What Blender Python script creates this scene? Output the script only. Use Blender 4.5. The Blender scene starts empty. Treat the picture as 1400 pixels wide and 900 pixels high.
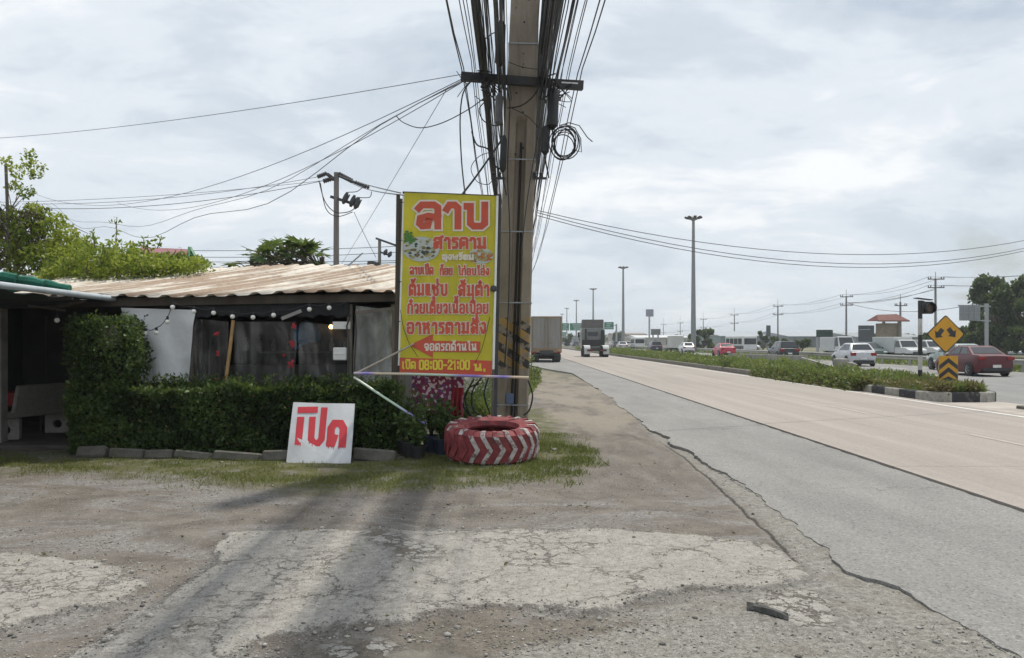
import bpy, bmesh, math, random
import numpy as np
from mathutils import Vector, Matrix, Euler, Quaternion
R = math.radians
random.seed(7); NR = np.random.default_rng(7)
sc = bpy.context.scene
COL = sc.collection

# ------------------------------------------------------------------ camera, world, sun, exposure
F = 1100.0; HZ = 467.0; CH = 1.6          # focal length in photo pixels, horizon row, eye height
cam = bpy.data.cameras.new('camera'); camo = bpy.data.objects.new('camera', cam); COL.objects.link(camo)
camo.location = (0, 0, CH); camo.rotation_euler = (R(90), 0, 0)
cam.sensor_width = 36; cam.lens = 36 * F / 1400.0
cam.shift_y = (HZ - 450) / 1400.0
cam.clip_start = .05; cam.clip_end = 9000
sc.camera = camo

SUN = Vector((.26, .40, 1)).normalized()
world = bpy.data.worlds.new('World'); sc.world = world; world.use_nodes = True
def setup_world():
    nt = world.node_tree; N = nt.nodes; L = nt.links; N.clear()
    out = N.new('ShaderNodeOutputWorld'); bg = N.new('ShaderNodeBackground')
    bg.inputs['Strength'].default_value = .1
    sky = N.new('ShaderNodeTexSky'); sky.sky_type = 'NISHITA'; sky.sun_disc = False
    sky.sun_elevation = math.asin(SUN.z); sky.sun_rotation = math.atan2(SUN.x, SUN.y)
    sky.air_density = 1.3; sky.dust_density = 3
    tc = N.new('ShaderNodeTexCoord'); sep = N.new('ShaderNodeSeparateXYZ'); L.new(tc.outputs['Generated'], sep.inputs[0])
    def M(op, a, b=None, clamp=False):
        n = N.new('ShaderNodeMath'); n.operation = op; n.use_clamp = clamp
        for i, v in enumerate((a, b)):
            if v is None: continue
            if isinstance(v, (int, float)): n.inputs[i].default_value = v
            else: L.new(v, n.inputs[i])
        return n.outputs[0]
    zz = M('ADD', M('MAXIMUM', sep.outputs['Z'], 0), .30)
    cx = M('DIVIDE', sep.outputs['X'], zz); cy = M('DIVIDE', sep.outputs['Y'], zz)
    cmb = N.new('ShaderNodeCombineXYZ'); L.new(cx, cmb.inputs[0]); L.new(cy, cmb.inputs[1])
    def noise(scale, detail, rough, off, dist=0.0):
        mp = N.new('ShaderNodeMapping'); mp.inputs['Location'].default_value = off; mp.inputs['Scale'].default_value = (.8, 1.1, 1)
        L.new(cmb.outputs[0], mp.inputs[0])
        n = N.new('ShaderNodeTexNoise'); n.inputs['Scale'].default_value = scale; n.inputs['Detail'].default_value = detail
        n.inputs['Roughness'].default_value = rough; n.inputs['Distortion'].default_value = dist
        L.new(mp.outputs[0], n.inputs[0]); return n.outputs[0]
    def ramp(fac, stops):
        r = N.new('ShaderNodeValToRGB'); r.color_ramp.interpolation = 'EASE'
        e = r.color_ramp.elements
        while len(e) < len(stops): e.new(.5)
        for q, (p, c) in zip(e, stops): q.position = p; q.color = (*c, 1)
        L.new(fac, r.inputs[0]); return r.outputs[0]
    n1 = noise(1.5, 10, .56, (3.2, 1.4, 0), .45); n2 = noise(4.6, 7, .62, (7.1, 2.2, 0), .5)
    s = M('ADD', M('MULTIPLY', n1, .72), M('MULTIPLY', n2, .28))
    cloud = ramp(s, [(.34, (.50, .575, .665)), (.43, (.615, .685, .765)), (.52, (.75, .805, .87)), (.63, (.97, .985, 1.0))])
    # paler, flatter air towards the horizon
    hz = M('POWER', M('SUBTRACT', 1, M('MAXIMUM', sep.outputs['Z'], 0)), 7)
    mx = N.new('ShaderNodeMix'); mx.data_type = 'RGBA'
    L.new(M('MULTIPLY', hz, .62), mx.inputs[0]); L.new(cloud, mx.inputs[6]); mx.inputs[7].default_value = (.655, .725, .77, 1)
    sc10 = N.new('ShaderNodeVectorMath'); sc10.operation = 'SCALE'; sc10.inputs['Scale'].default_value = 10.7
    L.new(mx.outputs[2], sc10.inputs[0])
    gap = M('MULTIPLY', ramp(n1, [(.30, (1, 1, 1)), (.42, (0, 0, 0))]), .45)
    m2 = N.new('ShaderNodeMix'); m2.data_type = 'RGBA'
    L.new(gap, m2.inputs[0]); L.new(sc10.outputs[0], m2.inputs[6]); L.new(sky.outputs[0], m2.inputs[7])
    L.new(m2.outputs[2], bg.inputs['Color']); L.new(bg.outputs[0], out.inputs[0])
setup_world()
sun = bpy.data.lights.new('sun', 'SUN'); sun.energy = 3.3; sun.angle = R(1.3); sun.color = (1, .94, .83)
suno = bpy.data.objects.new('sun', sun); COL.objects.link(suno); suno.location = (20, 40, 60)
suno.rotation_euler = (-SUN).to_track_quat('-Z', 'Y').to_euler()
vs = sc.view_settings; vs.view_transform = 'Standard'; vs.look = 'None'; vs.gamma = 1; vs.use_curve_mapping = False; vs.exposure = 0.0
sc.cycles.max_bounces = 6; sc.cycles.transparent_max_bounces = 12; sc.cycles.volume_bounces = 0
sc.cycles.use_denoising = True

# ------------------------------------------------------------------ helpers
def P(px, py, Y):            # photo pixel at distance Y -> world point
    return Vector(((px - 700) * Y / F, Y, CH - (py - HZ) * Y / F))
def G(px, py, z=0.0):        # photo pixel on level ground
    Y = (CH - z) * F / (py - HZ)
    return Vector(((px - 700) * Y / F, Y, z))

def wloc(o):
    v = Vector((0, 0, 0))
    while o is not None: v += o.location; o = o.parent
    return v
def tag(o, label=None, cat=None, group=None, kind=None):
    if label: o['label'] = label
    if cat: o['category'] = cat
    if group: o['group'] = group
    if kind: o['kind'] = kind
    return o
def thing(name, label, cat, loc=(0, 0, 0), group=None):
    o = bpy.data.objects.new(name, None); COL.objects.link(o); o.location = loc; o.empty_display_size = .2
    return tag(o, label, cat, group)
def link(name, me, parent=None, loc=(0, 0, 0)):
    o = bpy.data.objects.new(name, me); COL.objects.link(o)
    if parent is not None: o.parent = parent
    o.location = loc
    return o
def copy_tree(o, parent=None):
    c = o.copy(); COL.objects.link(c); c.parent = parent
    for ch in list(o.children): copy_tree(ch, c)
    return c

class MB:
    def __init__(s): s.v = []; s.f = []; s.m = []
    def add(s, vs_, fs, mi=0):
        b = len(s.v); s.v.extend([tuple(x) for x in vs_]); s.f.extend([tuple(b + i for i in f) for f in fs]); s.m.extend([mi] * len(fs)); return s
    def box(s, c, d, rot=None, mi=0, bev=0.0):
        hx, hy, hz = d[0] / 2, d[1] / 2, d[2] / 2
        c = Vector(c)
        if bev > 0:
            b = min(bev, hx * .9, hy * .9, hz * .9); vs_ = []; 
            for sx in (-1, 1):
                for sy in (-1, 1):
                    for sz in (-1, 1):
                        vs_ += [(sx * hx, sy * (hy - b), sz * (hz - b)), (sx * (hx - b), sy * hy, sz * (hz - b)), (sx * (hx - b), sy * (hy - b), sz * hz)]
            bm = bmesh.new()
            for q in vs_: bm.verts.new(q)
            bmesh.ops.convex_hull(bm, input=bm.verts)
            bmesh.ops.dissolve_limit(bm, angle_limit=.01, verts=bm.verts, edges=bm.edges)
            bm.verts.index_update()
            vv = [v.co.copy() for v in bm.verts]; ff = [tuple(v.index for v in f.verts) for f in bm.faces]; bm.free()
        else:
            vv = [Vector((x, y, z)) for x in (-hx, hx) for y in (-hy, hy) for z in (-hz, hz)]
            ff = [(0, 1, 3, 2), (4, 6, 7, 5), (0, 4, 5, 1), (2, 3, 7, 6), (0, 2, 6, 4), (1, 5, 7, 3)]
        if rot is not None:
            q = rot if isinstance(rot, (Quaternion, Matrix)) else Euler(rot)
            if isinstance(q, Euler): q = q.to_matrix()
            vv = [q @ v for v in vv]
        return s.add([v + c for v in vv], ff, mi)
    def beam(s, a, b, w, h, mi=0, up=(0, 0, 1)):
        a = Vector(a); b = Vector(b); d = (b - a); L = d.length; d.normalize(); u = Vector(up)
        x = d.cross(u)
        if x.length < 1e-4: x = d.cross(Vector((0, 1, 0)))
        x.normalize(); u = x.cross(d)
        M3 = Matrix((x, d, u)).transposed()
        return s.box((a + b) / 2, (w, L, h), M3, mi)
    def tube(s, pts, r, n=8, mi=0, cap=True):
        pts = [Vector(p) for p in pts]; k = len(pts)
        rs = r if isinstance(r, (list, tuple)) else [r] * k
        base = len(s.v); prev = None
        for i, p in enumerate(pts):
            t = (pts[min(i + 1, k - 1)] - pts[max(i - 1, 0)])
            if t.length < 1e-9: t = Vector((0, 0, 1))
            t.normalize()
            if prev is None:
                a = t.cross(Vector((0, 0, 1)))
                if a.length < 1e-3: a = t.cross(Vector((1, 0, 0)))
            else:
                a = prev - t * prev.dot(t)
                if a.length < 1e-5: a = t.orthogonal()
            a.normalize(); prev = a; b = t.cross(a)
            for j in range(n):
                an = 2 * math.pi * j / n
                s.v.append(tuple(p + (a * math.cos(an) + b * math.sin(an)) * rs[i]))
        for i in range(k - 1):
            for j in range(n):
                s.f.append((base + i * n + j, base + i * n + (j + 1) % n, base + (i + 1) * n + (j + 1) % n, base + (i + 1) * n + j)); s.m.append(mi)
        if cap:
            s.f.append(tuple(base + j for j in reversed(range(n)))); s.m.append(mi)
            s.f.append(tuple(base + (k - 1) * n + j for j in range(n))); s.m.append(mi)
        return s
    def cyl(s, a, b, r, r2=None, n=12, mi=0): return s.tube([a, b], [r, r if r2 is None else r2], n, mi)
    def lathe(s, prof, c=(0, 0, 0), axis='Z', n=24, mi=0, close=False):
        c = Vector(c); base = len(s.v); k = len(prof)
        for (r, h) in prof:
            for j in range(n):
                a = 2 * math.pi * j / n; x, y = r * math.cos(a), r * math.sin(a)
                v = {'Z': (x, y, h), 'X': (h, x, y), 'Y': (x, h, y)}[axis]
                s.v.append(tuple(Vector(v) + c))
        rng = range(k) if close else range(k - 1)
        for i in rng:
            i2 = (i + 1) % k
            for j in range(n):
                s.f.append((base + i * n + j, base + i * n + (j + 1) % n, base + i2 * n + (j + 1) % n, base + i2 * n + j)); s.m.append(mi)
        return s
    def ball(s, c, r, n=10, mi=0, sq=(1, 1, 1)):
        k = max(5, n // 2 + 1)
        prof = [(max(1e-4, math.sin(math.pi * i / (k - 1))) , -math.cos(math.pi * i / (k - 1))) for i in range(k)]
        b = len(s.v); s.lathe(prof, (0, 0, 0), 'Z', n, mi)
        for i in range(b, len(s.v)):
            v = s.v[i]; s.v[i] = (c[0] + v[0] * r * sq[0], c[1] + v[1] * r * sq[1], c[2] + v[2] * r * sq[2])
        return s
    def prism(s, poly, f, mi=0):
        """poly: 2-D points, f(x, y, k) -> 3-D for k = 0/1 (the two faces)"""
        n = len(poly); vv = [f(x, y, 0) for x, y in poly] + [f(x, y, 1) for x, y in poly]
        fs = [tuple(reversed(range(n))), tuple(range(n, 2 * n))] + [(i, (i + 1) % n, n + (i + 1) % n, n + i) for i in range(n)]
        return s.add(vv, fs, mi)
    def quad(s, a, b, c, d, mi=0): return s.add([a, b, c, d], [(0, 1, 2, 3)], mi)
    def build(s, name, mats, parent=None, loc=None, smooth=False, fix=True):
        me = bpy.data.meshes.new(name)
        off = Vector((0, 0, 0))
        if loc is not None: off = Vector(loc)
        elif parent is not None: off = wloc(parent)
        me.from_pydata([(x - off.x, y - off.y, z - off.z) for x, y, z in s.v], [], s.f)
        for m in (mats if isinstance(mats, (list, tuple)) else [mats]): me.materials.append(m)
        if any(s.m): me.polygons.foreach_set('material_index', s.m)
        if fix:
            bm = bmesh.new(); bm.from_mesh(me); bmesh.ops.recalc_face_normals(bm, faces=bm.faces); bm.to_mesh(me); bm.free()
        if smooth:
            me.polygons.foreach_set('use_smooth', [True] * len(me.polygons))
            try: me.set_sharp_from_angle(angle=R(40))
            except Exception: pass
        me.update()
        return link(name, me, parent, (off if parent is None else (0, 0, 0)))

# ------------------------------------------------------------------ materials
def new_mat(name):
    m = bpy.data.materials.new(name); m.use_nodes = True; nt = m.node_tree
    return m, nt, nt.nodes, nt.links, nt.nodes['Principled BSDF']
class NT:
    """small node-graph helper"""
    def __init__(s, nt): s.nt = nt; s.N = nt.nodes; s.L = nt.links
    def set(s, sock, v):
        if isinstance(v, bpy.types.NodeSocket): s.L.new(v, sock)
        elif isinstance(v, (tuple, list)) and len(v) == 3 and sock.type == 'RGBA': sock.default_value = (*v, 1)
        else: sock.default_value = v
    def math(s, op, a, b=None, c=None, clamp=False):
        n = s.N.new('ShaderNodeMath'); n.operation = op; n.use_clamp = clamp
        for i, v in enumerate((a, b, c)):
            if v is not None: s.set(n.inputs[i], v)
        return n.outputs[0]
    def noise(s, vec, scale, detail=4, rough=.55, dist=0, out=0):
        n = s.N.new('ShaderNodeTexNoise'); s.set(n.inputs['Vector'], vec)
        n.inputs['Scale'].default_value = scale; n.inputs['Detail'].default_value = detail; n.inputs['Roughness'].default_value = rough; n.inputs['Distortion'].default_value = dist
        return n.outputs[out]
    def voro(s, vec, scale, feature='F1', out='Distance', rand=1):
        n = s.N.new('ShaderNodeTexVoronoi'); n.feature = feature; s.set(n.inputs['Vector'], vec); n.inputs['Scale'].default_value = scale
        n.inputs['Randomness'].default_value = rand
        return n.outputs[out]
    def ramp(s, fac, stops, interp='LINEAR'):
        r = s.N.new('ShaderNodeValToRGB'); r.color_ramp.interpolation = interp; e = r.color_ramp.elements
        while len(e) < len(stops): e.new(.5)
        for q, (p, c) in zip(e, stops):
            q.position = p; q.color = (c, c, c, 1) if isinstance(c, (int, float)) else (*c, 1)
        s.set(r.inputs[0], fac); return r.outputs[0]
    def mix(s, fac, a, b, mode='MIX'):
        n = s.N.new('ShaderNodeMix'); n.data_type = 'RGBA'; n.blend_type = mode
        s.set(n.inputs[0], fac); s.set(n.inputs[6], a); s.set(n.inputs[7], b); return n.outputs[2]
    def smooth(s, x, lo, hi):
        n = s.N.new('ShaderNodeMapRange'); n.interpolation_type = 'SMOOTHSTEP'
        s.set(n.inputs[0], x); n.inputs[1].default_value = lo; n.inputs[2].default_value = hi; return n.outputs[0]
    def coord(s, which='Object'): return s.N.new('ShaderNodeTexCoord').outputs[which]
    def pos(s): return s.N.new('ShaderNodeNewGeometry').outputs['Position']
    def map(s, vec, loc=(0, 0, 0), rot=(0, 0, 0), scale=(1, 1, 1)):
        n = s.N.new('ShaderNodeMapping'); s.set(n.inputs[0], vec); n.inputs['Location'].default_value = loc; n.inputs['Rotation'].default_value = rot; n.inputs['Scale'].default_value = scale
        return n.outputs[0]
    def sep(s, vec):
        n = s.N.new('ShaderNodeSeparateXYZ'); s.set(n.inputs[0], vec); return n.outputs
    def attr(s, name):
        n = s.N.new('ShaderNodeAttribute'); n.attribute_name = name; return n.outputs['Fac']
    def bump(s, h, strength=.5, dist=.02):
        n = s.N.new('ShaderNodeBump'); n.inputs['Strength'].default_value = strength; n.inputs['Distance'].default_value = dist
        s.set(n.inputs['Height'], h); return n.outputs[0]

MATS = {}
def mat(name, col, rough=.6, var=.15, scale=6, metal=0, dirt=None, dirt_amt=.35, bump=0, spec=.5, streak=(1, 1, 1), bscale=None, emit=0):
    if name in MATS: return MATS[name]
    m, nt, N, L, b = new_mat(name); t = NT(nt); c = t.coord('Object'); c = t.map(c, scale=streak)
    n1 = t.noise(c, scale, 6, .6)
    lo = tuple(max(0, x * (1 - var)) for x in col); hi = tuple(min(1, x * (1 + var)) for x in col)
    cc = t.ramp(n1, [(.3, lo), (.7, hi)])
    if dirt is not None:
        n2 = t.noise(t.map(c, loc=(5, 3, 1)), scale * .45, 7, .65)
        cc = t.mix(t.math('MULTIPLY', t.smooth(n2, .45, .7), dirt_amt), cc, dirt)
    t.set(b.inputs['Base Color'], cc)
    t.set(b.inputs['Roughness'], t.ramp(t.noise(c, scale * 2, 3), [(.3, max(.02, rough - .08)), (.7, min(1, rough + .08))]))
    b.inputs['Metallic'].default_value = metal; b.inputs['Specular IOR Level'].default_value = spec
    if bump: t.set(b.inputs['Normal'], t.bump(t.noise(c, bscale or scale * 4, 5), bump, .02))
    if emit:
        b.inputs['Emission Color'].default_value = (*col, 1); b.inputs['Emission Strength'].default_value = emit
    MATS[name] = m; return m
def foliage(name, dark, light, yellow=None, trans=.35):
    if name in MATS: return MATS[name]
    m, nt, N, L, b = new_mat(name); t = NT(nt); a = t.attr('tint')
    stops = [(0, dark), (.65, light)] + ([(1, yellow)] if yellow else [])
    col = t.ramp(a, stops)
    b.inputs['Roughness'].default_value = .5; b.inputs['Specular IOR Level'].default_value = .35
    t.set(b.inputs['Base Color'], col)
    tr = N.new('ShaderNodeBsdfTranslucent'); t.set(tr.inputs[0], t.mix(.4, col, (.25, .32, .04), 'MIX'))
    mx = N.new('ShaderNodeMixShader'); mx.inputs[0].default_value = trans
    L.new(b.outputs[0], mx.inputs[1]); L.new(tr.outputs[0], mx.inputs[2]); L.new(mx.outputs[0], N['Material Output'].inputs[0])
    MATS[name] = m; return m

def leaf_mesh(name, pts, size, mats, up=0.0, parent=None, loc=(0, 0, 0), aspect=.5, tint=None, blade=False, bend=.25):
    """one mesh of many leaf-sized faces; pts (n,3) world; size scalar or (n,)"""
    pts = np.asarray(pts, float); n = len(pts); off = np.array(loc if parent is None else wloc(parent))
    size = np.broadcast_to(size, (n,)) * NR.uniform(.65, 1.35, n)
    d = NR.normal(size=(n, 3))
    if blade:
        d = np.stack([NR.normal(0, bend, n), NR.normal(0, bend, n), np.ones(n)], 1)
    else: d[:, 2] += up
    d /= np.linalg.norm(d, axis=1)[:, None]
    r = NR.normal(size=(n, 3)); s = np.cross(d, r); s /= np.linalg.norm(s, axis=1)[:, None] + 1e-9
    nn = np.cross(d, s)
    D = d * size[:, None]; S = s * (size * aspect * .5)[:, None]
    a = pts; c = pts + D
    if blade:
        b1 = pts + S; b2 = pts - S; V = np.stack([b2, b1, c + nn * (size * .25)[:, None]], 1); k = 3
    else:
        mid = pts + D * .45 - nn * (size * .12)[:, None]
        V = np.stack([a, mid + S, c, mid - S], 1); k = 4
    V = (V - off).reshape(-1, 3)
    me = bpy.data.meshes.new(name); me.vertices.add(n * k); me.vertices.foreach_set('co', V.ravel())
    me.loops.add(n * k); me.loops.foreach_set('vertex_index', np.arange(n * k, dtype=np.int32))
    me.polygons.add(n); me.polygons.foreach_set('loop_start', np.arange(0, n * k, k, dtype=np.int32))
    for m in (mats if isinstance(mats, (list, tuple)) else [mats]): me.materials.append(m)
    me.update(calc_edges=True)
    at = me.attributes.new('tint', 'FLOAT', 'FACE')
    tt = NR.uniform(0, 1, n) if tint is None else np.clip(tint + NR.uniform(-.2, .2, n), 0, 1)
    at.data.foreach_set('value', tt.astype(np.float32))
    return link(name, me, parent, (tuple(off) if parent is None else (0, 0, 0)))

def fract(x): return x - np.floor(x)
def vnoise(x, y, seed=0):
    xi, yi = np.floor(x), np.floor(y); fx, fy = x - xi, y - yi
    fx = fx * fx * (3 - 2 * fx); fy = fy * fy * (3 - 2 * fy)
    def h(a, b): return fract(np.sin(a * 127.1 + b * 311.7 + seed * 74.7) * 43758.5453)
    return (h(xi, yi) * (1 - fx) + h(xi + 1, yi) * fx) * (1 - fy) + (h(xi, yi + 1) * (1 - fx) + h(xi + 1, yi + 1) * fx) * fy
def fbm(x, y, o=4, seed=0):
    v = 0; a = .5; tot = 0
    for i in range(o):
        v = v + a * vnoise(x * 2 ** i, y * 2 ** i, seed + i); tot += a; a *= .5
    return v / tot
def sdf(poly, X, Y):
    """signed distance to a plan polygon, negative inside"""
    X = np.asarray(X, float); Y = np.asarray(Y, float)
    d = np.full(X.shape, 1e18); ins = np.zeros(X.shape, bool); n = len(poly)
    for i in range(n):
        x0, y0 = poly[i][:2]; x1, y1 = poly[(i + 1) % n][:2]
        ex, ey = x1 - x0, y1 - y0; wx, wy = X - x0, Y - y0
        tt = np.clip((wx * ex + wy * ey) / (ex * ex + ey * ey + 1e-12), 0, 1)
        d = np.minimum(d, (wx - ex * tt) ** 2 + (wy - ey * tt) ** 2)
        cnd = (y0 > Y) != (y1 > Y)
        with np.errstate(divide='ignore', invalid='ignore'):
            xx = x0 + (Y - y0) * ex / (ey if ey else 1e-12)
        ins ^= cnd & (X < xx)
    d = np.sqrt(d); return np.where(ins, -d, d)
def gp(pts): return [tuple(G(*p))[:2] for p in pts]

# ------------------------------------------------------------------ ground: one sheet to the horizon
PATCH_A = gp([(318,733),(400,727),(550,726),(700,725),(850,727),(985,738),(1055,748),(1085,772),(1110,795),(1060,812),(960,812),(880,822),(820,838),(760,832),(640,832),(560,848),(500,857),(450,860),(400,872),(360,886),(330,905),(290,985),(20,985),(70,920),(110,892),(160,862),(205,833),(245,805),(292,775),(285,755)])
PATCH_B = gp([(-900,757),(-300,757),(0,758),(90,762),(150,778),(192,797),(197,806),(160,825),(60,850),(0,868),(-200,905),(-900,930)])
FRAG = [gp([(1000,822),(1060,806),(1125,812),(1170,850),(1150,872),(1090,866),(1015,850)]), gp([(430,878),(520,864),(575,878),(560,915),(420,925)]),
        gp([(215,880),(265,850),(300,862),(260,900),(200,915)]), gp([(480,735),(520,722),(640,760),(560,790)])]
OLD = gp([(690,880),(800,850),(900,826),(1010,812),(1120,800),(1180,775),(1240,800),(1400,900),(1420,1010),(560,1010)])
STRIP = [(2.03, 5.6), (2.1, 6.3), (2.22, 8.2), (2.37, 11.1), (2.38, 13.5), (2.45, 15.5), (3.6, 15.5), (3.6, 2.0), (2.2, 2.0), (2.0, 4.2)]
GRASS = gp([(-600,618),(0,620),(100,628),(545,628),(590,580),(650,560),(742,560),(775,590),(800,618),(806,640),(762,657),(640,664),(560,672),(400,676),(240,658),(100,648),(0,648),(-600,648)])
PUDDLE = gp([(535,886),(590,874),(650,884),(660,900),(640,925),(510,925)])
MUD = gp([(385,905),(400,885),(460,866),(560,858),(640,842),(800,845),(860,842),(900,850),(760,870),(690,890),(680,930),(380,960)])
WEEDS = [(.0, 17), (.4, 17.5), (1.25, 22), (1.1, 30), (1.3, 38), (.9, 47), (.2, 60), (-1.5, 60), (-1.5, 17)]

def axis(fine0, fine1, step0, step1, far0, far1):
    v = [fine0]
    while v[-1] < fine1:
        t = (v[-1] - fine0) / (fine1 - fine0); v.append(v[-1] + step0 + (step1 - step0) * t)
    s = step1
    while v[-1] < far1: s *= 1.5; v.append(v[-1] + s)
    s = step0; lo = []
    x = fine0
    while x > far0: s *= 1.5; x -= s; lo.append(x)
    return np.array(lo[::-1] + v)
gx = axis(-8.5, 4.9, .034, .034, -4000, 4000); gy = axis(3.3, 24.0, .018, .11, -800, 5000)
GX, GY = np.meshgrid(gx, gy); 
near = ((GX > -9) & (GX < 5.5) & (GY > 2) & (GY < 30))
jit = (fbm(GX * 3, GY * 3, 4, 3) - .5)
sA = sdf(PATCH_A, GX, GY) + jit * .22; sB = sdf(PATCH_B, GX, GY) + jit * .3
sPatch = np.minimum(sA, sB)
sFrag = np.minimum.reduce([sdf(p, GX, GY) for p in FRAG]) + jit * .2
sOld = np.minimum(sdf(OLD, GX, GY) + jit * .35, sdf(STRIP, GX, GY) + jit * .07)
sStrip = sdf(STRIP, GX, GY) + jit * .06
sGrass = sdf(GRASS, GX, GY) + jit * .9
sPud = sdf(PUDDLE, GX, GY) + jit * .12
sMud = sdf(MUD, GX, GY) + jit * .3
def sst(x, a, b):
    t = np.clip((x - a) / (b - a), 0, 1); return t * t * (3 - 2 * t)
GZ = (fbm(GX * .7, GY * .7, 3, 11) - .5) * .035 + (fbm(GX * 5, GY * 5, 3, 21) - .5) * .012 + (fbm(GX * 17, GY * 17, 2, 31) - .5) * .006
GZ += .026 * (1 - sst(sPatch, -.035, .015))
GZ += .014 * (1 - sst(sStrip, -.02, .02))
GZ -= .02 * np.exp(-(sStrip / .022) ** 2) * (GY > 5.4) * (GY < 13.5) * (GX < 2.6)
GZ += .018 * (1 - sst(sFrag, -.05, .05))
GZ += .02 * (1 - sst(sGrass, -.3, .2))
GZ -= .022 * (1 - sst(sMud, -.15, .12))
GZ -= .03 * (1 - sst(sPud, -.12, .05))
def edge_base(y):
    y = np.asarray(y, float)
    x = np.interp(y, [0, 3, 5.2, 5.5, 8, 10.8, 11.2, 12.6, 14.5, 16, 25, 40, 46, 55, 600], [2.45, 2.6, 2.52, 2.34, 2.5, 2.58, 2.52, 2.46, 2.50, 2.52, 2.8, 3.0, 2.0, 1.0, 1.0])
    return x + np.where(y < 30, 1, .3) * ((fbm(y * 1.3, y * 0 + 3.3, 5, 5) - .5) * .34 + (vnoise(y * 14., y * 0 + 1., 9) - .5) * .035)
EDG = edge_base(gy)[:, None]
lip = np.interp(GY, [0, 4.5, 5.2, 5.6, 6.2, 9, 11, 13.5, 15, 18, 60], [.027, .026, .010, .010, .026, .022, -.010, -.012, .018, .022, .022])
wE = np.exp(-((GX - EDG) / .22) ** 2) * ((GY > 1) & (GY < 60)); GZ = GZ * (1 - wE) + (lip + (fbm(GX * 9, GY * 9, 3, 61) - .5) * .016) * wE
GZ -= .10 * sst(GX - EDG, .015, .06) * ((GY > 1) & (GY < 60))
fade = np.clip(1 - (np.hypot(GX, GY - 10) - 20) / 12, 0, 1)
GZ = GZ * fade - .05 * (1 - fade)
nx, ny = len(gx), len(gy)
me = bpy.data.meshes.new('ground')
me.vertices.add(nx * ny); me.vertices.foreach_set('co', np.stack([GX, GY, GZ], -1).ravel())
ii = (np.arange(ny - 1)[:, None] * nx + np.arange(nx - 1)[None]).ravel()
quads = np.stack([ii, ii + 1, ii + 1 + nx, ii + nx], 1).astype(np.int32)
me.loops.add(quads.size); me.loops.foreach_set('vertex_index', quads.ravel())
me.polygons.add(len(quads)); me.polygons.foreach_set('loop_start', np.arange(0, quads.size, 4, dtype=np.int32))
me.update(calc_edges=True); me.polygons.foreach_set('use_smooth', np.ones(len(quads), bool))
for nm, arr in (('patch', sPatch), ('frag', sFrag), ('old', sOld), ('strip', sStrip), ('grass', sGrass), ('puddle', sPud), ('mud', sMud)):
    a_ = me.attributes.new(nm, 'FLOAT', 'POINT'); a_.data.foreach_set('value', np.clip(arr, -50, 50).astype(np.float32).ravel())
def hgt(x, y):
    """ground height under plan points"""
    i = np.clip(np.searchsorted(gx, x) - 1, 0, nx - 2); j = np.clip(np.searchsorted(gy, y) - 1, 0, ny - 2)
    return np.maximum(np.maximum(GZ[j, i], GZ[j + 1, i]), np.maximum(GZ[j, i + 1], GZ[j + 1, i + 1]))

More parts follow.
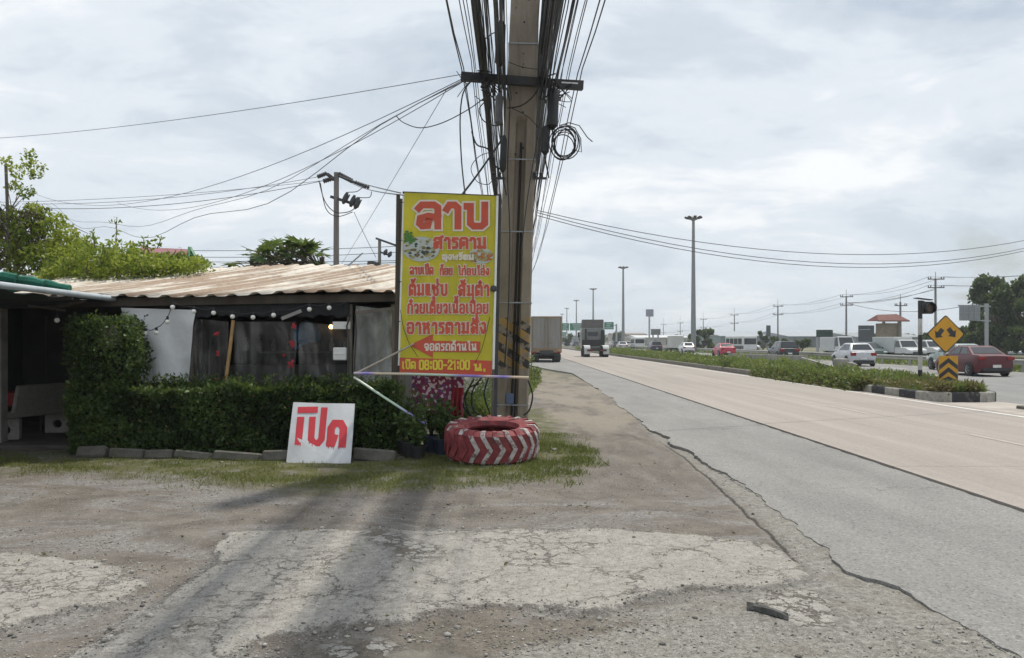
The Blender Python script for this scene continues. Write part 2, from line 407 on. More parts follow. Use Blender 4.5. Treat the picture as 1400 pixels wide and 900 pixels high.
def ground_mat():
    m, nt, N, L, b = new_mat('ground'); t = NT(nt); p = t.pos()
    big = t.noise(p, .55, 6, .6); med = t.noise(p, 2.6, 7, .62, .3); fine = t.noise(p, 22, 8, .7); grit = t.noise(p, 95, 4, .7)
    vor = t.voro(p, 55, 'F1', 'Color'); vs_ = t.sep(vor)[0]; vd = t.voro(p, 55)
    pert = t.math('MULTIPLY', t.math('SUBTRACT', t.noise(p, 9, 6, .7), .5), .22)
    pertF = t.math('MULTIPLY', t.math('SUBTRACT', t.noise(p, 30, 6, .75), .5), .13)
    pp = t.math('ADD', pert, pertF)
    def edge(name, lo, hi, k=1.0): return t.math('SUBTRACT', 1, t.smooth(t.math('ADD', t.attr(name), t.math('MULTIPLY', pp, k)), lo, hi))
    # packed dirt with grey gravel worn through in streaks along the lot
    sx = t.noise(t.map(p, scale=(.62, 1.15, 1), rot=(0, 0, .3)), 1.0, 9, .68, .9)
    sy = t.noise(t.map(p, scale=(1.5, .22, 1), rot=(0, 0, .06)), 1.2, 9, .66, .5); onx = t.smooth(t.sep(p)[0], -.3, 1.0); onx = t.math('MULTIPLY', onx, t.smooth(t.sep(p)[1], 7.5, 9.5)); mxn = N.new('ShaderNodeMix'); t.set(mxn.inputs[0], onx); t.set(mxn.inputs[2], sx); t.set(mxn.inputs[3], t.math('SUBTRACT', sy, .03)); sx = mxn.outputs[0]
    med2 = t.noise(t.map(p, scale=(1.2, .45, 1)), 2.2, 8, .65, .6); mxm = N.new('ShaderNodeMix'); t.set(mxm.inputs[0], onx); t.set(mxm.inputs[2], med); t.set(mxm.inputs[3], med2)
    dirt = t.ramp(mxm.outputs[0], [(.28, (.098, .084, .071)), (.5, (.155, .136, .117)), (.72, (.222, .197, .171))])
    gravelc = t.ramp(fine, [(.3, (.115, .11, .105)), (.5, (.205, .197, .188)), (.68, (.36, .347, .33))])
    col = t.mix(t.math('MULTIPLY', t.smooth(sx, .45, .60), t.math('SUBTRACT', .85, t.math('MULTIPLY', onx, .55))), dirt, gravelc)
    peb = t.math('MULTIPLY', t.smooth(vs_, .78, .86), t.smooth(vd, .5, .3))
    col = t.mix(t.math('MULTIPLY', peb, .55), col, t.ramp(vs_, [(.8, (.2, .19, .18)), (1, (.48, .46, .43))]))
    # far land: dusty green
    sepp = t.sep(p)
    far = t.smooth(sepp[1], 24, 60)
    farc = t.ramp(t.noise(p, .12, 6, .6), [(.35, (.10, .115, .05)), (.6, (.19, .175, .115))])
    dry = t.math('MULTIPLY', t.math('MULTIPLY', t.smooth(sepp[1], 12, 16), t.smooth(sepp[0], -.5, .6)), t.smooth(t.noise(t.map(p, scale=(1, .3, 1), loc=(7, 0, 0)), 1.1, 6, .6), .40, .55)); col = t.mix(t.math('MULTIPLY', dry, .75), col, t.ramp(fine, [(.3, (.20, .172, .135)), (.7, (.34, .305, .25))]))
    col = t.mix(far, col, farc)
    # old chip-sealed asphalt by the road
    oldc = t.ramp(fine, [(.28, (.11, .106, .094)), (.48, (.22, .211, .19)), (.7, (.36, .347, .318))])
    peb2 = t.math('MULTIPLY', t.smooth(t.sep(t.voro(p, 90, 'F1', 'Color'))[2], .62, .7), t.smooth(t.voro(p, 90), .5, .3)); oldc = t.mix(t.math('MULTIPLY', peb2, .7), oldc, t.ramp(t.sep(t.voro(p, 90, 'F1', 'Color'))[0], [(.1, (.07, .066, .06)), (.6, (.30, .288, .26)), (.9, (.46, .44, .40))]))
    oldc = t.mix(t.math('MULTIPLY', t.smooth(med, .52, .68), .5), oldc, (.155, .132, .108))
    col = t.mix(t.math('MULTIPLY', edge('old', -.1, .12, 1.5), .92), col, oldc)
    # mud
    mudc = t.ramp(fine, [(.3, (.10, .088, .073)), (.6, (.18, .158, .132)), (.8, (.32, .30, .27))])
    mud = edge('mud', -.12, .06, 1.6); col = t.mix(mud, col, mudc)
    # cement patches: pale, chipped at the rim, dirty, crazed
    ck = t.math('SUBTRACT', 1, t.smooth(t.math('ABSOLUTE', t.math('ADD', t.attr('strip'), t.math('MULTIPLY', pertF, .5))), .006, .02))
    ck = t.math('MULTIPLY', ck, t.math('MULTIPLY', t.smooth(t.sep(p)[1], 5.4, 5.8), t.smooth(t.sep(p)[1], 13.5, 12)))
    col = t.mix(t.math('MULTIPLY', ck, .85), col, (.035, .032, .028))
    pa = edge('patch', -.05, .02, 1.15)
    concc = t.ramp(t.noise(p, 17, 9, .78), [(.27, (.155, .145, .13)), (.42, (.272, .256, .231)), (.57, (.352, .333, .303)), (.75, (.46, .44, .405))])
    stain = t.smooth(t.noise(t.map(p, loc=(4, 9, 0)), 1.5, 7, .62, .5), .5, .74)
    concc = t.mix(t.math('MULTIPLY', stain, .5), concc, (.24, .222, .198))
    blot = t.smooth(t.noise(p, 6.5, 8, .7), .56, .70)
    concc = t.mix(t.math('MULTIPLY', blot, .45), concc, (.215, .195, .17))
    # exposed dark stones and pits
    pit = t.math('MULTIPLY', t.smooth(t.sep(t.voro(p, 42, 'F1', 'Color'))[1], .8, .88), t.smooth(t.voro(p, 42), .36, .2))
    concc = t.mix(t.math('MULTIPLY', pit, .62), concc, (.10, .092, .083))
    wp = N.new('ShaderNodeVectorMath'); wp.operation = 'ADD'; L.new(p, wp.inputs[0])
    wn = N.new('ShaderNodeVectorMath'); wn.operation = 'SCALE'; wn.inputs['Scale'].default_value = .55
    L.new(t.noise(p, 2.4, 7, .7, out=1), wn.inputs[0]); L.new(wn.outputs[0], wp.inputs[1])
    ce = t.voro(wp.outputs[0], 1.35, 'DISTANCE_TO_EDGE'); cf = t.voro(wp.outputs[0], 5.2, 'DISTANCE_TO_EDGE')
    cm = t.smooth(t.noise(t.map(p, loc=(2, 7, 0)), 1.1, 4, .5), .5, .63)      # where fine crazing shows
    gate = t.smooth(t.noise(t.map(p, loc=(8, 1, 0)), 2.1, 4, .5), .40, .55)
    crack = t.math('MULTIPLY', t.math('SUBTRACT', 1, t.smooth(ce, .002, .013)), gate)
    crackf = t.math('MULTIPLY', t.math('SUBTRACT', 1, t.smooth(cf, .006, .04)), cm)
    cr = t.math('MAXIMUM', crack, crackf)
    concc = t.mix(t.math('MULTIPLY', cr, .72), concc, (.085, .076, .064))
    col = t.mix(pa, col, concc)
    # broken cement crumbs
    fc = t.voro(wp.outputs[0], 7.0, 'DISTANCE_TO_EDGE'); fcol = t.sep(t.voro(wp.outputs[0], 7.0, 'F1', 'Color'))[0]
    piece = t.math('MULTIPLY', t.smooth(fc, .04, .085), t.smooth(fcol, .16, .22))
    fe = edge('frag', -.14, .0, 1.2); col = t.mix(t.math('MULTIPLY', fe, .9), col, t.ramp(fine, [(.3, (.075, .066, .054)), (.7, (.15, .133, .112))])); piece = t.math('MULTIPLY', piece, fe)
    col = t.mix(piece, col, t.ramp(fine, [(.3, (.26, .248, .226)), (.7, (.40, .385, .355))]))
    # grass roots
    gr = edge('grass', -.35, .25, 2.2)
    grc = t.ramp(fine, [(.3, (.05, .05, .024)), (.55, (.10, .105, .035)), (.75, (.19, .165, .09))])
    gr = t.math('MULTIPLY', gr, t.smooth(t.noise(p, 3.2, 6, .65), .33, .52)); gr = t.math('MULTIPLY', gr, .9)
    col = t.mix(gr, col, grc)
    pu = edge('puddle', -.04, .02, .5)
    col = t.mix(pu, col, (.15, .135, .112))
    col = t.mix(.7, col, t.ramp(grit, [(.3, .28), (.5, .5), (.7, .72)]), 'OVERLAY')
    t.set(b.inputs['Base Color'], col)
    damp = t.math('MULTIPLY', mud, t.smooth(med, .5, .62))
    rough = t.math('SUBTRACT', .95, t.math('MULTIPLY', damp, .25)); rough = t.math('SUBTRACT', rough, t.math('MULTIPLY', pu, .55))
    t.set(b.inputs['Roughness'], rough); b.inputs['Specular IOR Level'].default_value = .3
    h = t.math('ADD', t.math('MULTIPLY', fine, .7), t.math('MULTIPLY', grit, .4))
    h = t.math('ADD', h, t.math('MULTIPLY', peb, .7)); h = t.math('ADD', h, t.math('MULTIPLY', piece, .8))
    h = t.math('ADD', h, t.math('MULTIPLY', pa, 1.0)); h = t.math('SUBTRACT', h, t.math('MULTIPLY', t.math('MULTIPLY', cr, pa), 1.1))
    h = t.math('SUBTRACT', h, t.math('MULTIPLY', t.math('MULTIPLY', pit, pa), .35))
    h = t.math('MULTIPLY', h, t.math('SUBTRACT', 1, t.math('MULTIPLY', pu, .97)))
    t.set(b.inputs['Normal'], t.bump(h, .75, .016))
    return m
me.materials.append(ground_mat())
ground = tag(link('ground', me), kind='structure')

# ------------------------------------------------------------------ roads
def strip_sheet(name, xl, xr, ys, z, thick, mtl, kind='structure'):
    """a slab whose edges follow xl(y), xr(y)"""
    b = MB(); n = len(ys)
    for y in ys:
        b.v += [(xl(y), y, z), (xr(y), y, z), (xl(y), y, z - thick), (xr(y), y, z - thick)]
    for i in range(n - 1):
        a = i * 4; c = a + 4
        b.f += [(a, a + 1, c + 1, c), (a, c, c + 2, a + 2), (a + 1, a + 3, c + 3, c + 1)]; b.m += [0, 0, 0]
    o = b.build(name, mtl, loc=(0, 0, 0)); return tag(o, kind=kind)
def asphalt_mat(name, lo, mid, hi, crackamt=.5, seam=False):
    m, nt, N, L, b = new_mat(name); t = NT(nt); p = t.pos()
    fine = t.noise(p, 48, 8, .75); med = t.noise(t.map(p, scale=(1, .25, 1)), 1.3, 6, .6); 
    col = t.ramp(fine, [(.28, lo), (.5, mid), (.72, hi)])
    sp = t.sep(t.voro(p, 70, 'F1', 'Color')); col = t.mix(t.math('MULTIPLY', t.smooth(sp[0], .88, .93), .45), col, tuple(min(1, c * 1.25) for c in hi))
    col = t.mix(t.math('MULTIPLY', t.smooth(sp[1], .86, .92), .5), col, tuple(c * .45 for c in lo))
    col = t.mix(.55, col, t.ramp(med, [(.3, .36), (.5, .5), (.7, .62)]), 'OVERLAY')
    wp = N.new('ShaderNodeVectorMath'); wp.operation = 'ADD'; L.new(p, wp.inputs[0])
    wn = N.new('ShaderNodeVectorMath'); wn.operation = 'SCALE'; wn.inputs['Scale'].default_value = .5
    L.new(t.noise(p, 2.2, 7, .7, out=1), wn.inputs[0]); L.new(wn.outputs[0], wp.inputs[1])
    ce = t.voro(wp.outputs[0], .42, 'DISTANCE_TO_EDGE')
    cr = t.math('MULTIPLY', t.math('SUBTRACT', 1, t.smooth(ce, .0015, .006)), t.smooth(t.noise(p, .9, 4), .5, .6))
    col = t.mix(t.math('MULTIPLY', cr, crackamt), col, (.06, .058, .055))
    stain = t.smooth(t.noise(p, .8, 6, .6, .4), .57, .72)
    col = t.mix(t.math('MULTIPLY', stain, .3), col, tuple(c * .6 for c in mid))
    t.set(b.inputs['Base Color'], col); b.inputs['Roughness'].default_value = .9; b.inputs['Specular IOR Level'].default_value = .3
    t.set(b.inputs['Normal'], t.bump(fine, .6, .008)); return m
def road_mat():
    m, nt, N, L, b = new_mat('road_concrete'); t = NT(nt); p = t.pos(); s = t.sep(p)
    col = t.ramp(t.noise(p, 30, 7, .7), [(.28, (.265, .234, .208)), (.5, (.32, .286, .257)), (.72, (.38, .342, .31))])
    st = t.noise(t.map(p, scale=(1.6, .07, 1)), 1.1, 6, .6)
    col = t.mix(.6, col, t.ramp(st, [(.3, .36), (.5, .5), (.7, .60)]), 'OVERLAY')
    bl = t.smooth(t.noise(p, .7, 6, .62, .4), .55, .74); col = t.mix(t.math('MULTIPLY', bl, .22), col, (.27, .235, .21))
    for xt, wd, am in ((5.55, .34, .22), (7.0, .34, .22), (6.28, .3, .16), (8.55, .36, .22), (9.95, .34, .2), (9.25, .3, .14)):
        dd = t.math('ABSOLUTE', t.math('SUBTRACT', t.math('ADD', s[0], t.math('MULTIPLY', t.math('SUBTRACT', t.noise(t.map(p, scale=(1, .12, 1)), 1, 3), .5), .5)), xt))
        col = t.mix(t.math('MULTIPLY', t.math('MULTIPLY', t.smooth(dd, wd, wd * .2), am), t.smooth(st, .25, .65)), col, (.22, .19, .168))
    jf = t.math('FRACT', t.math('DIVIDE', t.math('ADD', s[1], t.math('MULTIPLY', t.noise(p, 3, 4), .05)), 10.0))
    j = t.math('LESS_THAN', jf, .0032)
    lj = t.math('LESS_THAN', t.math('ABSOLUTE', t.math('SUBTRACT', s[0], t.math('ADD', 7.78, t.math('MULTIPLY', t.noise(p, 4, 4), .03)))), .012)
    col = t.mix(t.math('MULTIPLY', t.math('MAXIMUM', j, lj), .55), col, (.13, .115, .10))
    sp = t.smooth(t.sep(t.voro(p, 9, 'F1', 'Color'))[0], .965, .98); d = t.smooth(t.voro(p, 9), .3, .15)
    col = t.mix(t.math('MULTIPLY', t.math('MULTIPLY', sp, d), .5), col, (.15, .13, .11))
    t.set(b.inputs['Base Color'], col); b.inputs['Roughness'].default_value = .85; b.inputs['Specular IOR Level'].default_value = .35
    t.set(b.inputs['Normal'], t.bump(t.noise(p, 40, 6, .7), .35, .006)); return m
def edge_x(y): return float(edge_base(y))
ysh = list(np.arange(1.0, 24, .05)) + list(np.arange(24, 70, .5)) + [80, 100, 150, 250, 420, 700]
seam = lambda y: 4.70 + (float(vnoise(np.array([y * 5.]), np.array([2.]), 4)[0]) - .5) * .035 if y < 40 else 4.70
M_ASPH = asphalt_mat('shoulder_asphalt', (.165, .161, .154), (.238, .232, .222), (.32, .312, .30))
strip_sheet('road_shoulder', edge_x, seam, ysh, .032, .14, M_ASPH)
M_ROAD = road_mat()
strip_sheet('road', lambda y: 4.735, lambda y: 10.85, [-20, 0, 20, 60, 150, 300, 700], .05, .17, M_ROAD)
M_LINE = mat('road_paint', (.66, .65, .62), .7, .1, 12, dirt=(.42, .37, .32), dirt_amt=.8)
M_LINEW = mat('worn_paint', (.40, .36, .325), .8, .1, 9, dirt=(.34, .30, .265), dirt_amt=1)
b = MB()
b.quad((10.42, -15, 0.0545), (10.54, -15, 0.0545), (10.54, 500, 0.0545), (10.42, 500, 0.0545))
tag(b.build('road_edge_line', M_LINE, loc=(0, 0, 0)), kind='structure')
b = MB()
for k in range(26):
    y = 5.2 + k * 6.0
    b.quad((7.58, y, 0.0545), (7.68, y, 0.0545), (7.68, y + 2.2, 0.0545), (7.58, y + 2.2, 0.0545))
tag(b.build('road_lane_line', M_LINEW, loc=(0, 0, 0)), kind='structure')
M_HWY = asphalt_mat('highway_asphalt', (.16, .158, .153), (.225, .222, .217), (.29, .287, .28), .3)
strip_sheet('highway', lambda y: 12.9, lambda y: 26.2, [-20, 0, 20, 60, 150, 300, 700], .0, .12, M_HWY)
b = MB()
for x, y0, y1 in ((15.7, -10, 22), (25.9, -10, 500)):
    b.quad((x, y0, .0045), (x + .13, y0, .0045), (x + .13, y1, .0045), (x, y1, .0045))
for x in (19.6, 22.8):
    for k in range(24):
        y = 26 + k * 9.0 + (x - 19) * .7
        b.quad((x, y, .0045), (x + .13, y, .0045), (x + .13, y + 3.4, .0045), (x, y + 3.4, .0045))
tag(b.build('highway_lane_line', M_LINE, loc=(0, 0, 0)), kind='structure')
M_CONC = mat('concrete', (.36, .34, .31), .88, .18, 5, dirt=(.17, .155, .135), dirt_amt=.6, bump=.4)
b = MB(); b.box((11.9, 8, -.045), (1.98, 60, .1)); 
tag(b.build('apron', mat('apron_concrete', (.40, .36, .32), .9, .2, 2.5, dirt=(.2, .175, .15), dirt_amt=.6, bump=.3), loc=(11.9, 8, 0)), kind='structure')
strip_sheet('far_road', lambda y: 30.0, lambda y: 43.0, [-20, 20, 60, 150, 300, 700], .0, .1, M_HWY)

# median island: kerb painted black and white at its nose, soil inside
ISL = [(10.95, 460), (10.95, 22.0), (11.05, 21.4), (11.35, 21.15), (12.45, 21.1), (12.85, 21.35), (13.2, 22.4), (14.6, 29), (15.4, 36), (15.6, 60), (15.6, 460)]
def kerb_mat():
    m, nt, N, L, bb = new_mat('painted_kerb'); t = NT(nt); p = t.pos(); s = t.sep(p)
    # stripes run along the kerb: use y on the long side, x on the nose
    u = t.math('ADD', t.math('MULTIPLY', s[1], .8), s[0])
    st = t.math('GREATER_THAN', t.math('FRACT', t.math('MULTIPLY', u, .72)), .5)
    pw = t.smooth(s[1], 26.5, 24.5)
    white = t.ramp(t.noise(p, 8, 7, .7), [(.35, (.22, .21, .185)), (.65, (.40, .38, .335))])
    base = t.ramp(t.noise(p, 5, 7, .7), [(.35, (.12, .11, .095)), (.65, (.24, .22, .19))])
    col = t.mix(st, white, (.030, .031, .035)); col = t.mix(pw, base, col)
    col = t.mix(t.math('MULTIPLY', t.smooth(t.noise(p, 6, 7, .7), .55, .68), .7), col, (.2, .18, .15))
    t.set(bb.inputs['Base Color'], col); bb.inputs['Roughness'].default_value = .8
    t.set(bb.inputs['Normal'], t.bump(t.noise(p, 14, 6), .5, .02)); return m
b = MB()
def inset(poly, d):
    c = []; n = len(poly)
    for i in range(n):
        p0 = Vector(poly[i - 1]); p1 = Vector(poly[i]); p2 = Vector(poly[(i + 1) % n])
        n1 = (p1 - p0).normalized(); n2 = (p2 - p1).normalized()
        nn = Vector((-(n1.y + n2.y), n1.x + n2.x)).normalized()
        c.append(tuple(p1 + nn * d))
    return c
ISI = inset(ISL, .2)
n = len(ISL)
for i in range(n):
    j = (i + 1) % n
    a0, a1, c0, c1 = ISL[i], ISL[j], ISI[i], ISI[j]
    segs = max(1, int((Vector(a1) - Vector(a0)).length / 1.0)) if max(a0[1], a1[1]) < 80 else 1
    H = .27
    b.add([(*a0, -.1), (*a1, -.1), (*a1, H - .03), (*a0, H - .03)], [(0, 1, 2, 3)])
    a0b = tuple(Vector(a0).lerp(Vector(c0), .15)); a1b = tuple(Vector(a1).lerp(Vector(c1), .15))
    b.add([(*a0, H - .03), (*a1, H - .03), (*a1b, H), (*a0b, H)], [(0, 1, 2, 3)])
    b.add([(*a0b, H), (*a1b, H), (*c1, H), (*c0, H)], [(0, 1, 2, 3)])
    b.add([(*c0, H), (*c1, H), (*c1, 0), (*c0, 0)], [(0, 1, 2, 3)])
tag(b.build('kerb', kerb_mat(), loc=(0, 0, 0)), kind='structure')
b = MB(); b.add([(x, y, .22) for x, y in ISI], [tuple(range(n))])
tag(b.build('median', mat('median_soil', (.085, .08, .045), .95, .4, 2.5), loc=(0, 0, 0)), kind='structure')

# ------------------------------------------------------------------ lettering: stroke glyphs for the Thai signs
_arch = [(0, 0), (0, .86), (.13, 1), (.53, 1), (.66, .86), (.66, 0)]
_ustem = [(0, .94), (.13, .94), (.13, .13), (.25, 0), (.55, 0), (.67, .13), (.67, 1)]
GL = {
 'ก': (.64, [[(.02, 0), (.02, .56), (.13, .66), (.0, .78), (.12, 1), (.5, 1), (.64, .87), (.64, 0)]]),
 'ถ': (.66, [[(.24, .05), (.02, .05), (.02, .56), (.13, .66), (.0, .78), (.12, 1), (.52, 1), (.66, .87), (.66, 0)]]),
 'ค': (.66, [_arch, [(.02, .22), (.32, .30), (.32, .58)]]),
 'ด': (.66, [_arch, [(.02, .07), (.28, .10), (.28, .48)]]),
 'ต': (.68, [[(0, 0), (0, .86), (.13, 1), (.27, 1), (.34, .84), (.41, 1), (.55, 1), (.68, .86), (.68, 0)], [(.02, .07), (.29, .10), (.29, .45)]]),
 'ง': (.5, [[(.0, .52), (.2, .02), (.36, .02), (.5, .16), (.5, .86), (.38, 1), (.2, .96)]]),
 'จ': (.62, [[(.02, .82), (.15, 1), (.49, 1), (.62, .86), (.62, .14), (.5, 0), (.3, .04), (.3, .5), (.06, .5)]]),
 'ซ': (.72, [[(.0, .62), (.0, .94), (.17, .94), (.17, .13), (.28, 0), (.53, 0), (.64, .13), (.64, .55), (.46, .7), (.74, 1.05)]]),
 'น': (.72, [[(0, .94), (.13, .94), (.13, .07), (.72, .07)], [(.62, 1), (.62, .2)], [(.13, .1), (.45, .34), (.62, .2)]]),
 'บ': (.67, [_ustem]),
 'ป': (.67, [[(0, .94), (.13, .94), (.13, .13), (.25, 0), (.55, 0), (.67, .13), (.67, 1.36)]]),
 'พ': (.78, [[(.0, 1), (.12, .02), (.2, .02), (.39, .72), (.58, .02), (.66, .02), (.78, 1)]]),
 'ม': (.70, [[(0, .94), (.14, .94), (.14, .0)], [(.0, .08), (.66, .08)], [(.64, 1), (.64, .02)]]),
 'ย': (.62, [[(.2, .62), (.02, .62), (.02, .95), (.16, .95)], [(.02, .62), (.02, .12), (.14, 0), (.5, 0), (.62, .13), (.62, 1)]]),
 'ร': (.46, [[(.08, .03), (.34, .03), (.44, .14), (.44, .48), (.34, .6), (.1, .66), (.02, .76), (.06, .96), (.46, .96)]]),
 'ล': (.70, [[(.0, .84), (.12, 1), (.58, 1), (.72, .88), (.72, 0)], [(.72, .40), (.36, .47), (.06, .36), (.03, .12), (.13, .0), (.34, .02), (.38, .2)]]),
 'ส': (.72, [[(.02, .8), (.14, 1), (.52, 1), (.66, .86), (.66, 0)], [(.66, .5), (.26, .58), (.03, .44), (.03, .12), (.14, .0), (.30, .08), (.30, .3)], [(.48, .92), (.78, 1.16)]]),
 'ว': (.5, [[(.02, .82), (.14, 1), (.37, 1), (.5, .87), (.5, .13), (.4, 0), (.24, .04), (.22, .3)]]),
 'ห': (.72, [[(0, .94), (.13, .94), (.13, 0)], [(.13, .32), (.5, .62), (.68, .82), (.58, 1), (.44, .9)], [(.48, .62), (.64, .45), (.64, 0)]]),
 'อ': (.64, [[(.0, .82), (.12, 1), (.5, 1), (.64, .86), (.64, .14), (.52, 0), (.14, 0), (.02, .12), (.02, .48), (.24, .52)]]),
 'า': (.44, [[(.02, .8), (.12, 1), (.32, 1), (.44, .86), (.44, 0)]]),
 'เ': (.2, [[(.04, 1), (.04, .1), (.2, .02)]]),
 'แ': (.5, [[(.04, 1), (.04, .1), (.18, .02)], [(.36, 1), (.36, .1), (.5, .02)]]),
 'โ': (.40, [[(.4, 1.46), (.08, 1.46), (.08, 1.26), (.3, 1.18), (.3, .1), (.42, .02)]]),
 'ไ': (.36, [[(.0, 1.46), (.06, 1.24), (.22, 1.4), (.26, 1.2), (.26, .1), (.38, .02)]]),
 'ใ': (.36, [[(.16, 1.22), (.02, 1.3), (.1, 1.48), (.26, 1.4), (.26, .1), (.38, .02)]]),
 ' ': (.42, []), '.': (.16, [[(.08, -.04), (.08, .13)]]), ':': (.2, [[(.1, .1), (.1, .28)], [(.1, .66), (.1, .84)]]), '-': (.4, [[(.04, .46), (.38, .46)]]),
 '0': (.58, [[(.29, 0), (.1, 0), (0, .14), (0, .86), (.1, 1), (.48, 1), (.58, .86), (.58, .14), (.48, 0), (.29, 0)]]),
 '8': (.58, [[(.29, 0), (.1, 0), (0, .14), (0, .4), (.1, .52), (.48, .52), (.58, .4), (.58, .14), (.48, 0), (.29, 0)], [(.08, .52), (.03, .64), (.03, .88), (.12, 1), (.46, 1), (.55, .88), (.55, .64), (.5, .52)]]),
 '1': (.34, [[(.0, .78), (.24, 1), (.24, 0)]]),
 '2': (.56, [[(.0, .8), (.1, 1), (.46, 1), (.56, .86), (.56, .62), (.0, .1), (.0, .03), (.58, .03)]]),
}
UP = {'ิ': [[(-.5, 1.2), (-.42, 1.36), (-.16, 1.36), (-.06, 1.2), (-.5, 1.2)]],
      'ี': [[(-.5, 1.2), (-.42, 1.36), (-.2, 1.36), (-.06, 1.2), (-.5, 1.2)], [(-.04, 1.18), (-.04, 1.5)]],
      'ื': [[(-.5, 1.2), (-.42, 1.36), (-.26, 1.36), (-.06, 1.2), (-.5, 1.2)], [(-.2, 1.3), (-.2, 1.5)], [(-.04, 1.18), (-.04, 1.5)]],
      'ั': [[(-.52, 1.42), (-.48, 1.2), (-.3, 1.22), (-.02, 1.46)]],
      '็': [[(-.5, 1.2), (-.5, 1.38), (-.3, 1.3), (-.1, 1.3), (-.1, 1.2)], [(-.5, 1.4), (-.2, 1.42), (-.02, 1.56)]]}
TONE = {'่': [[(-.12, 1.2), (-.12, 1.52)]], '้': [[(-.42, 1.48), (-.34, 1.24), (-.2, 1.26), (-.02, 1.54)]], '๋': [[(-.36, 1.36), (-.02, 1.36)], [(-.19, 1.2), (-.19, 1.52)]]}
LOW = {'ุ': [[(-.16, -.16), (-.06, -.16), (-.06, -.48)]]}
def layout(text, gap=.30):
    x = 0; out = []; w = 0; raised = False; base_tall = False
    for ch in text:
        if ch in GL:
            w, st = GL[ch]; out += [[(x + a, c) for a, c in s_] for s_ in st]; x += w + gap; raised = False; base_tall = ch == 'ป'
        elif ch == 'ำ':
            e = x - gap
            out.append([(e - .2, 1.2), (e - .32, 1.32), (e - .2, 1.44), (e - .08, 1.32), (e - .2, 1.2)])
            w, st = GL['า']; out += [[(x + a, c) for a, c in s_] for s_ in st]; x += w + gap
        else:
            e = x - gap - (.14 if base_tall else 0)
            if ch in UP: st = UP[ch]; dy = 0; raised = True
            elif ch in TONE: st = TONE[ch]; dy = .36 if raised else 0
            else: st = LOW[ch]; dy = 0
            out += [[(e + a, c + dy) for a, c in s_] for s_ in st]
    return out, x - gap
def ribbon(pts, w):
    """2-D mitred band round a polyline: list of (left, right)"""
    P2 = [Vector(p) for p in pts]; k = len(P2); res = []
    closed = (P2[0] - P2[-1]).length < 1e-6
    for i, p in enumerate(P2):
        d0 = (p - P2[i - 1]).normalized() if i > 0 else ((P2[-1] - P2[-2]).normalized() if closed else None)
        d1 = (P2[i + 1] - p).normalized() if i < k - 1 else ((P2[1] - P2[0]).normalized() if closed else None)
        if d0 is None: d0 = d1; p = p - d1 * w * .5
        if d1 is None: d1 = d0; p = p + d0 * w * .5
        n0 = Vector((-d0.y, d0.x)); n1 = Vector((-d1.y, d1.x)); nn = n0 + n1
        if nn.length < .25: nn = n0
        nn.normalize(); k_ = min(1.5, 1 / max(.4, nn.dot(n0)))
        res.append((p + nn * w * .5 * k_, p - nn * w * .5 * k_))
    return res
def lettering(mb, text, x0, x1, y0, y1, sw, f, depth, mi=0, gap=.30, slant=0.0):
    """write text into the box; f(x, y, d) -> 3-D where d is the height above the board"""
    st, W = layout(text, gap); kx = (x1 - x0) / W; ky = (y1 - y0)
    for i, s_ in enumerate(st):
        rb = ribbon([(x0 + a * kx + c * ky * slant, y0 + c * ky) for a, c in s_], sw); d = depth + i * .00006
        vv = []
        for l, r_ in rb: vv += [f(l.x, l.y, d), f(r_.x, r_.y, d)]
        mb.add(vv, [(2 * q, 2 * q + 1, 2 * q + 3, 2 * q + 2) for q in range(len(rb) - 1)], mi)

# ------------------------------------------------------------------ roadside food hut
M_DARKW = mat('old_dark_timber', (.075, .062, .05), .85, .35, 4, streak=(1, 1, .2), bump=.4)
M_WOODG = mat('grey_weathered_timber', (.17, .15, .125), .9, .3, 6, dirt=(.07, .06, .05), bump=.5, streak=(1, 1, .2))
M_STEEL = mat('dull_steel', (.33, .35, .36), .45, .15, 8, metal=.7, dirt=(.18, .12, .08), dirt_amt=.4)
M_DSTEEL = mat('dark_steel', (.06, .062, .065), .55, .2, 8, metal=.4, dirt=(.12, .09, .07), dirt_amt=.3)
M_BLACK = mat('black_rubber', (.018, .018, .019), .55, .25, 10)
M_CABLE = mat('cable_black', (.016, .016, .018), .5, .2, 10)
M_WHITEP = mat('white_plastic', (.72, .72, .69), .45, .08, 5, dirt=(.4, .37, .31), dirt_amt=.5)
M_BULB = mat('frosted_bulb', (.85, .84, .78), .25, .05, 5)
M_LIT = mat('lit_bulb', (1, .55, .16), .3, 0, 5, emit=9)
M_WALLD = mat('shade_toned_wall', (.05, .047, .043), .9, .4, 2.5, dirt=(.09, .075, .06), bump=.2)  # near-black board colour stands in for the unlit hut and porch interior
M_FLOORD = mat('swept_earth_floor', (.10, .09, .078), .9, .3, 3)

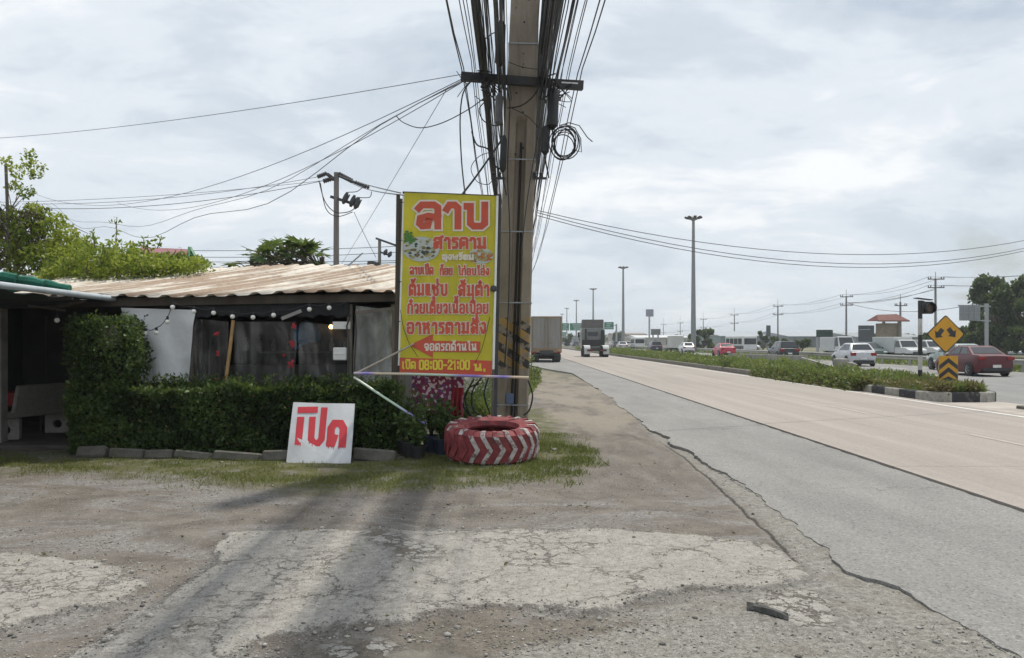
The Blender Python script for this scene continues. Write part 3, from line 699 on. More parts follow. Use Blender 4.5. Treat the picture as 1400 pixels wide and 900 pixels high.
def roof_mat():
    m, nt, N, L, b = new_mat('rusty_roof_sheet'); t = NT(nt); p = t.pos()
    q = t.map(p, rot=(0, 0, R(16.7)))          # x across the ribs, y along them
    s = t.sep(q)
    rib = t.math('FRACT', t.math('DIVIDE', s[0], .33))
    white = t.ramp(t.noise(p, 5, 6, .6), [(.3, (.48, .44, .385)), (.7, (.68, .635, .56))])
    st = t.noise(t.map(q, scale=(9, .22, 1)), 1, 8, .7, .15); st2 = t.noise(t.map(q, scale=(1.2, .25, 1), loc=(3, 1, 0)), 1, 6, .6)
    v = t.math('ADD', t.math('MULTIPLY', st, .62), t.math('MULTIPLY', st2, .48))
    v = t.math('ADD', v, t.math('MULTIPLY', t.math('SUBTRACT', t.math('ABSOLUTE', t.math('SUBTRACT', rib, .5)), .25), .30))
    rust = t.ramp(t.noise(p, 18, 6, .7), [(.3, (.15, .085, .047)), (.6, (.28, .18, .105)), (.8, (.40, .29, .19))])
    col = t.mix(t.math('MULTIPLY', t.smooth(v, .52, .61), .85), white, rust)
    t.set(b.inputs['Base Color'], col); b.inputs['Roughness'].default_value = .75; b.inputs['Metallic'].default_value = .05
    t.set(b.inputs['Normal'], t.bump(t.noise(p, 30, 4), .2, .004)); return m
hut = thing('food_hut', 'low open food hut with a rusty corrugated roof and plastic sheet walls', 'hut', (-4.5, 12.2, 0))
FY = 12.0                                          # eave line
def roofz(x, y): return 2.27 + (y - FY) * .168 + (x + 6) * .018
b = MB()
k = .3                                             # ribs run obliquely
us = np.arange(-14.0, 1.6, .0275)
prev = None
prof = [0, .0, .0, .0, .3, .92, 1, 1, .92, .3, .0, .0]
def rib_h(u): return .038 * prof[int(((u / .33) % 1) * 12) % 12]
for u in us:
    # rib line x = u + k*(y-FY); clip to roof plan
    y0 = FY - .12 + .03 * math.sin(u * 5.1) ; y1 = 17.6
    xa, xb = u + k * (y0 - FY), u + k * (y1 - FY)
    if xa > -1.72: prev = None; continue
    if xb > -1.72: y1 = FY + (-1.72 - u) / k; xb = -1.72
    if xa < -9.6:
        y0 = FY + (-9.6 - u) / k; xa = -9.6
        if y0 > y1: prev = None; continue
    h = rib_h(u)
    i0 = len(b.v); nseg = 6
    sg = .02 * math.sin(u * 1.7)
    for q in range(nseg + 1):
        tq = q / nseg; y = y0 + (y1 - y0) * tq; x = xa + (xb - xa) * tq
        b.v.append((x, y, roofz(x, y) + h - .025 * math.sin(tq * math.pi) + sg))
    if prev is not None:
        for q in range(nseg): b.f.append((prev + q, i0 + q, i0 + q + 1, prev + q + 1)); b.m.append(0)
    prev = i0
roof = b.build('roof', roof_mat(), hut, smooth=True)
sol = roof.modifiers.new('thickness', 'SOLIDIFY'); sol.thickness = .004
# battens, eave beam, posts
b = MB()
b.beam((-9.6, FY + .08, 2.12), (-1.72, FY + .08, 2.26), .06, .12)
b.build('eave_beam', M_DARKW, hut)
b = MB()
for yy in (13.4, 14.8, 16.2, 17.5): b.beam((-9.55, yy, roofz(-9.55, yy) - .07), (-1.76, yy, roofz(-1.76, yy) - .07), .05, .08)
b.build('purlins', M_DARKW, hut)
for px in (178, 262, 478, 538):
    x = (px - 700) * 12.15 / F; b = MB(); b.box((x, 12.18, 1.08), (.075, .075, 2.16)); b.build('post', M_WOODG if px > 400 else M_DARKW, hut)
b = MB()
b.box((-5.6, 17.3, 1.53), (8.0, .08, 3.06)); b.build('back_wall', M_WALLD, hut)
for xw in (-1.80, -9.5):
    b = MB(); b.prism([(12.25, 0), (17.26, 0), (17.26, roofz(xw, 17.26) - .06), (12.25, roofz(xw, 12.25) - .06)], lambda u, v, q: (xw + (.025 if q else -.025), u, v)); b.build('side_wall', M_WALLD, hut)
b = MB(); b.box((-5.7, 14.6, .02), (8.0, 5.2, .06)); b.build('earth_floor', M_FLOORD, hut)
b = MB(); b.box((-3.8, 15.4, .6), (3.2, .6, 1.1)); b.box((-3.6, 15.1, 1.4), (2.2, .3, .04)); b.build('counter', mat('dim_counter', (.13, .125, .12), .6, .3, 4), hut)
for i in range(9):
    x = -5.0 + i * .27; b = MB(); b.lathe([(.001, 0), (.05, 0), (.055, .12), (.02, .2), (.02, .26), (.001, .26)], (x, 15.1, 1.42), n=8); b.build('bottle', mat('dim_bottles', (.25, .24, .2), .3, .4, 9), hut)
# the low board wall under the sheets, a dark valance above them
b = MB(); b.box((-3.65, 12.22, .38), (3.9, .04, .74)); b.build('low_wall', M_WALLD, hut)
b = MB()
for i in range(40):
    x0 = P(262, 0, 12.1).x; x1 = P(478, 0, 12.1).x
    xa = x0 + (x1 - x0) * i / 40; xb = x0 + (x1 - x0) * (i + 1) / 40
    za, zb = [1.98 - .02 * math.sin(q * 1.9) - .02 * math.sin(q * .7) for q in (i, i + 1)]
    b.quad((xa, 12.1 + .01 * math.sin(i), za), (xb, 12.1 + .01 * math.sin(i + 1), zb), (xb, 12.12, 2.24), (xa, 12.12, 2.24))
b.build('valance', mat('black_shade_cloth', (.02, .021, .022), .9, .3, 9), hut)
def sheet(name, quad, mtl, nx_=26, ny_=22, amp=.03, seed=0, fold=6):
    """a hanging sheet, corners bl, br, tr, tl"""
    bl, br, tr, tl = [Vector(q) for q in quad]; b = MB(); nrm = (br - bl).cross(tl - bl).normalized()
    for j in range(ny_ + 1):
        for i in range(nx_ + 1):
            u, v = i / nx_, j / ny_; p = (bl * (1 - u) + br * u) * (1 - v) + (tl * (1 - u) + tr * u) * v
            d = amp * (math.sin(u * fold * 3.1 + seed + v * 2.2) * (1 - .6 * v) + .7 * math.sin(v * 7.3 + u * 9 + seed * 2) * .5)
            d += amp * 1.4 * (float(vnoise(np.array([u * 5 + seed]), np.array([v * 5.]), seed)[0]) - .5)
            b.v.append(tuple(p + nrm * d))
    for j in range(ny_):
        for i in range(nx_):
            a = j * (nx_ + 1) + i; b.f.append((a, a + 1, a + nx_ + 2, a + nx_ + 1)); b.m.append(0)
    return b.build(name, mtl, hut, smooth=True)
def plastic_mat(name, alpha, tint, gl=.16):
    m, nt, N, L, bb = new_mat(name); t = NT(nt); p = t.coord('Object')
    n = t.noise(t.map(p, scale=(1.6, 1.6, .8)), 2, 5, .55, .8)
    t.set(bb.inputs['Base Color'], t.ramp(n, [(.35, tuple(c * .6 for c in tint)), (.65, tint)]))
    bb.inputs['Roughness'].default_value = gl
    t.set(bb.inputs['Alpha'], t.math('ADD', alpha - .1, t.math('MULTIPLY', t.smooth(n, .35, .8), .32)))
    t.set(bb.inputs['Normal'], t.bump(t.noise(t.map(p, scale=(4, 4, 1)), 3, 5, .6, .8), .6, .03)); return m
M_PL = plastic_mat('clear_plastic_sheet', .22, (.40, .385, .365)); M_PL2 = plastic_mat('milky_plastic_sheet', .62, (.50, .51, .49), .3)
M_TARP = mat('white_tarpaulin', (.70, .71, .72), .45, .08, 3, dirt=(.42, .42, .41), dirt_amt=.5, bump=.9, bscale=5)
YS = 12.14
def PQ(pts, Y=YS): return [P(x, y, Y) for x, y in pts]
sheet('white_tarpaulin', PQ([(188, 523), (257, 523), (268, 424), (166, 421)], 12.08), M_TARP, amp=.035, seed=3, fold=3)
sheet('plastic_sheet', PQ([(258, 527), (312, 527), (312, 440), (268, 436)]), M_PL, amp=.05, seed=1, fold=8)
sheet('plastic_sheet', PQ([(320, 527), (404, 527), (406, 440), (320, 440)]), M_PL, amp=.05, seed=5, fold=9)
sheet('plastic_sheet', PQ([(410, 527), (474, 527), (474, 446), (408, 440)], 12.16), M_PL, amp=.045, seed=8, fold=8)
sheet('plastic_sheet', PQ([(482, 531), (536, 531), (536, 424), (486, 418)]), M_PL2, amp=.03, seed=2)
b = MB(); b.tube([P(308, 526, 12.05), P(314, 480, 12.05), P(319, 438, 12.05)], .027, 8); b.build('bamboo_pole', mat('bamboo', (.42, .26, .11), .6, .2, 8), hut)
for px, py, rr in ((297, 456, 4), (298, 483, 3.4), (297, 519, 4), (401, 447, 4.5), (400, 470, 5), (398, 498, 5), (388, 486, 2.5)):
    c = P(px, py, 12.03); b = MB(); d = rr * 12 / F; vv = [(c.x, c.y - .012, c.z)]; n_ = 18
    for q in range(n_):
        a = 2 * math.pi * q / n_; rr_ = d * random.uniform(.35, 1.25); vv.append((c.x + math.cos(a) * rr_, c.y + random.uniform(-.012, .004), c.z + math.sin(a) * rr_ * 1.15))
    b.add(vv, [(0, 1 + q, 1 + (q + 1) % n_) for q in range(n_)]); b.build('paper_flower', mat('red_paper', (.36, .03, .04), .8, .4, 30), hut)
b = MB(); b.tube([P(405, 448, 13.4), P(404, 478, 13.3), P(414, 470, 13.3), P(424, 466, 13.3)], [.05, .02, .03, .02], 6)
c = P(420, 456, 13.5)
b.lathe([(.02, .26), (.12, .22), (.2, .1), (.24, -.06), (.22, -.1), (.01, -.02)], (c.x, c.y, c.z - .05), n=16)
b.build('blue_plastic_cover', mat('blue_plastic', (.05, .22, .42), .4, .2, 5), hut)
b = MB(); c = P(465, 484, 12.02); b.box(c, (.2, .08, .19), bev=.012); b.box((c.x, c.y - .045, c.z), (.17, .012, .01)); b.build('meter_box', M_WHITEP, hut)
b = MB(); c = P(467, 445, 12.05); b.box(c, (.26, .02, .11), (0, 0, .1)); b.build('paper_notice', M_WHITEP, hut)
b = MB(); b.tube([P(476, 520, 12.0), P(477, 470, 12.0), P(474, 446, 12.0), P(480, 430, 12.0)], .014, 6); b.tube([P(484, 510, 12.02), P(487, 455, 12.02), P(486, 430, 12.02)], .012, 6); b.build('conduit', M_DSTEEL, hut)
b = MB()
b.beam(P(486, 428, 11.95), P(538, 422, 11.95), .03, .05); b.build('batten', M_WOODG, hut); b = MB(); b.beam(P(385, 436, 11.98), P(412, 425, 11.98), .02, .05)
b.build('batten', mat('pale_batten', (.30, .29, .27), .8, .25, 5), hut)
# festoon lights along the eave
BUL = [(188, 443), (198, 456), (214, 455), (229, 440), (236, 420), (265, 426), (292, 428), (318, 433), (346, 434), (374, 431), (423, 423), (450, 421)]
fs = thing('string_lights', 'string of round white bulbs hanging under the rusty eave', 'string lights', P(318, 425, 11.85))
pts = [P(150, 433, 11.85)]
for x, y in BUL: pts.append(P(x, y - 7, 11.85))
pts.append(P(478, 412, 11.85))
sm = []
for i in range(len(pts) - 1):
    for q in range(5):
        tq = q / 5; p = pts[i].lerp(pts[i + 1], tq); p.z -= .035 * math.sin(tq * math.pi); sm.append(p)
sm.append(pts[-1]); b = MB(); b.tube(sm, .006, 5); b.build('cord', M_CABLE, fs)
for x, y in BUL:
    c = P(x, y, 11.85); b = MB(); b.ball(c, .036, 12); bb = b.build('bulb', M_BULB, fs, smooth=True)
    b = MB(); b.cyl((c.x, c.y, c.z + .03), (c.x, c.y, c.z + .08), .02, .017, 8); b.build('socket', M_BLACK, bb, loc=wloc(fs))
lb = thing('lit_light_bulb', 'single glowing warm bulb hanging behind the plastic sheet', 'light bulb', P(452.5, 447, 12.07))
b = MB(); c = P(452.5, 447, 12.07); b.ball(c, .032, 12); b.build('bulb', M_LIT, lb, smooth=True)
b = MB(); b.cyl((c.x, c.y, c.z + .03), (c.x, c.y, c.z + .07), .018, n=8); b.tube([(c.x, c.y, c.z + .07), (c.x + .02, c.y, c.z + .2)], .005, 5); b.build('socket', M_BLACK, lb)

# ------------------------------------------------------------------ dark porch left of the hut
M_NETG = mat('green_shade_net', (.015, .13, .085), .85, .35, 9, bump=.5)
pc = thing('porch_canopy', 'shade net canopy on a pipe frame over the dark porch', 'canopy', (-7, 10.5, 0))
b = MB(); b.tube([(-5.97, 12.05, 2.24), (-5.9, 9.3, 2.25), (-5.86, 6.4, 2.26)], .042, 10); b.build('rim_pipe', mat('blue_grey_pipe', (.42, .47, .50), .45, .1, 6, dirt=(.25, .25, .24)), pc, smooth=True)
b = MB()
for i in range(31):
    for j in range(15):
        x = -5.95 - 4.5 * j / 14; y = 6.4 + 5.7 * i / 30
        b.v.append((x, y, 2.19 - .06 * math.sin(j / 14 * math.pi) * (1 + .4 * math.sin(i * .9)) + .02 * math.sin(i * 1.7 + j)))
for i in range(30):
    for j in range(14): a = i * 15 + j; b.f.append((a, a + 1, a + 16, a + 15)); b.m.append(0)
o = b.build('shade_net', mat('net_underside_shade', (.012, .022, .02), .9, .4, 6), pc, smooth=True)  # near-black colour plays the shaded underside of the green net
b = MB()
for j in range(3):
    pts = [(-9.5 + i * .16, 12.0 - .12 * j + .05 * math.sin(i * .8 + j), 2.42 + .05 * j + .03 * math.sin(i * 1.3 + j * 2)) for i in range(19 - 2 * j)]
    b.tube(pts, [.05 + .035 * math.sin(i * .9 + j) ** 2 for i in range(len(pts))], 8)
b.build('rolled_net', M_NETG, pc, smooth=True)
b = MB()
for y in (7.5, 9.2, 10.9): b.beam((-10.4, y, 2.10), (-5.95, y, 2.19), .05, .05)
b.beam(P(100, 470, 11.4), P(135, 440, 11.4), .02, .02); b.beam(P(38, 418, 11.4), P(90, 425, 11.6), .03, .03); b.beam(P(78, 419, 11.5), P(118, 411, 11.6), .03, .04)
b.build('rafter', M_DARKW, pc)
b = MB(); b.box((-7.92, 12.4, 1.05), (.19, .17, 2.1)); b.build('post', M_CONC, pc)
b = MB(); b.box((-10.4, 9.5, 1.05), (.12, .12, 2.1)); b.build('post', M_DARKW, pc)
b = MB(); c = P(78, 438, 11.4); b.ball(c, .038, 10); o = b.build('bulb', M_BULB, pc, smooth=True)
b = MB(); b.cyl((c.x, c.y, c.z + .03), (c.x, c.y, c.z + .08), .02, n=8); b.tube([(c.x, c.y, c.z + .08), (c.x - .05, c.y, 2.15)], .006, 5); b.build('socket', M_BLACK, o, loc=wloc(pc))
pw = thing('porch_wall', 'dark board wall at the back of the porch', 'wall', (-9, 16, 0))
b = MB(); b.box((-8.3, 15.6, 1.35), (4.6, .06, 2.7)); b.build('boards', M_WALLD, pw)
b = MB()
for i in range(7): b.box((-10.4 + i * .7, 15.56, 1.05), (.04, .03, 2.1))
b.build('cover_strips', M_DARKW, pw)
# the terrazzo bench
M_TERR = mat('terrazzo', (.34, .32, .29), .7, .15, 30, dirt=(.2, .18, .16), bump=.15)
bn = thing('concrete_bench', 'pale terrazzo bench with round holes in its legs under the porch', 'bench', (-7.9, 13.1, 0))
def leg(c, ang):
    b = MB(); n = 20; ca, sa = math.cos(ang), math.sin(ang); hole = [(.07 * math.cos(2 * math.pi * i / n), .20 + .07 * math.sin(2 * math.pi * i / n)) for i in range(n)]
    outer = []
    for i in range(n):
        a = 2 * math.pi * i / n; dx, dz = math.cos(a), math.sin(a); s_ = min(.20 / max(1e-6, abs(dx)), .20 / max(1e-6, abs(dz))); outer.append((dx * s_ * (1.0 if dz > 0 else 1.0), .20 + dz * s_))
    def f(x, z, d): return (c[0] + x * ca - d * sa, c[1] + x * sa + d * ca, z)
    vv = [f(x, z, d) for d in (-.045, .045) for x, z in hole] + [f(x, z, d) for d in (-.045, .045) for x, z in outer]
    fs = []
    for i in range(n):
        j = (i + 1) % n
        fs += [(i, j, 2 * n + j, 2 * n + i), (n + i, 3 * n + i, 3 * n + j, n + j), (i, n + i, n + j, j), (2 * n + i, 2 * n + j, 3 * n + j, 3 * n + i)]
    b.add(vv, fs); return b.build('leg', M_TERR, bn)
leg((-8.0, 12.75), .12); leg((-7.75, 13.75), .12)
b = MB(); b.box((-7.87, 13.25, .43), (.46, 1.5, .07), (0, 0, -.25), bev=.015); b.build('seat', M_TERR, bn)
b = MB(); b.box((-7.62, 13.35, .68), (.07, 1.5, .46), (0, .22, -.25), bev=.015); b.build('backrest', M_TERR, bn)
tb = thing('porch_table', 'small table with a red cloth beside the terrazzo bench', 'table', (-8.6, 13.6, 0))
b = MB(); b.box((-8.6, 13.8, .72), (.8, .8, .04)); b.box((-8.6, 13.4, .62), (.8, .01, .18)); b.build('red_cloth', mat('red_cloth', (.30, .03, .03), .8, .2, 8), tb)
for dx in (-.33, .33):
    for dy in (-.33, .33):
        b = MB(); b.cyl((-8.6 + dx, 13.8 + dy, 0), (-8.6 + dx, 13.8 + dy, .7), .022, n=8); b.build('leg', M_DSTEEL, tb)

# ------------------------------------------------------------------ hedge, shrub, kerb blocks
F_HEDGE = foliage('hedge_leaves', (.018, .034, .011), (.075, .128, .036), (.17, .23, .06), .34)
F_BRIGHT = foliage('bright_leaves', (.07, .115, .018), (.20, .27, .04), (.38, .42, .07), .55)
F_DARK = foliage('dark_tree_leaves', (.018, .032, .012), (.06, .098, .03), (.12, .17, .045), .32)
F_MID = foliage('mid_leaves', (.03, .055, .018), (.08, .13, .035), (.16, .22, .06), .35)
F_STRAW_ = foliage('dead_hedge_leaves', (.07, .05, .025), (.17, .13, .06), (.24, .2, .09), .2)
M_CORE = mat('stem_and_shade_core', (.020, .021, .012), .95, .4, 12)  # near-black for shade inside foliage, also used on pot plant stems
M_BARK = mat('bark', (.12, .095, .075), .95, .3, 10, bump=.6)
def shell_points(x0, x1, y0, y1, z1, n, rough=.10, z0=.03):
    """points through a clipped hedge: dense near its faces"""
    a = NR.uniform(0, 1, n); X = NR.uniform(x0, x1, n); Y = NR.uniform(y0, y1, n); Z = NR.uniform(z0, z1, n)
    face = NR.choice(4, n, p=[.52, .28, .1, .1]); q = np.abs(NR.normal(0, .055, n))
    Y = np.where(face == 0, y0 + q, Y); Z = np.where(face == 1, z1 - q, Z); X = np.where(face == 2, x0 + q, X); X = np.where(face == 3, x1 - q, X)
    bump_ = (fbm(X * 2.2 + Z, Z * 2.6 + Y, 4, 41) - .5)
    Y = Y + bump_ * rough * 2.2; Z = Z + (fbm(X * 2.3, Y * 3, 4, 43) - .5) * rough * 2.4 * (Z / z1)
    return np.stack([X, Y, np.maximum(Z, .02)], 1), bump_
hx0, hx1 = P(100, 0, 11.4).x, P(543, 0, 11.4).x
hd = thing('clipped_hedge', 'long low dark green clipped hedge in front of the hut', 'hedge', ((hx0 + hx1) / 2, 11.6, 0))
pts, bp = shell_points(hx0, hx1, 11.25, 12.0, .97, 32000, .12)
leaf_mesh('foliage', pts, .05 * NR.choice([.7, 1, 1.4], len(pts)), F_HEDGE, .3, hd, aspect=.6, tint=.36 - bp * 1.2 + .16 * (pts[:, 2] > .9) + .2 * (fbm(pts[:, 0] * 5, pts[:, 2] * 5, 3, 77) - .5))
sp = np.stack([NR.uniform(hx0, hx1, 240), NR.uniform(11.3, 11.9, 240), np.full(240, .98)], 1); 
spr = np.concatenate([sp + np.stack([NR.normal(0, .015, 240), NR.normal(0, .015, 240), np.full(240, h)], 1) for h in (0, .03, .06, .09)]); spr[:, 2] += NR.uniform(-.03, .06, len(spr))
leaf_mesh('new_shoots', spr, .055, F_MID, .5, hd, aspect=.5)
b = MB(); b.box(((hx0 + hx1) / 2, 11.66, .44), (hx1 - hx0 - .15, .5, .82)); b.build('shade_core', M_CORE, hd)  # solid dark box among the leaves, stands in for shaded depth
dl, _ = shell_points(hx0, hx1, 11.2, 12.0, 1.0, 420, .12); leaf_mesh('dead_leaves', dl, .045, F_STRAW_, .1, hd, aspect=.5)
b = MB()
for i in range(60):
    x = random.uniform(hx0, hx1); y = random.uniform(11.3, 11.8); z = random.uniform(.7, .95); b.tube([(x, y, z), (x + random.gauss(0, .03), y - random.uniform(0, .05), z + random.uniform(.06, .2))], .004, 4)
tag(b.build('stray_twigs', M_BARK, hd), kind='stuff')
sh = thing('column_shrub', 'tall dark leafy shrub rising from the left end of the hedge', 'shrub', (P(142, 0, 11.5).x, 11.5, 0))
cx = P(142, 0, 11.5).x
n = 9000; th = NR.uniform(0, 2 * math.pi, n); zz = NR.uniform(.5, 1.95, n)
prof_r = np.interp(zz, [.5, .9, 1.2, 1.5, 1.8, 1.93, 1.98], [.38, .44, .50, .50, .50, .46, .36]) / np.maximum(.72, np.maximum(np.abs(np.cos(th)), np.abs(np.sin(th)))) * .93
rr = prof_r * np.sqrt(NR.uniform(.45, 1.1, n)) * (1 + (fbm(th * 1.6, zz * 3, 3, 5) - .5) * .7)
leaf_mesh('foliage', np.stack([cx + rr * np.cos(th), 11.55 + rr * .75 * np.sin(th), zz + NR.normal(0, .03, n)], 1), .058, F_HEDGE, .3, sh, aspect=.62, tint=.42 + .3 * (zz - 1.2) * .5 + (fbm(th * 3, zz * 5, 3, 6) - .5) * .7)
b = MB(); b.tube([(cx, 11.55, .0), (cx + .03, 11.55, .8), (cx - .02, 11.55, 1.5), (cx, 11.55, 1.85)], [.03, .2, .3, .12], 8); b.build('shade_core', M_CORE, sh)  # fat dark tube plays the shade inside the shrub
M_KERB = mat('mossy_kerb', (.115, .108, .092), .95, .3, 7, dirt=(.075, .08, .05), dirt_amt=.6, bump=.6)
KB = [(104, 145, 606, 627, 'short tilted mossy kerb block at the left end of the row below the hedge'), (149, 196, 610, 628, 'mossy kerb block second from the left below the hedge'), (197, 236, 612, 629, 'mossy kerb block third from the left below the hedge'),
      (237, 290, 613, 630, 'mossy kerb block lying below the middle of the hedge'), (291, 357, 615, 632, 'long flat kerb block left of the upright one by the white board'), (358, 396, 611, 633, 'upright kerb block just left of the white board'), (482, 541, 612, 632, 'kerb block right of the white board')]
for x0, x1, y0, y1, lab in KB:
    Y = CH * F / (y1 - HZ) + .07; a = P(x0, y1, Y); c = P(x1, y0, Y); b = MB()
    h = max(.1, c.z) * random.uniform(.62, .85); b.box(((a.x + c.x) / 2, Y + .06, h / 2 - .01), (c.x - a.x, .17, h + .02), (random.uniform(-.45, -.15), random.uniform(-.09, .09), random.uniform(-.09, .09)), bev=.025)
    o = b.build('kerb_block', M_KERB, loc=((a.x + c.x) / 2, Y + .06, 0)); tag(o, lab, 'kerb block', 'kerb blocks along the hedge')

# ------------------------------------------------------------------ OPEN board leaning on the hedge
M_BOARD = mat('white_board', (.52, .53, .54), .6, .10, 2.5, dirt=(.30, .29, .27), dirt_amt=.6, bump=.3, bscale=5)
M_REDPAINT = mat('red_paint', (.50, .022, .035), .55, .12, 9)
ob = thing('open_sign', 'white leaning board with large dripping red Thai letters', 'sign', (-2.65, 10.75, 0))
bl, br, tr, tl = G(391, 635), G(479, 636), P(485, 552, 11.05), P(401, 550, 11.05)
def obf(u, v, d):
    p = (bl * (1 - u) + br * u) * (1 - v) + (tl * (1 - u) + tr * u) * v
    return tuple(p + Vector((0, -.93, .35)) * d)
b = MB(); b.prism([(0, 0), (.25, -.004), (.5, 0), (.75, .003), (1, 0), (1.003, .5), (1, 1), (.5, .994), (0, 1), (-.003, .5)], lambda x, y, q: obf(x, y, .0 if q else -.02)); b.build('board', M_BOARD, ob)
b = MB()
def rb(pts, w, d):
    r_ = ribbon(pts, w); vv = []
    for l, q in r_: vv += [obf(l.x, l.y, d), obf(q.x, q.y, d)]
    b.add(vv, [(2 * i, 2 * i + 1, 2 * i + 3, 2 * i + 2) for i in range(len(r_) - 1)])
rb([(.15, .70), (.155, .36)], .115, .004)                                    # เ
rb([(.34, .71), (.35, .40), (.40, .335), (.47, .335), (.515, .40), (.515, .87)], .105, .0043)  # ป
rb([(.14, .87), (.36, .88)], .105, .0046)                                     # ิ
rb([(.66, .34), (.655, .58), (.70, .66), (.80, .66), (.85, .58), (.85, .33)], .12, .0049)       # ด
rb([(.63, .34), (.71, .335), (.735, .44)], .075, .0052)
i_ = 0
for x, y in ((.115, .30), (.155, .31), (.19, .31), (.33, .33), (.38, .30), (.44, .29), (.50, .31), (.64, .29), (.69, .29), (.72, .28), (.80, .28), (.84, .28), (.88, .28)):
    i_ += 1; L_ = random.uniform(.02, .06); rb([(x, y + .03), (x, y - L_ + .03)], .012, .0054 + i_ * .00005)
b.build('lettering', M_REDPAINT, ob)
b = MB(); m_ = [obf(.1, .9, -.03), obf(.9, .9, -.03)]; b.beam(m_[0], m_[1], .03, .03); m_ = [obf(.1, .1, -.03), obf(.9, .1, -.03)]; b.beam(m_[0], m_[1], .03, .03); b.build('back_brace', M_WOODG, ob)

# ------------------------------------------------------------------ the yellow menu banner
SY = 11.5
def sgn(u, v, d=0):      # u 0..1 left-right, v 0..1 bottom-top in the banner plane
    x = np.interp(v, [0, 1], [546.5, 553]) + u * np.interp(v, [0, 1], [125.5, 126.5]); y = np.interp(v, [0, 1], [509, 263.5]) + u * np.interp(v, [0, 1], [4.5, 4.5])
    p = P(float(x), float(y), SY); return (p.x, p.y - d + .03 * (u - .5), p.z)
def px2uv(px, py):       # approximate inverse
    v = (509 + 2 - py) / 245.5; x0 = np.interp(v, [0, 1], [546.5, 553]); u = (px - x0) / 126.0; v = (509 + 4.5 * u - py) / 245.5; return float(u), float(v)
def sg(px, py, d): u, v = px2uv(px, py); return sgn(u, v, d)
bn_ = thing('menu_banner', 'tall yellow banner with red Thai lettering in a frame by the pole', 'sign', (-1.0, SY, 0))
def yellow_mat():
    m, nt, N, L, bb = new_mat('yellow_vinyl'); t = NT(nt); p = t.coord('Object'); 
    col = t.ramp(t.noise(p, 2.2, 5, .6), [(.3, (.66, .60, .045)), (.7, (.78, .71, .065))])
    col = t.mix(t.math('MULTIPLY', t.smooth(t.noise(t.map(p, scale=(3, 3, .5)), 2, 6, .6), .52, .75), .35), col, (.43, .37, .08))
    t.set(bb.inputs['Base Color'], col); bb.inputs['Roughness'].default_value = .4
    t.set(bb.inputs['Normal'], t.bump(t.noise(t.map(p, scale=(1.4, 1, .45), rot=(0, .3, 0)), 4, 5, .55, .6), .8, .03)); 
    tr = N.new('ShaderNodeBsdfTranslucent'); L.new(col, tr.inputs[0]); mx = N.new('ShaderNodeMixShader'); mx.inputs[0].default_value = .36
    L.new(bb.outputs[0], mx.inputs[1]); L.new(tr.outputs[0], mx.inputs[2]); L.new(mx.outputs[0], N['Material Output'].inputs[0]); return m
def wav(u, v): return .006 * math.sin(u * 9 + v * 3) + .005 * math.sin(v * 14 + u * 2)
b = MB(); nu, nv = 14, 24
for j in range(nv + 1):
    for i in range(nu + 1): b.v.append(sgn(i / nu, j / nv, 0))
for j in range(nv):
    for i in range(nu): a = j * (nu + 1) + i; b.f.append((a, a + 1, a + nu + 2, a + nu + 1)); b.m.append(0)
o = b.build('banner_sheet', yellow_mat(), bn_); s_ = o.modifiers.new('t', 'SOLIDIFY'); s_.thickness = .006; s_.offset = 1 if o.data.polygons[0].normal.y < 0 else -1; s_.offset = -s_.offset
M_BRED = mat('banner_red', (.56, .085, .04), .45, .12, 5, dirt=(.45, .09, .04)); M_BWHITE = mat('banner_white', (.72, .66, .55), .5, .06, 5); M_BYEL = mat('banner_yellow_ink', (.72, .60, .05), .5, .08, 5)
b = MB(); b.add([sgn(.0, .0, .012), sgn(1, .0, .012), sgn(1, .082, .012), sgn(0, .082, .012)], [(0, 1, 2, 3)]); b.build('red_strip', M_BRED, bn_)
b = MB(); b.add([sg(560, 472, .012), sg(592, 457, .012), sg(592, 466, .012), sg(657, 467, .012), sg(656, 482, .012), sg(592, 481, .012), sg(592, 489, .012)], [(0, 1, 2, 3, 4, 5, 6)]); b.build('red_arrow', M_BRED, bn_)
WORDS = [('ลาบ', 568, 667, 314, 276, 9.3, .34), ('สารคาม', 592, 665, 341, 324, 4.0, .34), ('ลาบเป็ด', 560, 593, 376, 365, 2.1, .38), ('ก้อย', 601, 619, 377, 366, 2.1, .38), ('ไก่อบโอ่ง', 626, 669, 377, 366.5, 2.1, .38),
         ('ต้มแซ่บ', 559, 612, 405, 388, 3.3, .38), ('ส้มตำ', 626, 669, 405.5, 389, 3.3, .38), ('ก๋วยเตี๋ยวเนื้อเปื่อย', 557, 668, 429.5, 415, 2.7, .40), ('อาหารตามสั่ง', 556, 665, 457, 440, 3.5, .38)]
kpx = SY / F
hal = MB(); ink = MB()
for w_, x0, x1, yb, yt, sw, gp_ in WORDS:
    st, W = layout(w_, gp_); kx = (x1 - x0 - sw) / W; ky = (yb - yt - sw)
    for i, s0 in enumerate(st):
        q = [(x0 + sw / 2 + a * kx, (yb - sw / 2) - c * ky) for a, c in s0]
        for mb_, ww, dd in ((hal, sw + (5 if sw > 8 else 1.9), .0125), (ink, sw, .0165)):
            r_ = ribbon(q, ww); vv = []
            for l, e in r_: vv += [sg(l.x, l.y, dd + i * .00008), sg(e.x, e.y, dd + i * .00008)]
            mb_.add(vv, [(2 * z, 2 * z + 1, 2 * z + 3, 2 * z + 2) for z in range(len(r_) - 1)])
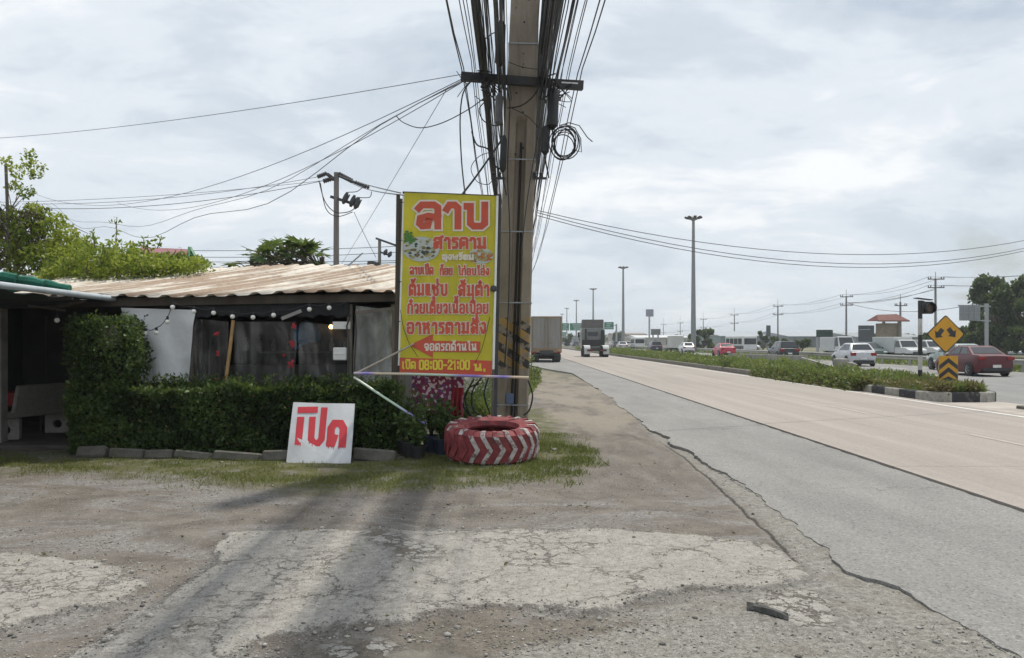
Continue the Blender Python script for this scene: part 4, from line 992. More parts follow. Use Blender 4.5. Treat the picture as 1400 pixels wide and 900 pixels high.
def write(mb_, w_, x0, x1, yb, yt, sw, gp_, dd):
    st, W = layout(w_, gp_); kx = (x1 - x0 - sw) / W; ky = (yb - yt - sw)
    for i, s0 in enumerate(st):
        r_ = ribbon([(x0 + sw / 2 + a * kx, (yb - sw / 2) - c * ky) for a, c in s0], sw); vv = []
        for l, e in r_: vv += [sg(l.x, l.y, dd + i * .00008), sg(e.x, e.y, dd + i * .00008)]
        mb_.add(vv, [(2 * z, 2 * z + 1, 2 * z + 3, 2 * z + 2) for z in range(len(r_) - 1)])
write(hal, 'จอดรถด้านใน', 580, 652, 480, 469.5, 2.0, .38, .0165); write(hal, 'ลุงพร้อม', 604, 648, 356, 348, 2.4, .34, .0205)
hal.build('letter_outline', M_BWHITE, bn_); ink.build('lettering', M_BRED, bn_)
b = MB(); write(b, 'เปิด', 550, 569, 505, 494, 2.2, .32, .0165); write(b, '08:00-21:00', 573, 643, 506, 492, 2.5, .30, .0165); write(b, 'น.', 648, 665, 508, 497, 2.8, .3, .0165); b.build('opening_hours', M_BYEL, bn_)
# two printed dishes
def dish(cx, cy, rx, ry, cols, seed):
    rnd = random.Random(seed); n = 28
    b = MB(); b.add([sg(cx + rx * math.cos(2 * math.pi * i / n), cy + ry * math.sin(2 * math.pi * i / n), .0122) for i in range(n)], [tuple(range(n))], 0)
    for i in range(46):
        a = rnd.uniform(0, 6.28); r_ = math.sqrt(rnd.random()) * .86; x, y = cx + rx * r_ * math.cos(a), cy + ry * r_ * math.sin(a); s0 = rnd.uniform(1.6, 4.2); k_ = rnd.randrange(5, 9); ph = rnd.uniform(0, 6)
        b.add([sg(x + s0 * math.cos(ph + 6.28 * q / k_) * rnd.uniform(.6, 1.2), y + s0 * .7 * math.sin(ph + 6.28 * q / k_) * rnd.uniform(.6, 1.2), .0126 + i * .00007) for q in range(k_)], [tuple(range(k_))], 1 + rnd.choice(cols))
    return b
PAL = [mat('plate_print', (.45, .50, .46), .5, .1, 8), mat('print_green', (.07, .20, .03), .5, .3, 30), mat('print_brown', (.16, .12, .05), .5, .3, 30), mat('print_dark', (.03, .05, .045), .5, .3, 30), mat('print_straw', (.34, .31, .12), .5, .3, 30), mat('print_orange', (.42, .14, .04), .5, .3, 30)]
b = dish(576, 341, 25, 17, [1, 3, 3, 1, 2], 3); b.build('printed_dish', PAL, bn_)
b = MB()
for i in range(16): 
    x, y = 558 + random.uniform(-4, 8), 322 + random.uniform(-5, 12); s0 = random.uniform(2, 4); b.add([sg(x + s0 * math.cos(q * 1.05 + i), y + s0 * math.sin(q * 1.05 + i) * .8, .0165 + i * .00006) for q in range(6)], [tuple(range(6))])
b.build('printed_herbs', PAL[1], bn_)
b = dish(657, 350, 17, 11, [4, 3, 0, 4, 3], 9); b.build('printed_dish', PAL, bn_)
M_TUBE = mat('white_tube', (.78, .80, .74), .35, .05, 6, dirt=(.5, .5, .42))
for px, y0, y1 in ((549, 268, 500), (681, 268, 505)):
    b = MB(); e = 0 if px < 600 else 0
    xt, xb = (px + 3, px - 3.5) if px < 600 else (px - 1, px - 6.5)
    b.tube([P(xb, y1, SY), P(xt, y0, SY)], .017, 8); b.build('tube_lamp', M_TUBE, bn_, smooth=True)
b = MB(); a = P(544.5, 266, SY + .06); c = P(540, 622, SY + .06); c.z = 0; b.beam(c, a, .05, .05); b.build('frame_post', M_DARKW, bn_)
b = MB(); a = P(548.5, 272, SY + .08); c = P(544.5, 618, SY + .08); c.z = 0; b.beam(c, a, .04, .035); b.build('frame_post', M_WOODG, bn_)
b = MB(); a = P(683.5, 266, SY + .06); c = P(676, 600, SY + .06); c.z = 0; b.beam(c, a, .05, .05); b.build('frame_post', M_DSTEEL, bn_)
b = MB(); b.beam(sgn(-.02, 1.005, -.02), sgn(1.02, 1.005, -.02), .035, .03); b.beam(sgn(-.02, .5, -.035), sgn(1.02, .5, -.035), .035, .03); b.beam(sgn(-.02, .005, -.035), sgn(1.02, .005, -.035), .035, .03); b.build('cross_rail', M_DSTEEL, bn_)
b = MB()
for v in (.28, .5, .73, .94):
    p = sgn(-.03, v); b.tube([(p[0] - .05, p[1] - .04, p[2]), (p[0] + .04, p[1] - .045, p[2] + .004)], .006, 5)
b.build('wire_tie', M_CABLE, bn_)

for q in ([(548, 424), (552, 448), (560, 470), (572, 488)], [(670, 433), (665, 455), (659, 478), (650, 496)]):
    b = MB(); b.tube([sg(x, y, .03) for x, y in q], .004, 5); b.build('hanging_wire', M_CABLE, bn_)
b = MB(); b.ball(sg(675, 395, .03), .05, 8, sq=(1, .5, 1)); b.build('wire_knot', M_GALVK if False else M_DSTEEL, bn_)
# plastic barrier tubes tied across the posts
def tube_mat():
    m, nt, N, L, bb = new_mat('film_wrapped_tube'); t = NT(nt); s = t.sep(t.coord('Object'))
    col = t.ramp(t.math('FRACT', t.math('ADD', t.math('MULTIPLY', s[0], .52), .3)), [(0, (.55, .62, .50)), (.3, (.50, .66, .52)), (.42, (.30, .24, .55)), (.52, (.26, .20, .62)), (.60, (.60, .52, .44)), (.72, (.24, .20, .60)), (.80, (.62, .50, .36)), (1, (.62, .58, .46))])
    t.set(bb.inputs['Base Color'], col); bb.inputs['Roughness'].default_value = .22; return m
MT = tube_mat()
b = MB(); b.tube([P(484, 510.5, 11.35), P(560, 511.5, 11.3), P(640, 514, 11.3), P(723, 516.5, 11.3)], .019, 8)
tag(b.build('plastic_tube', MT, loc=P(610, 513, 11.3), smooth=True), 'level film wrapped plastic tube tied across below the yellow banner', 'tube')
b = MB(); b.tube([P(484, 516, 11.33), P(520, 540, 11.15), P(583, 581, 11.0)], .018, 8)
tag(b.build('plastic_tube', MT, loc=P(540, 552, 11.1), smooth=True), 'slanting film wrapped plastic tube falling towards the flower pots', 'tube')
b = MB(); b.tube([P(484, 512, 11.4), P(520, 494, 11.4), P(566, 470, 11.42)], .014, 7)
tag(b.build('thin_stick', mat('pale_stick', (.40, .36, .29), .7, .15, 9), loc=P(520, 494, 11.4)), 'thin pale stick slanting up across the lower left of the banner', 'stick')

# ------------------------------------------------------------------ the big concrete pole and its cables
def pole_mat():
    m, nt, N, L, bb = new_mat('pole_concrete'); t = NT(nt); p = t.coord('Object'); s = t.sep(p)
    col = t.ramp(t.noise(t.map(p, scale=(1, 1, .35)), 3, 8, .65), [(.3, (.195, .163, .122)), (.55, (.28, .24, .185)), (.75, (.345, .302, .24))])
    col = t.mix(t.math('MULTIPLY', t.smooth(t.noise(t.map(p, scale=(9, 9, .4)), 1, 6, .6), .5, .72), .45), col, (.13, .11, .09))
    pit = t.smooth(t.sep(t.voro(p, 9, 'F1', 'Color'))[0], .93, .95); pd = t.smooth(t.voro(p, 9), .16, .08)
    col = t.mix(t.math('MULTIPLY', t.math('MULTIPLY', pit, pd), .8), col, (.05, .04, .035))
    # peeling black and yellow warning paint, slanted bands
    u = t.math('FRACT', t.math('MULTIPLY', t.math('ADD', t.math('MULTIPLY', t.math('SUBTRACT', 0, s[0]), -.65), t.math('ADD', s[2], .03)), 3.6))
    yel = t.math('GREATER_THAN', u, .5)
    pc_ = t.mix(yel, (.035, .035, .036), t.ramp(t.noise(p, 9, 5, .6), [(.3, (.30, .19, .055)), (.7, (.42, .27, .08))]))
    zone = t.math('MULTIPLY', t.smooth(s[2], 1.17, 1.19), t.smooth(s[2], 1.98, 1.95))
    keep = t.smooth(t.noise(p, 7, 8, .68), .445, .50)
    col = t.mix(t.math('MULTIPLY', t.math('MULTIPLY', zone, keep), .93), col, pc_)
    low = t.math('MULTIPLY', t.smooth(s[2], .75, .72), t.smooth(t.noise(t.map(p, loc=(3, 3, 3)), 5, 7, .65), .55, .6))
    col = t.mix(t.math('MULTIPLY', low, .7), col, (.06, .055, .05))
    t.set(bb.inputs['Base Color'], col); bb.inputs['Roughness'].default_value = .9
    t.set(bb.inputs['Normal'], t.bump(t.noise(p, 16, 7, .65), .45, .02)); return m
PX, PY = -.045, 12.7; LEAN = .036
def pc_at(z): return PX + LEAN * z
def pole_hw(z): return .282 - .0088 * z
up = thing('concrete_utility_pole', 'massive leaning square concrete pole with peeling black and yellow stripes', 'utility pole', (PX, PY, 0))
b = MB()
def ring(z, notch):
    h = pole_hw(z); x = pc_at(z); bv = .025; pts = []
    n0, n1, nd = -h * .32, h * .42, .10
    front = [(-h + bv, -h)] + ([(n0, -h), (n0 + .03, -h + nd), (n1 - .03, -h + nd), (n1, -h)] if notch else [(n0, -h), (n0 + .03, -h), (n1 - .03, -h), (n1, -h)]) + [(h - bv, -h)]
    pts = front + [(h, -h + bv), (h, h - bv), (h - bv, h), (-h + bv, h), (-h, h - bv), (-h, -h + bv)]
    return [(x + a, PY + c, z) for a, c in pts]
zs = [(-.3, 1), (.6, 1), (1.6, 1), (3, 1), (4.95, 1), (5.1, 0), (7, 0), (9.5, 0), (12.2, 0)]
for z, k_ in zs: b.v += ring(z, k_)
m_ = 12
for i in range(len(zs) - 1):
    for j in range(m_): b.f.append((i * m_ + j, i * m_ + (j + 1) % m_, (i + 1) * m_ + (j + 1) % m_, (i + 1) * m_ + j)); b.m.append(0)
b.f.append(tuple((len(zs) - 1) * m_ + j for j in range(m_))); b.m.append(0)
b.build('shaft', pole_mat(), up)
M_ARM = mat('painted_arm_steel', (.035, .036, .038), .6, .3, 8, metal=.3, dirt=(.10, .075, .05), dirt_amt=.4)
b = MB(); b.beam((P(630, 103, 12.3).x, 12.36, P(630, 103, 12.3).z), (P(797, 116, 12.3).x, 12.36, P(797, 116, 12.3).z), .09, .13); b.build('cross_arm', M_ARM, up)
b = MB(); b.box(P(779, 115.5, 12.28), (.42, .02, .14), (0, .06, 0)); b.build('tag_plate', mat('dark_tag_plate', (.03, .031, .033), .4, .2, 9), up)
b = MB(); b.box(P(779, 113.5, 12.265), (.25, .004, .022), (0, .06, 0)); b.build('tag_marking', M_WHITEP, up)
for z in (6.22, 4.42, 3.3, 2.2, .62):
    h = pole_hw(z) + .006; x = pc_at(z); b = MB(); tp = -.02
    for a, c in (((-h, -h), (h, -h)), ((h, -h), (h, h)), ((h, h), (-h, h)), ((-h, h), (-h, -h))): b.beam((x + a[0], PY + a[1], z + tp * a[0]), (x + c[0], PY + c[1], z + tp * c[0]), .008, .018)
    b.build('steel_band', M_STEEL, up)
for sx, px_ in ((-1, 681), (1, 738)):
    p = P(px_, 244, 12.45); b = MB(); b.box(p, (.22, .05, .03)); o = b.build('spool_bracket', M_DSTEEL, up)
    b = MB()
    for dx in (-.08, .02):
        b.lathe([(.001, 0), (.03, 0), (.035, .02), (.02, .035), (.035, .05), (.03, .07), (.001, .09)], (p.x + dx, p.y - .01, p.z + .015), n=10)
    b.build('spool', M_DSTEEL, o, loc=wloc(up))
b = MB(); p = P(697, 548, 12.3); b.box((p.x, PY - .30, .72), (.11, .01, .16)); b.build('blue_plate', mat('faded_blue_plate', (.09, .14, .24), .5, .2, 9), up)
b = MB(); b.tube([(pc_at(z) + .02, PY - pole_hw(z) + .085, z) for z in (.05, 1.2, 2.4, 3.6, 4.7)], .018, 8); b.tube([(pc_at(z) + .065, PY - pole_hw(z) + .088, z) for z in (.05, 1.2, 2.4, 3.3)], .012, 8); b.build('riser_cable', M_CABLE, up)
b = MB(); b.beam((P(673, 575, 12.4).x, 12.34, 0), (P(676, 505, 12.4).x, 12.34, 1.2), .07, .06); b.build('guard_strip', M_WOODG, up)
b = MB()
for z, dx in ((6.55, 0), (5.85, .0), (5.45, -.08), (5.15, .03), (4.6, .05), (4.5, -.06), (6.9, .06)): b.cyl((pc_at(z) + dx, PY - pole_hw(z) - .003, z), (pc_at(z) + dx, PY - pole_hw(z) + .02, z), .016, n=8)
b.build('bolt_hole', M_BLACK, up)
# next poles along the road, hidden behind the first from here
for i, Y in enumerate((52.0, 92.0, 132.0)):
    t_ = thing('concrete_utility_pole', ['concrete roadside pole directly behind the big striped pole', 'second plain concrete pole in line behind the big striped pole', 'farthest plain concrete pole in line behind the big striped pole'][i], 'utility pole', (.1, Y, 0))
    b = MB(); b.tube([(.1, Y, 0), (.22, Y, 12)], [.26, .18], 4); b.build('shaft', MATS.get('concrete', M_CONC), t_)
    b = MB(); b.beam((-.7, Y - .25, 5.85), (1.1, Y - .25, 5.8), .09, .12); b.build('cross_arm', M_ARM, t_)

def span(x0, z0, x1, z1, y0, y1, sag, n, wob=0, seed=0):
    pts = []
    for i in range(n + 1):
        t_ = i / n; w = math.sin(t_ * 37 + seed) * wob
        pts.append((x0 + (x1 - x0) * t_ + w, y0 + (y1 - y0) * t_, z0 + (z1 - z0) * t_ - 4 * sag * t_ * (1 - t_) + w * .7))
    return pts
def cable(side, x, z, r, i):
    dz = random.uniform(-.1, .1); dx = random.uniform(-.12, .12)
    pts = span(x + dx, z + dz + .1, x, z, -27, 12.36, random.uniform(.35, .95), 22, .012, i) + span(x, z, x * .8 + random.uniform(-.05, .1), z + random.uniform(-.15, .1), 12.36, 52, random.uniform(.5, 1.15), 18, .012, i)[1:]
    pts += span(pts[-1][0], pts[-1][2], x * .7, z, 52, 92, .7, 8)[1:]
    b = MB(); b.tube(pts, r, 5); o = b.build('overhead_cable', M_CABLE, loc=(x, 12.36, z), smooth=True)
    tag(o, 'black cable in the thick bundle passing the %s side of the striped concrete pole' % side, 'cable', 'cables on the %s side of the striped pole' % side)
lx = [-.79, -.77, -.66, -.62, -.58, -.50, -.49, -.47, -.45, -.40, -.38, -.33, -.30, -.22, -.20, -.18, -.16, -.14, -.19, -.12, -.26, -.43, -.15, -.17, -.21, -.24, -.35, -.47, -.13]
lx += [-.12 - .3 * random.random() ** 1.6 for _ in range(18)]
for i, x in enumerate(lx): cable('left', x + .02, 5.82 + (random.uniform(-.1, .12) if x < -.3 else random.uniform(-.5, 1.6)), random.choice((.006, .007, .009)) if i not in (6, 7, 8) else .042, i)
rx = [.44, .45, .46, .48, .50, .52, .54, .56, .59, .61, .63, .46, .48, .47, .49, .50, .52, .53, .55, .57, .58, .60, .62, .64, .66, .68, .70, .73, .76, .80, .85, .90, 1.0, 1.08, .55, .6, .65, .51, .57]
rx += [.43 + .32 * random.random() ** 1.5 for _ in range(20)]
for i, x in enumerate(rx): cable('right', x, 5.72 + (random.uniform(-.12, .16) if x > .7 else random.uniform(-.5, 1.2)), random.choice((.006, .007, .009)) if i not in (2, 4, 5, 7, 12, 14) else .04, 40 + i)
# closures, drop loops and the coil
for k_, (px, y0, y1, r, lab) in enumerate([(683, 28, 92, .075, 'black splice closure high on the left cable bundle'), (681, 128, 172, .06, 'grey splice closure below the arm on the left bundle'), (687, 186, 236, .05, 'narrow black splice closure low on the left bundle'), (755, 118, 178, .085, 'large black splice closure under the arm on the right bundle'), (745, 172, 212, .06, 'long narrow splice closure hugging the right bundle'), (741, 75, 110, .07, 'black splice closure just above the arm on the right bundle')]):
    a, c = P(px, y1, 12.2), P(px + 2, y0, 12.2); b = MB(); d = (c - a)
    b.tube([a, a + d * .06, a + d * .1, a + d * .9, a + d * .95, c], [.02, r * .7, r, r, r * .7, .025], 12)
    b.tube([a, a + Vector((.02, 0, -.15)), a + Vector((.06, 0, -.35))], .012, 6)
    tag(b.build('splice_closure', mat('grey_closure', (.10, .10, .10), .5, .2, 9) if k_ == 1 else M_BLACK, loc=(a + c) / 2, smooth=True), lab, 'splice closure')
b = MB(); c0 = P(771, 197, 12.15)
pts = []
for i in range(150):
    a = i / 149 * 7 * 2 * math.pi; rr = .21 + .035 * math.sin(a * .37) + .02 * math.sin(a * 1.3)
    pts.append((c0.x + rr * .85 * math.cos(a) + .025 * math.sin(a * .21), c0.y + .05 * math.sin(a * .5), c0.z + rr * math.sin(a) + .03 * math.cos(a * .17)))
b.tube(pts, .009, 5)
b.tube([P(765, 172, 12.15), P(778, 168, 12.15), P(792, 172, 12.12), P(803, 188, 12.1), P(810, 194, 12.1)], .008, 5)
b.tube([P(782, 205, 12.15), P(795, 208, 12.1), P(794, 190, 12.1), P(786, 175, 12.1), P(772, 170, 12.15)], .008, 5)
tag(b.build('cable_coil', M_CABLE, loc=c0, smooth=True), 'coiled loop of spare black cable hanging off the right bundle', 'cable coil')
def wire(pts, r, lab, group=None, name='loose_wire', sub=6, mtl=None):
    """smooth curve through the points"""
    Q = [Vector(p) for p in pts]; out = []
    for i in range(len(Q) - 1):
        p0, p1, p2, p3 = Q[max(0, i - 1)], Q[i], Q[i + 1], Q[min(len(Q) - 1, i + 2)]
        for k_ in range(sub):
            t_ = k_ / sub; out.append(.5 * ((2 * p1) + (p2 - p0) * t_ + (2 * p0 - 5 * p1 + 4 * p2 - p3) * t_ ** 2 + (3 * p1 - p0 - 3 * p2 + p3) * t_ ** 3))
    out.append(Q[-1]); b = MB(); b.tube(out, r, 5); o = b.build(name, mtl or M_CABLE, loc=Q[len(Q) // 2], smooth=True)
    return tag(o, lab, 'wire', group)
W = lambda px, py, Y=12.2: P(px, py, Y)
wire([W(645, 110), W(633, 128), W(629, 165), W(631, 220), W(636, 268, 11.7)], .011, 'long black wire drooping from the arm to the top of the banner')
wire([W(632, 266, 11.6), W(652, 240), W(676, 206), W(690, 185)], .016, 'thick black wire slanting up from the banner to the left bundle')
wire([W(542, 159, 12.5), W(552, 168, 12.5), W(575, 175, 12.4), W(605, 168, 12.3), W(640, 150), W(665, 132)], .008, 'sagging wire with a loose end left of the arm')
wire([W(645, 180), W(652, 198), W(668, 205), W(678, 228), W(690, 232)], .012, 'kinked wire end sticking out left of the low splice closure')
wire([W(672, 208), W(655, 214), W(644, 230), W(652, 248), W(668, 252), W(676, 240)], .006, 'thin wire loop hanging beside the left spool bracket')
wire([W(662, 140), W(655, 150), W(661, 165), W(676, 172), W(688, 170)], .009, 'short wire loop between the grey closure and the arm')
wire([W(695, 85, 12.3), W(715, 92, 12.25), W(735, 95, 12.3)], .006, 'thin wire tied across the shaft above the arm')
wire([W(694, 148, 12.3), W(712, 145, 12.25), W(728, 133, 12.25), W(738, 118, 12.2)], .011, 'thick wire looping across the shaft under the arm')
wire([W(700, 148, 12.3), W(722, 160, 12.25), W(736, 175, 12.25)], .006, 'thin wire falling across the shaft to the right bundle')
wire([W(690, 60), W(678, 45), W(665, 52), W(655, 60)], .009, 'wire tail sticking out left of the high closure')
wire([W(692, 120), W(697, 140), W(696, 175), W(694, 240), W(697, 320), W(695, 420), W(690, 500)], .010, 'black wire running down the left edge of the shaft')
wire([W(740, 160), W(733, 200), W(726, 240), W(720, 280), W(714, 330)], .009, 'black wire crossing the right edge of the shaft downwards')
for k_, q in enumerate([[(648, 518), (636, 545), (645, 570), (668, 580)], [(660, 515), (646, 535), (648, 562), (672, 574)], [(655, 525), (640, 532), (634, 556), (655, 578), (672, 568)], [(722, 520), (728, 540), (724, 560), (716, 568)], [(668, 516), (662, 540), (670, 566)]]):
    wire([W(x, y, 12.25) for x, y in q], .013, ['outer black cable loop left of the pole foot', 'inner black cable loop left of the pole foot', 'widest black cable loop left of the pole foot', 'black cable loop right of the pole foot', 'straight black cable end left of the pole foot'][k_])

for k_ in range(14):
    px = random.choice([random.uniform(634, 692), random.uniform(738, 775)]); py = 104 + (px - 632) * .07; q = []
    for i in range(5): q.append(W(px + random.uniform(-14, 14), py + random.uniform(-14, 22) + i * 3, 12.25 + random.uniform(-.05, .05)))
    wire(q, random.choice((.006, .008, .011)), 'short tangled black wire end tied around the cross arm of the striped pole', 'tangled wire ends on the cross arm', 'tangled_wire')
# wires off to the left and right
M_THIN = mat('thin_wire', (.07, .072, .078), .5, .1, 10)
ARM = lambda dx=0, dz=0: P(632 + dx, 104 + dz, 12.36)
def swag(a, c, sag, r, lab, n=26, wob=0, group=None):
    a, c = Vector(a), Vector(c); pts = []
    for i in range(n + 1):
        t_ = i / n; p = a.lerp(c, t_); p.z -= 4 * sag * t_ * (1 - t_) - wob * math.sin(t_ * 21); pts.append(p)
    b = MB(); b.tube(pts, r, 5); return tag(b.build('overhead_wire', M_THIN, loc=(a + c) / 2, smooth=True), lab, 'wire', group)
swag(ARM(-2, -2), P(-260, 188, 30), .5, .006, 'topmost lone wire sweeping left across the sky')
swag(ARM(0, 4), P(50, 266, 36), 1.1, .007, 'uppermost of the fanned wires falling left from the arm')
swag(ARM(0, 6), P(60, 280, 36), 1.5, .006, 'second of the fanned wires falling left from the arm', wob=.08)
swag(ARM(0, 8), P(70, 282, 37), 1.75, .008, 'kinked third fanned wire falling left from the arm', wob=.17)
swag(ARM(4, 6), P(160, 277, 36), 1.0, .007, 'lowest fanned wire falling left from the arm')
swag(P(612, 120, 13), P(440, 402, 40), .1, .006, 'steep thin stay wire dropping behind the hut roof')

def small_pole(px, ytop, Y, lab, arms):
    top = P(px, ytop, Y); t_ = thing('power_pole', lab, 'utility pole', (top.x, Y, 0))
    b = MB(); b.tube([(top.x - .02, Y, 0), (top.x, Y, top.z)], [.145, .11], 10); b.build('shaft', mat('grey_pole', (.20, .185, .17), .9, .2, 5, streak=(1, 1, .3)), t_)
    return t_, top
t1, top1 = small_pole(460, 236, 35, 'concrete power pole with slanted arms and cutouts rising behind the hut roof', 0)
k = 35 / F
b = MB()
b.beam(P(447, 238, 34.8), P(458, 246, 35.0), .12, .12); b.beam(P(462, 240, 35), P(500, 256, 34.7), .10, .12); b.beam(P(452, 269, 35), P(490, 281, 34.8), .1, .12); b.build('cross_arm', M_DSTEEL, t1)
def strings(t_, a, c, n, r):
    b = MB(); a, c = Vector(a), Vector(c); d = (c - a).normalized()
    for i in range(n):
        p = a.lerp(c, (i + .5) / n); b.tube([p - d * .06, p - d * .02, p + d * .03, p + d * .06], [.03, r, r * .75, .03], 8)
    return b.build('insulator_string', mat('brown_insulator', (.06, .05, .05), .35, .2, 9), t_)
strings(t1, P(434, 242, 34.8), P(447, 237, 34.8), 5, .11); strings(t1, P(442, 248, 34.9), P(455, 244, 34.9), 5, .12); strings(t1, P(463, 238, 35), P(482, 248, 34.8), 7, .12); strings(t1, P(485, 249, 34.8), P(505, 257, 34.8), 6, .10)
for px, py in ((472, 272), (482, 276), (488, 279)):
    a = P(px - 3, py + 7, 34.7); c = P(px + 3, py - 9, 34.7); b = MB(); b.tube([a, a.lerp(c, .3), a.lerp(c, .7), c], [.05, .12, .10, .05], 8); b.beam(a + Vector((.12, 0, .05)), c + Vector((.1, 0, -.1)), .05, .05); b.build('fuse_cutout', M_DSTEEL, t1)
swag(P(445, 240, 35), P(30, 279, 38), .35, .011, 'upper line from the slanted arm pole running left')
swag(P(443, 247, 35), P(30, 284, 38), .45, .014, 'lower line from the slanted arm pole running left')
swag(P(443, 247, 35), P(-150, 276, 40), .35, .010, 'long line from the slanted arm pole past the tree')
swag(P(462, 239, 35), P(548, 264, 14), .05, .012, 'upper line from the slanted arm pole to the banner'); swag(P(480, 250, 35), P(552, 267, 14), .08, .012, 'lower line from the slanted arm pole to the banner')
wire([P(436, 247, 34.6), P(444, 275, 34.6), P(458, 290, 34.6), P(476, 290, 34.6), P(488, 283, 34.6)], .02, 'jumper wire looping below the slanted arm pole'); wire([P(438, 250, 34.5), P(446, 286, 34.5), P(462, 296, 34.5), P(482, 290, 34.5)], .018, 'lower jumper wire looping below the slanted arm pole')
wire([P(476, 263, 34.7), P(488, 262, 34.7), P(496, 256, 34.7)], .018, 'jumper wire arching above the fuse cutouts'); wire([P(488, 270, 34.7), P(505, 270, 34.7), P(508, 262, 34.7)], .018, 'squared jumper wire right of the fuse cutouts')
swag(P(484, 290, 34.8), P(514, 352, 36), .05, .012, 'stay wire with a small weight below the fuse cutouts')
t2, top2 = small_pole(519, 327, 57, 'smaller distant power pole with cutouts left of the banner', 0)
b = MB(); b.beam(P(514, 326, 57), P(542, 336, 56.8), .14, .14); b.beam(P(518, 344, 57), P(534, 350, 56.8), .12, .12); b.build('cross_arm', M_DSTEEL, t2)
for px, py in ((527, 345), (533, 348)):
    a = P(px - 2, py + 4, 56.7); c = P(px + 2, py - 4, 56.7); b = MB(); b.tube([a, a.lerp(c, .5), c], [.06, .16, .06], 8); b.build('fuse_cutout', M_DSTEEL, t2)
b = MB(); b.cyl(P(508, 371, 56.5), P(508, 358, 56.5), .3, n=10); b.cyl(P(514, 371, 56.5), P(514, 359, 56.5), .28, n=10); b.build('transformer', M_DSTEEL, t2)
for k_, (y0, y1, sg_) in enumerate(((331, 336, .5), (337, 344, .6), (349, 356, .3), (354, 358, .5))):
    swag(P(-30, y0, 60), P(560, y1, 58), sg_, .022, ['uppermost', 'second', 'third', 'lowest'][k_] + ' of the level wires strung far behind the hut roof')
b = MB(); b.beam(P(462, 376, 40), P(496, 346, 40), .06, .06); tag(b.build('antenna_boom', M_STEEL, loc=P(480, 360, 40)), 'thin slanting metal boom rising from behind the roof', 'pole')

swag(P(735, 288, 14), P(1560, 283, 22), 1.02, .007, 'upper of the wires swooping right over the road'); swag(P(735, 291, 14), P(1560, 288, 22), 1.16, .007, 'middle of the wires swooping right over the road'); swag(P(735, 295, 14), P(1560, 289, 22), 1.20, .007, 'lower of the wires swooping right over the road')

# ------------------------------------------------------------------ red and white tractor tyre
ty = thing('tyre_marker', 'big tractor tyre painted red and white lying at the pole foot', 'tyre', (0, 0, 0))
def redw():
    m, nt, N, L, bb = new_mat('chipped_red_tyre'); t = NT(nt); p = t.coord('Object')
    col = t.ramp(t.noise(p, 9, 7, .65), [(.3, (.10, .018, .022)), (.5, (.20, .03, .036)), (.7, (.29, .06, .062))])
    col = t.mix(t.smooth(t.noise(p, 5, 8, .7), .58, .66), col, (.05, .038, .036))
    t.set(bb.inputs['Base Color'], col); bb.inputs['Roughness'].default_value = .75; t.set(bb.inputs['Normal'], t.bump(t.noise(p, 20, 5), .4, .01)); return m
def whitew():
    m, nt, N, L, bb = new_mat('chipped_white_lug'); t = NT(nt); p = t.coord('Object')
    col = t.ramp(t.noise(p, 10, 7, .65), [(.3, (.33, .29, .28)), (.65, (.54, .50, .475))])
    col = t.mix(t.smooth(t.noise(p, 9, 8, .75), .50, .58), col, (.15, .085, .08))
    t.set(bb.inputs['Base Color'], col); bb.inputs['Roughness'].default_value = .75; return m
RO, TW = .615, .215
b = MB(); b.lathe([(.345, -.13), (.37, -.19), (.47, -TW), (.56, -TW + .005), (RO, -.17), (RO + .005, 0), (RO, .17), (.56, TW - .005), (.47, TW), (.37, .19), (.345, .13), (.36, .10), (.47, .12), (.54, .1), (.54, -.1), (.47, -.12), (.36, -.10)], n=64, close=True)
MATS_RED = redw(); b.build('carcass', MATS_RED, ty, loc=(0, 0, 0), smooth=True)
b = MB(); NL = 24
def tp(a, z, r): return (r * math.cos(a), r * math.sin(a), z)
for k_ in range(NL):
    a0 = 2 * math.pi * k_ / NL
    # chevron arms: from mid tread out to each shoulder, then over the shoulder on top
    for sgn_ in (1, -1):
        sh_ = 0 if sgn_ > 0 else math.pi / NL * .0
        path = [(0.0, .0), (.06, .05), (.12, .10), (.175, .145)]
        w = .048; pr = RO + .022
        rows = []
        for z, da in path:
            rr = pr - (.018 if z > .16 else 0)
            A = a0 + sh_ - da * 1.15; z_ = sgn_ * z
            rows.append([tp(A - w, z_, RO - .02), tp(A - w, z_, rr), tp(A + w, z_, rr), tp(A + w, z_, RO - .02)])
        A = a0 + sh_ - .150 * 1.15
        rows.append([tp(A - w, sgn_ * (TW - .03), .56), tp(A - w * 1.05, sgn_ * (TW + .012), .575), tp(A + w * 1.05, sgn_ * (TW + .012), .575), tp(A + w, sgn_ * (TW - .03), .56)])
        rows.append([tp(A - w * .9, sgn_ * (TW - .03), .47), tp(A - w * .9, sgn_ * (TW + .007), .475), tp(A + w * .9, sgn_ * (TW + .007), .475), tp(A + w * .9, sgn_ * (TW - .03), .47)])
        base = len(b.v)
        for r_ in rows: b.v += r_
        for i in range(len(rows) - 1):
            for j in range(3): q = base + i * 4 + j; b.f.append((q, q + 1, q + 5, q + 4)); b.m.append(1 if (i >= 3 and k_ % 2) or (12 <= k_ <= 16 and i < 3) else 0)
        b.f.append((base, base + 1, base + 2, base + 3)); b.m.append(0); e = base + (len(rows) - 1) * 4; b.f.append((e + 3, e + 2, e + 1, e)); b.m.append(0)
b.build('tread_lugs', [whitew(), MATS_RED], ty, loc=(0, 0, 0))
ty.location = (P(672.5, 0, 10.75).x, 10.75, .285); ty.rotation_euler = (R(5.5), 0, 0)
M_STONE = mat('rubble_stone', (.20, .18, .155), .95, .25, 14, bump=.5)
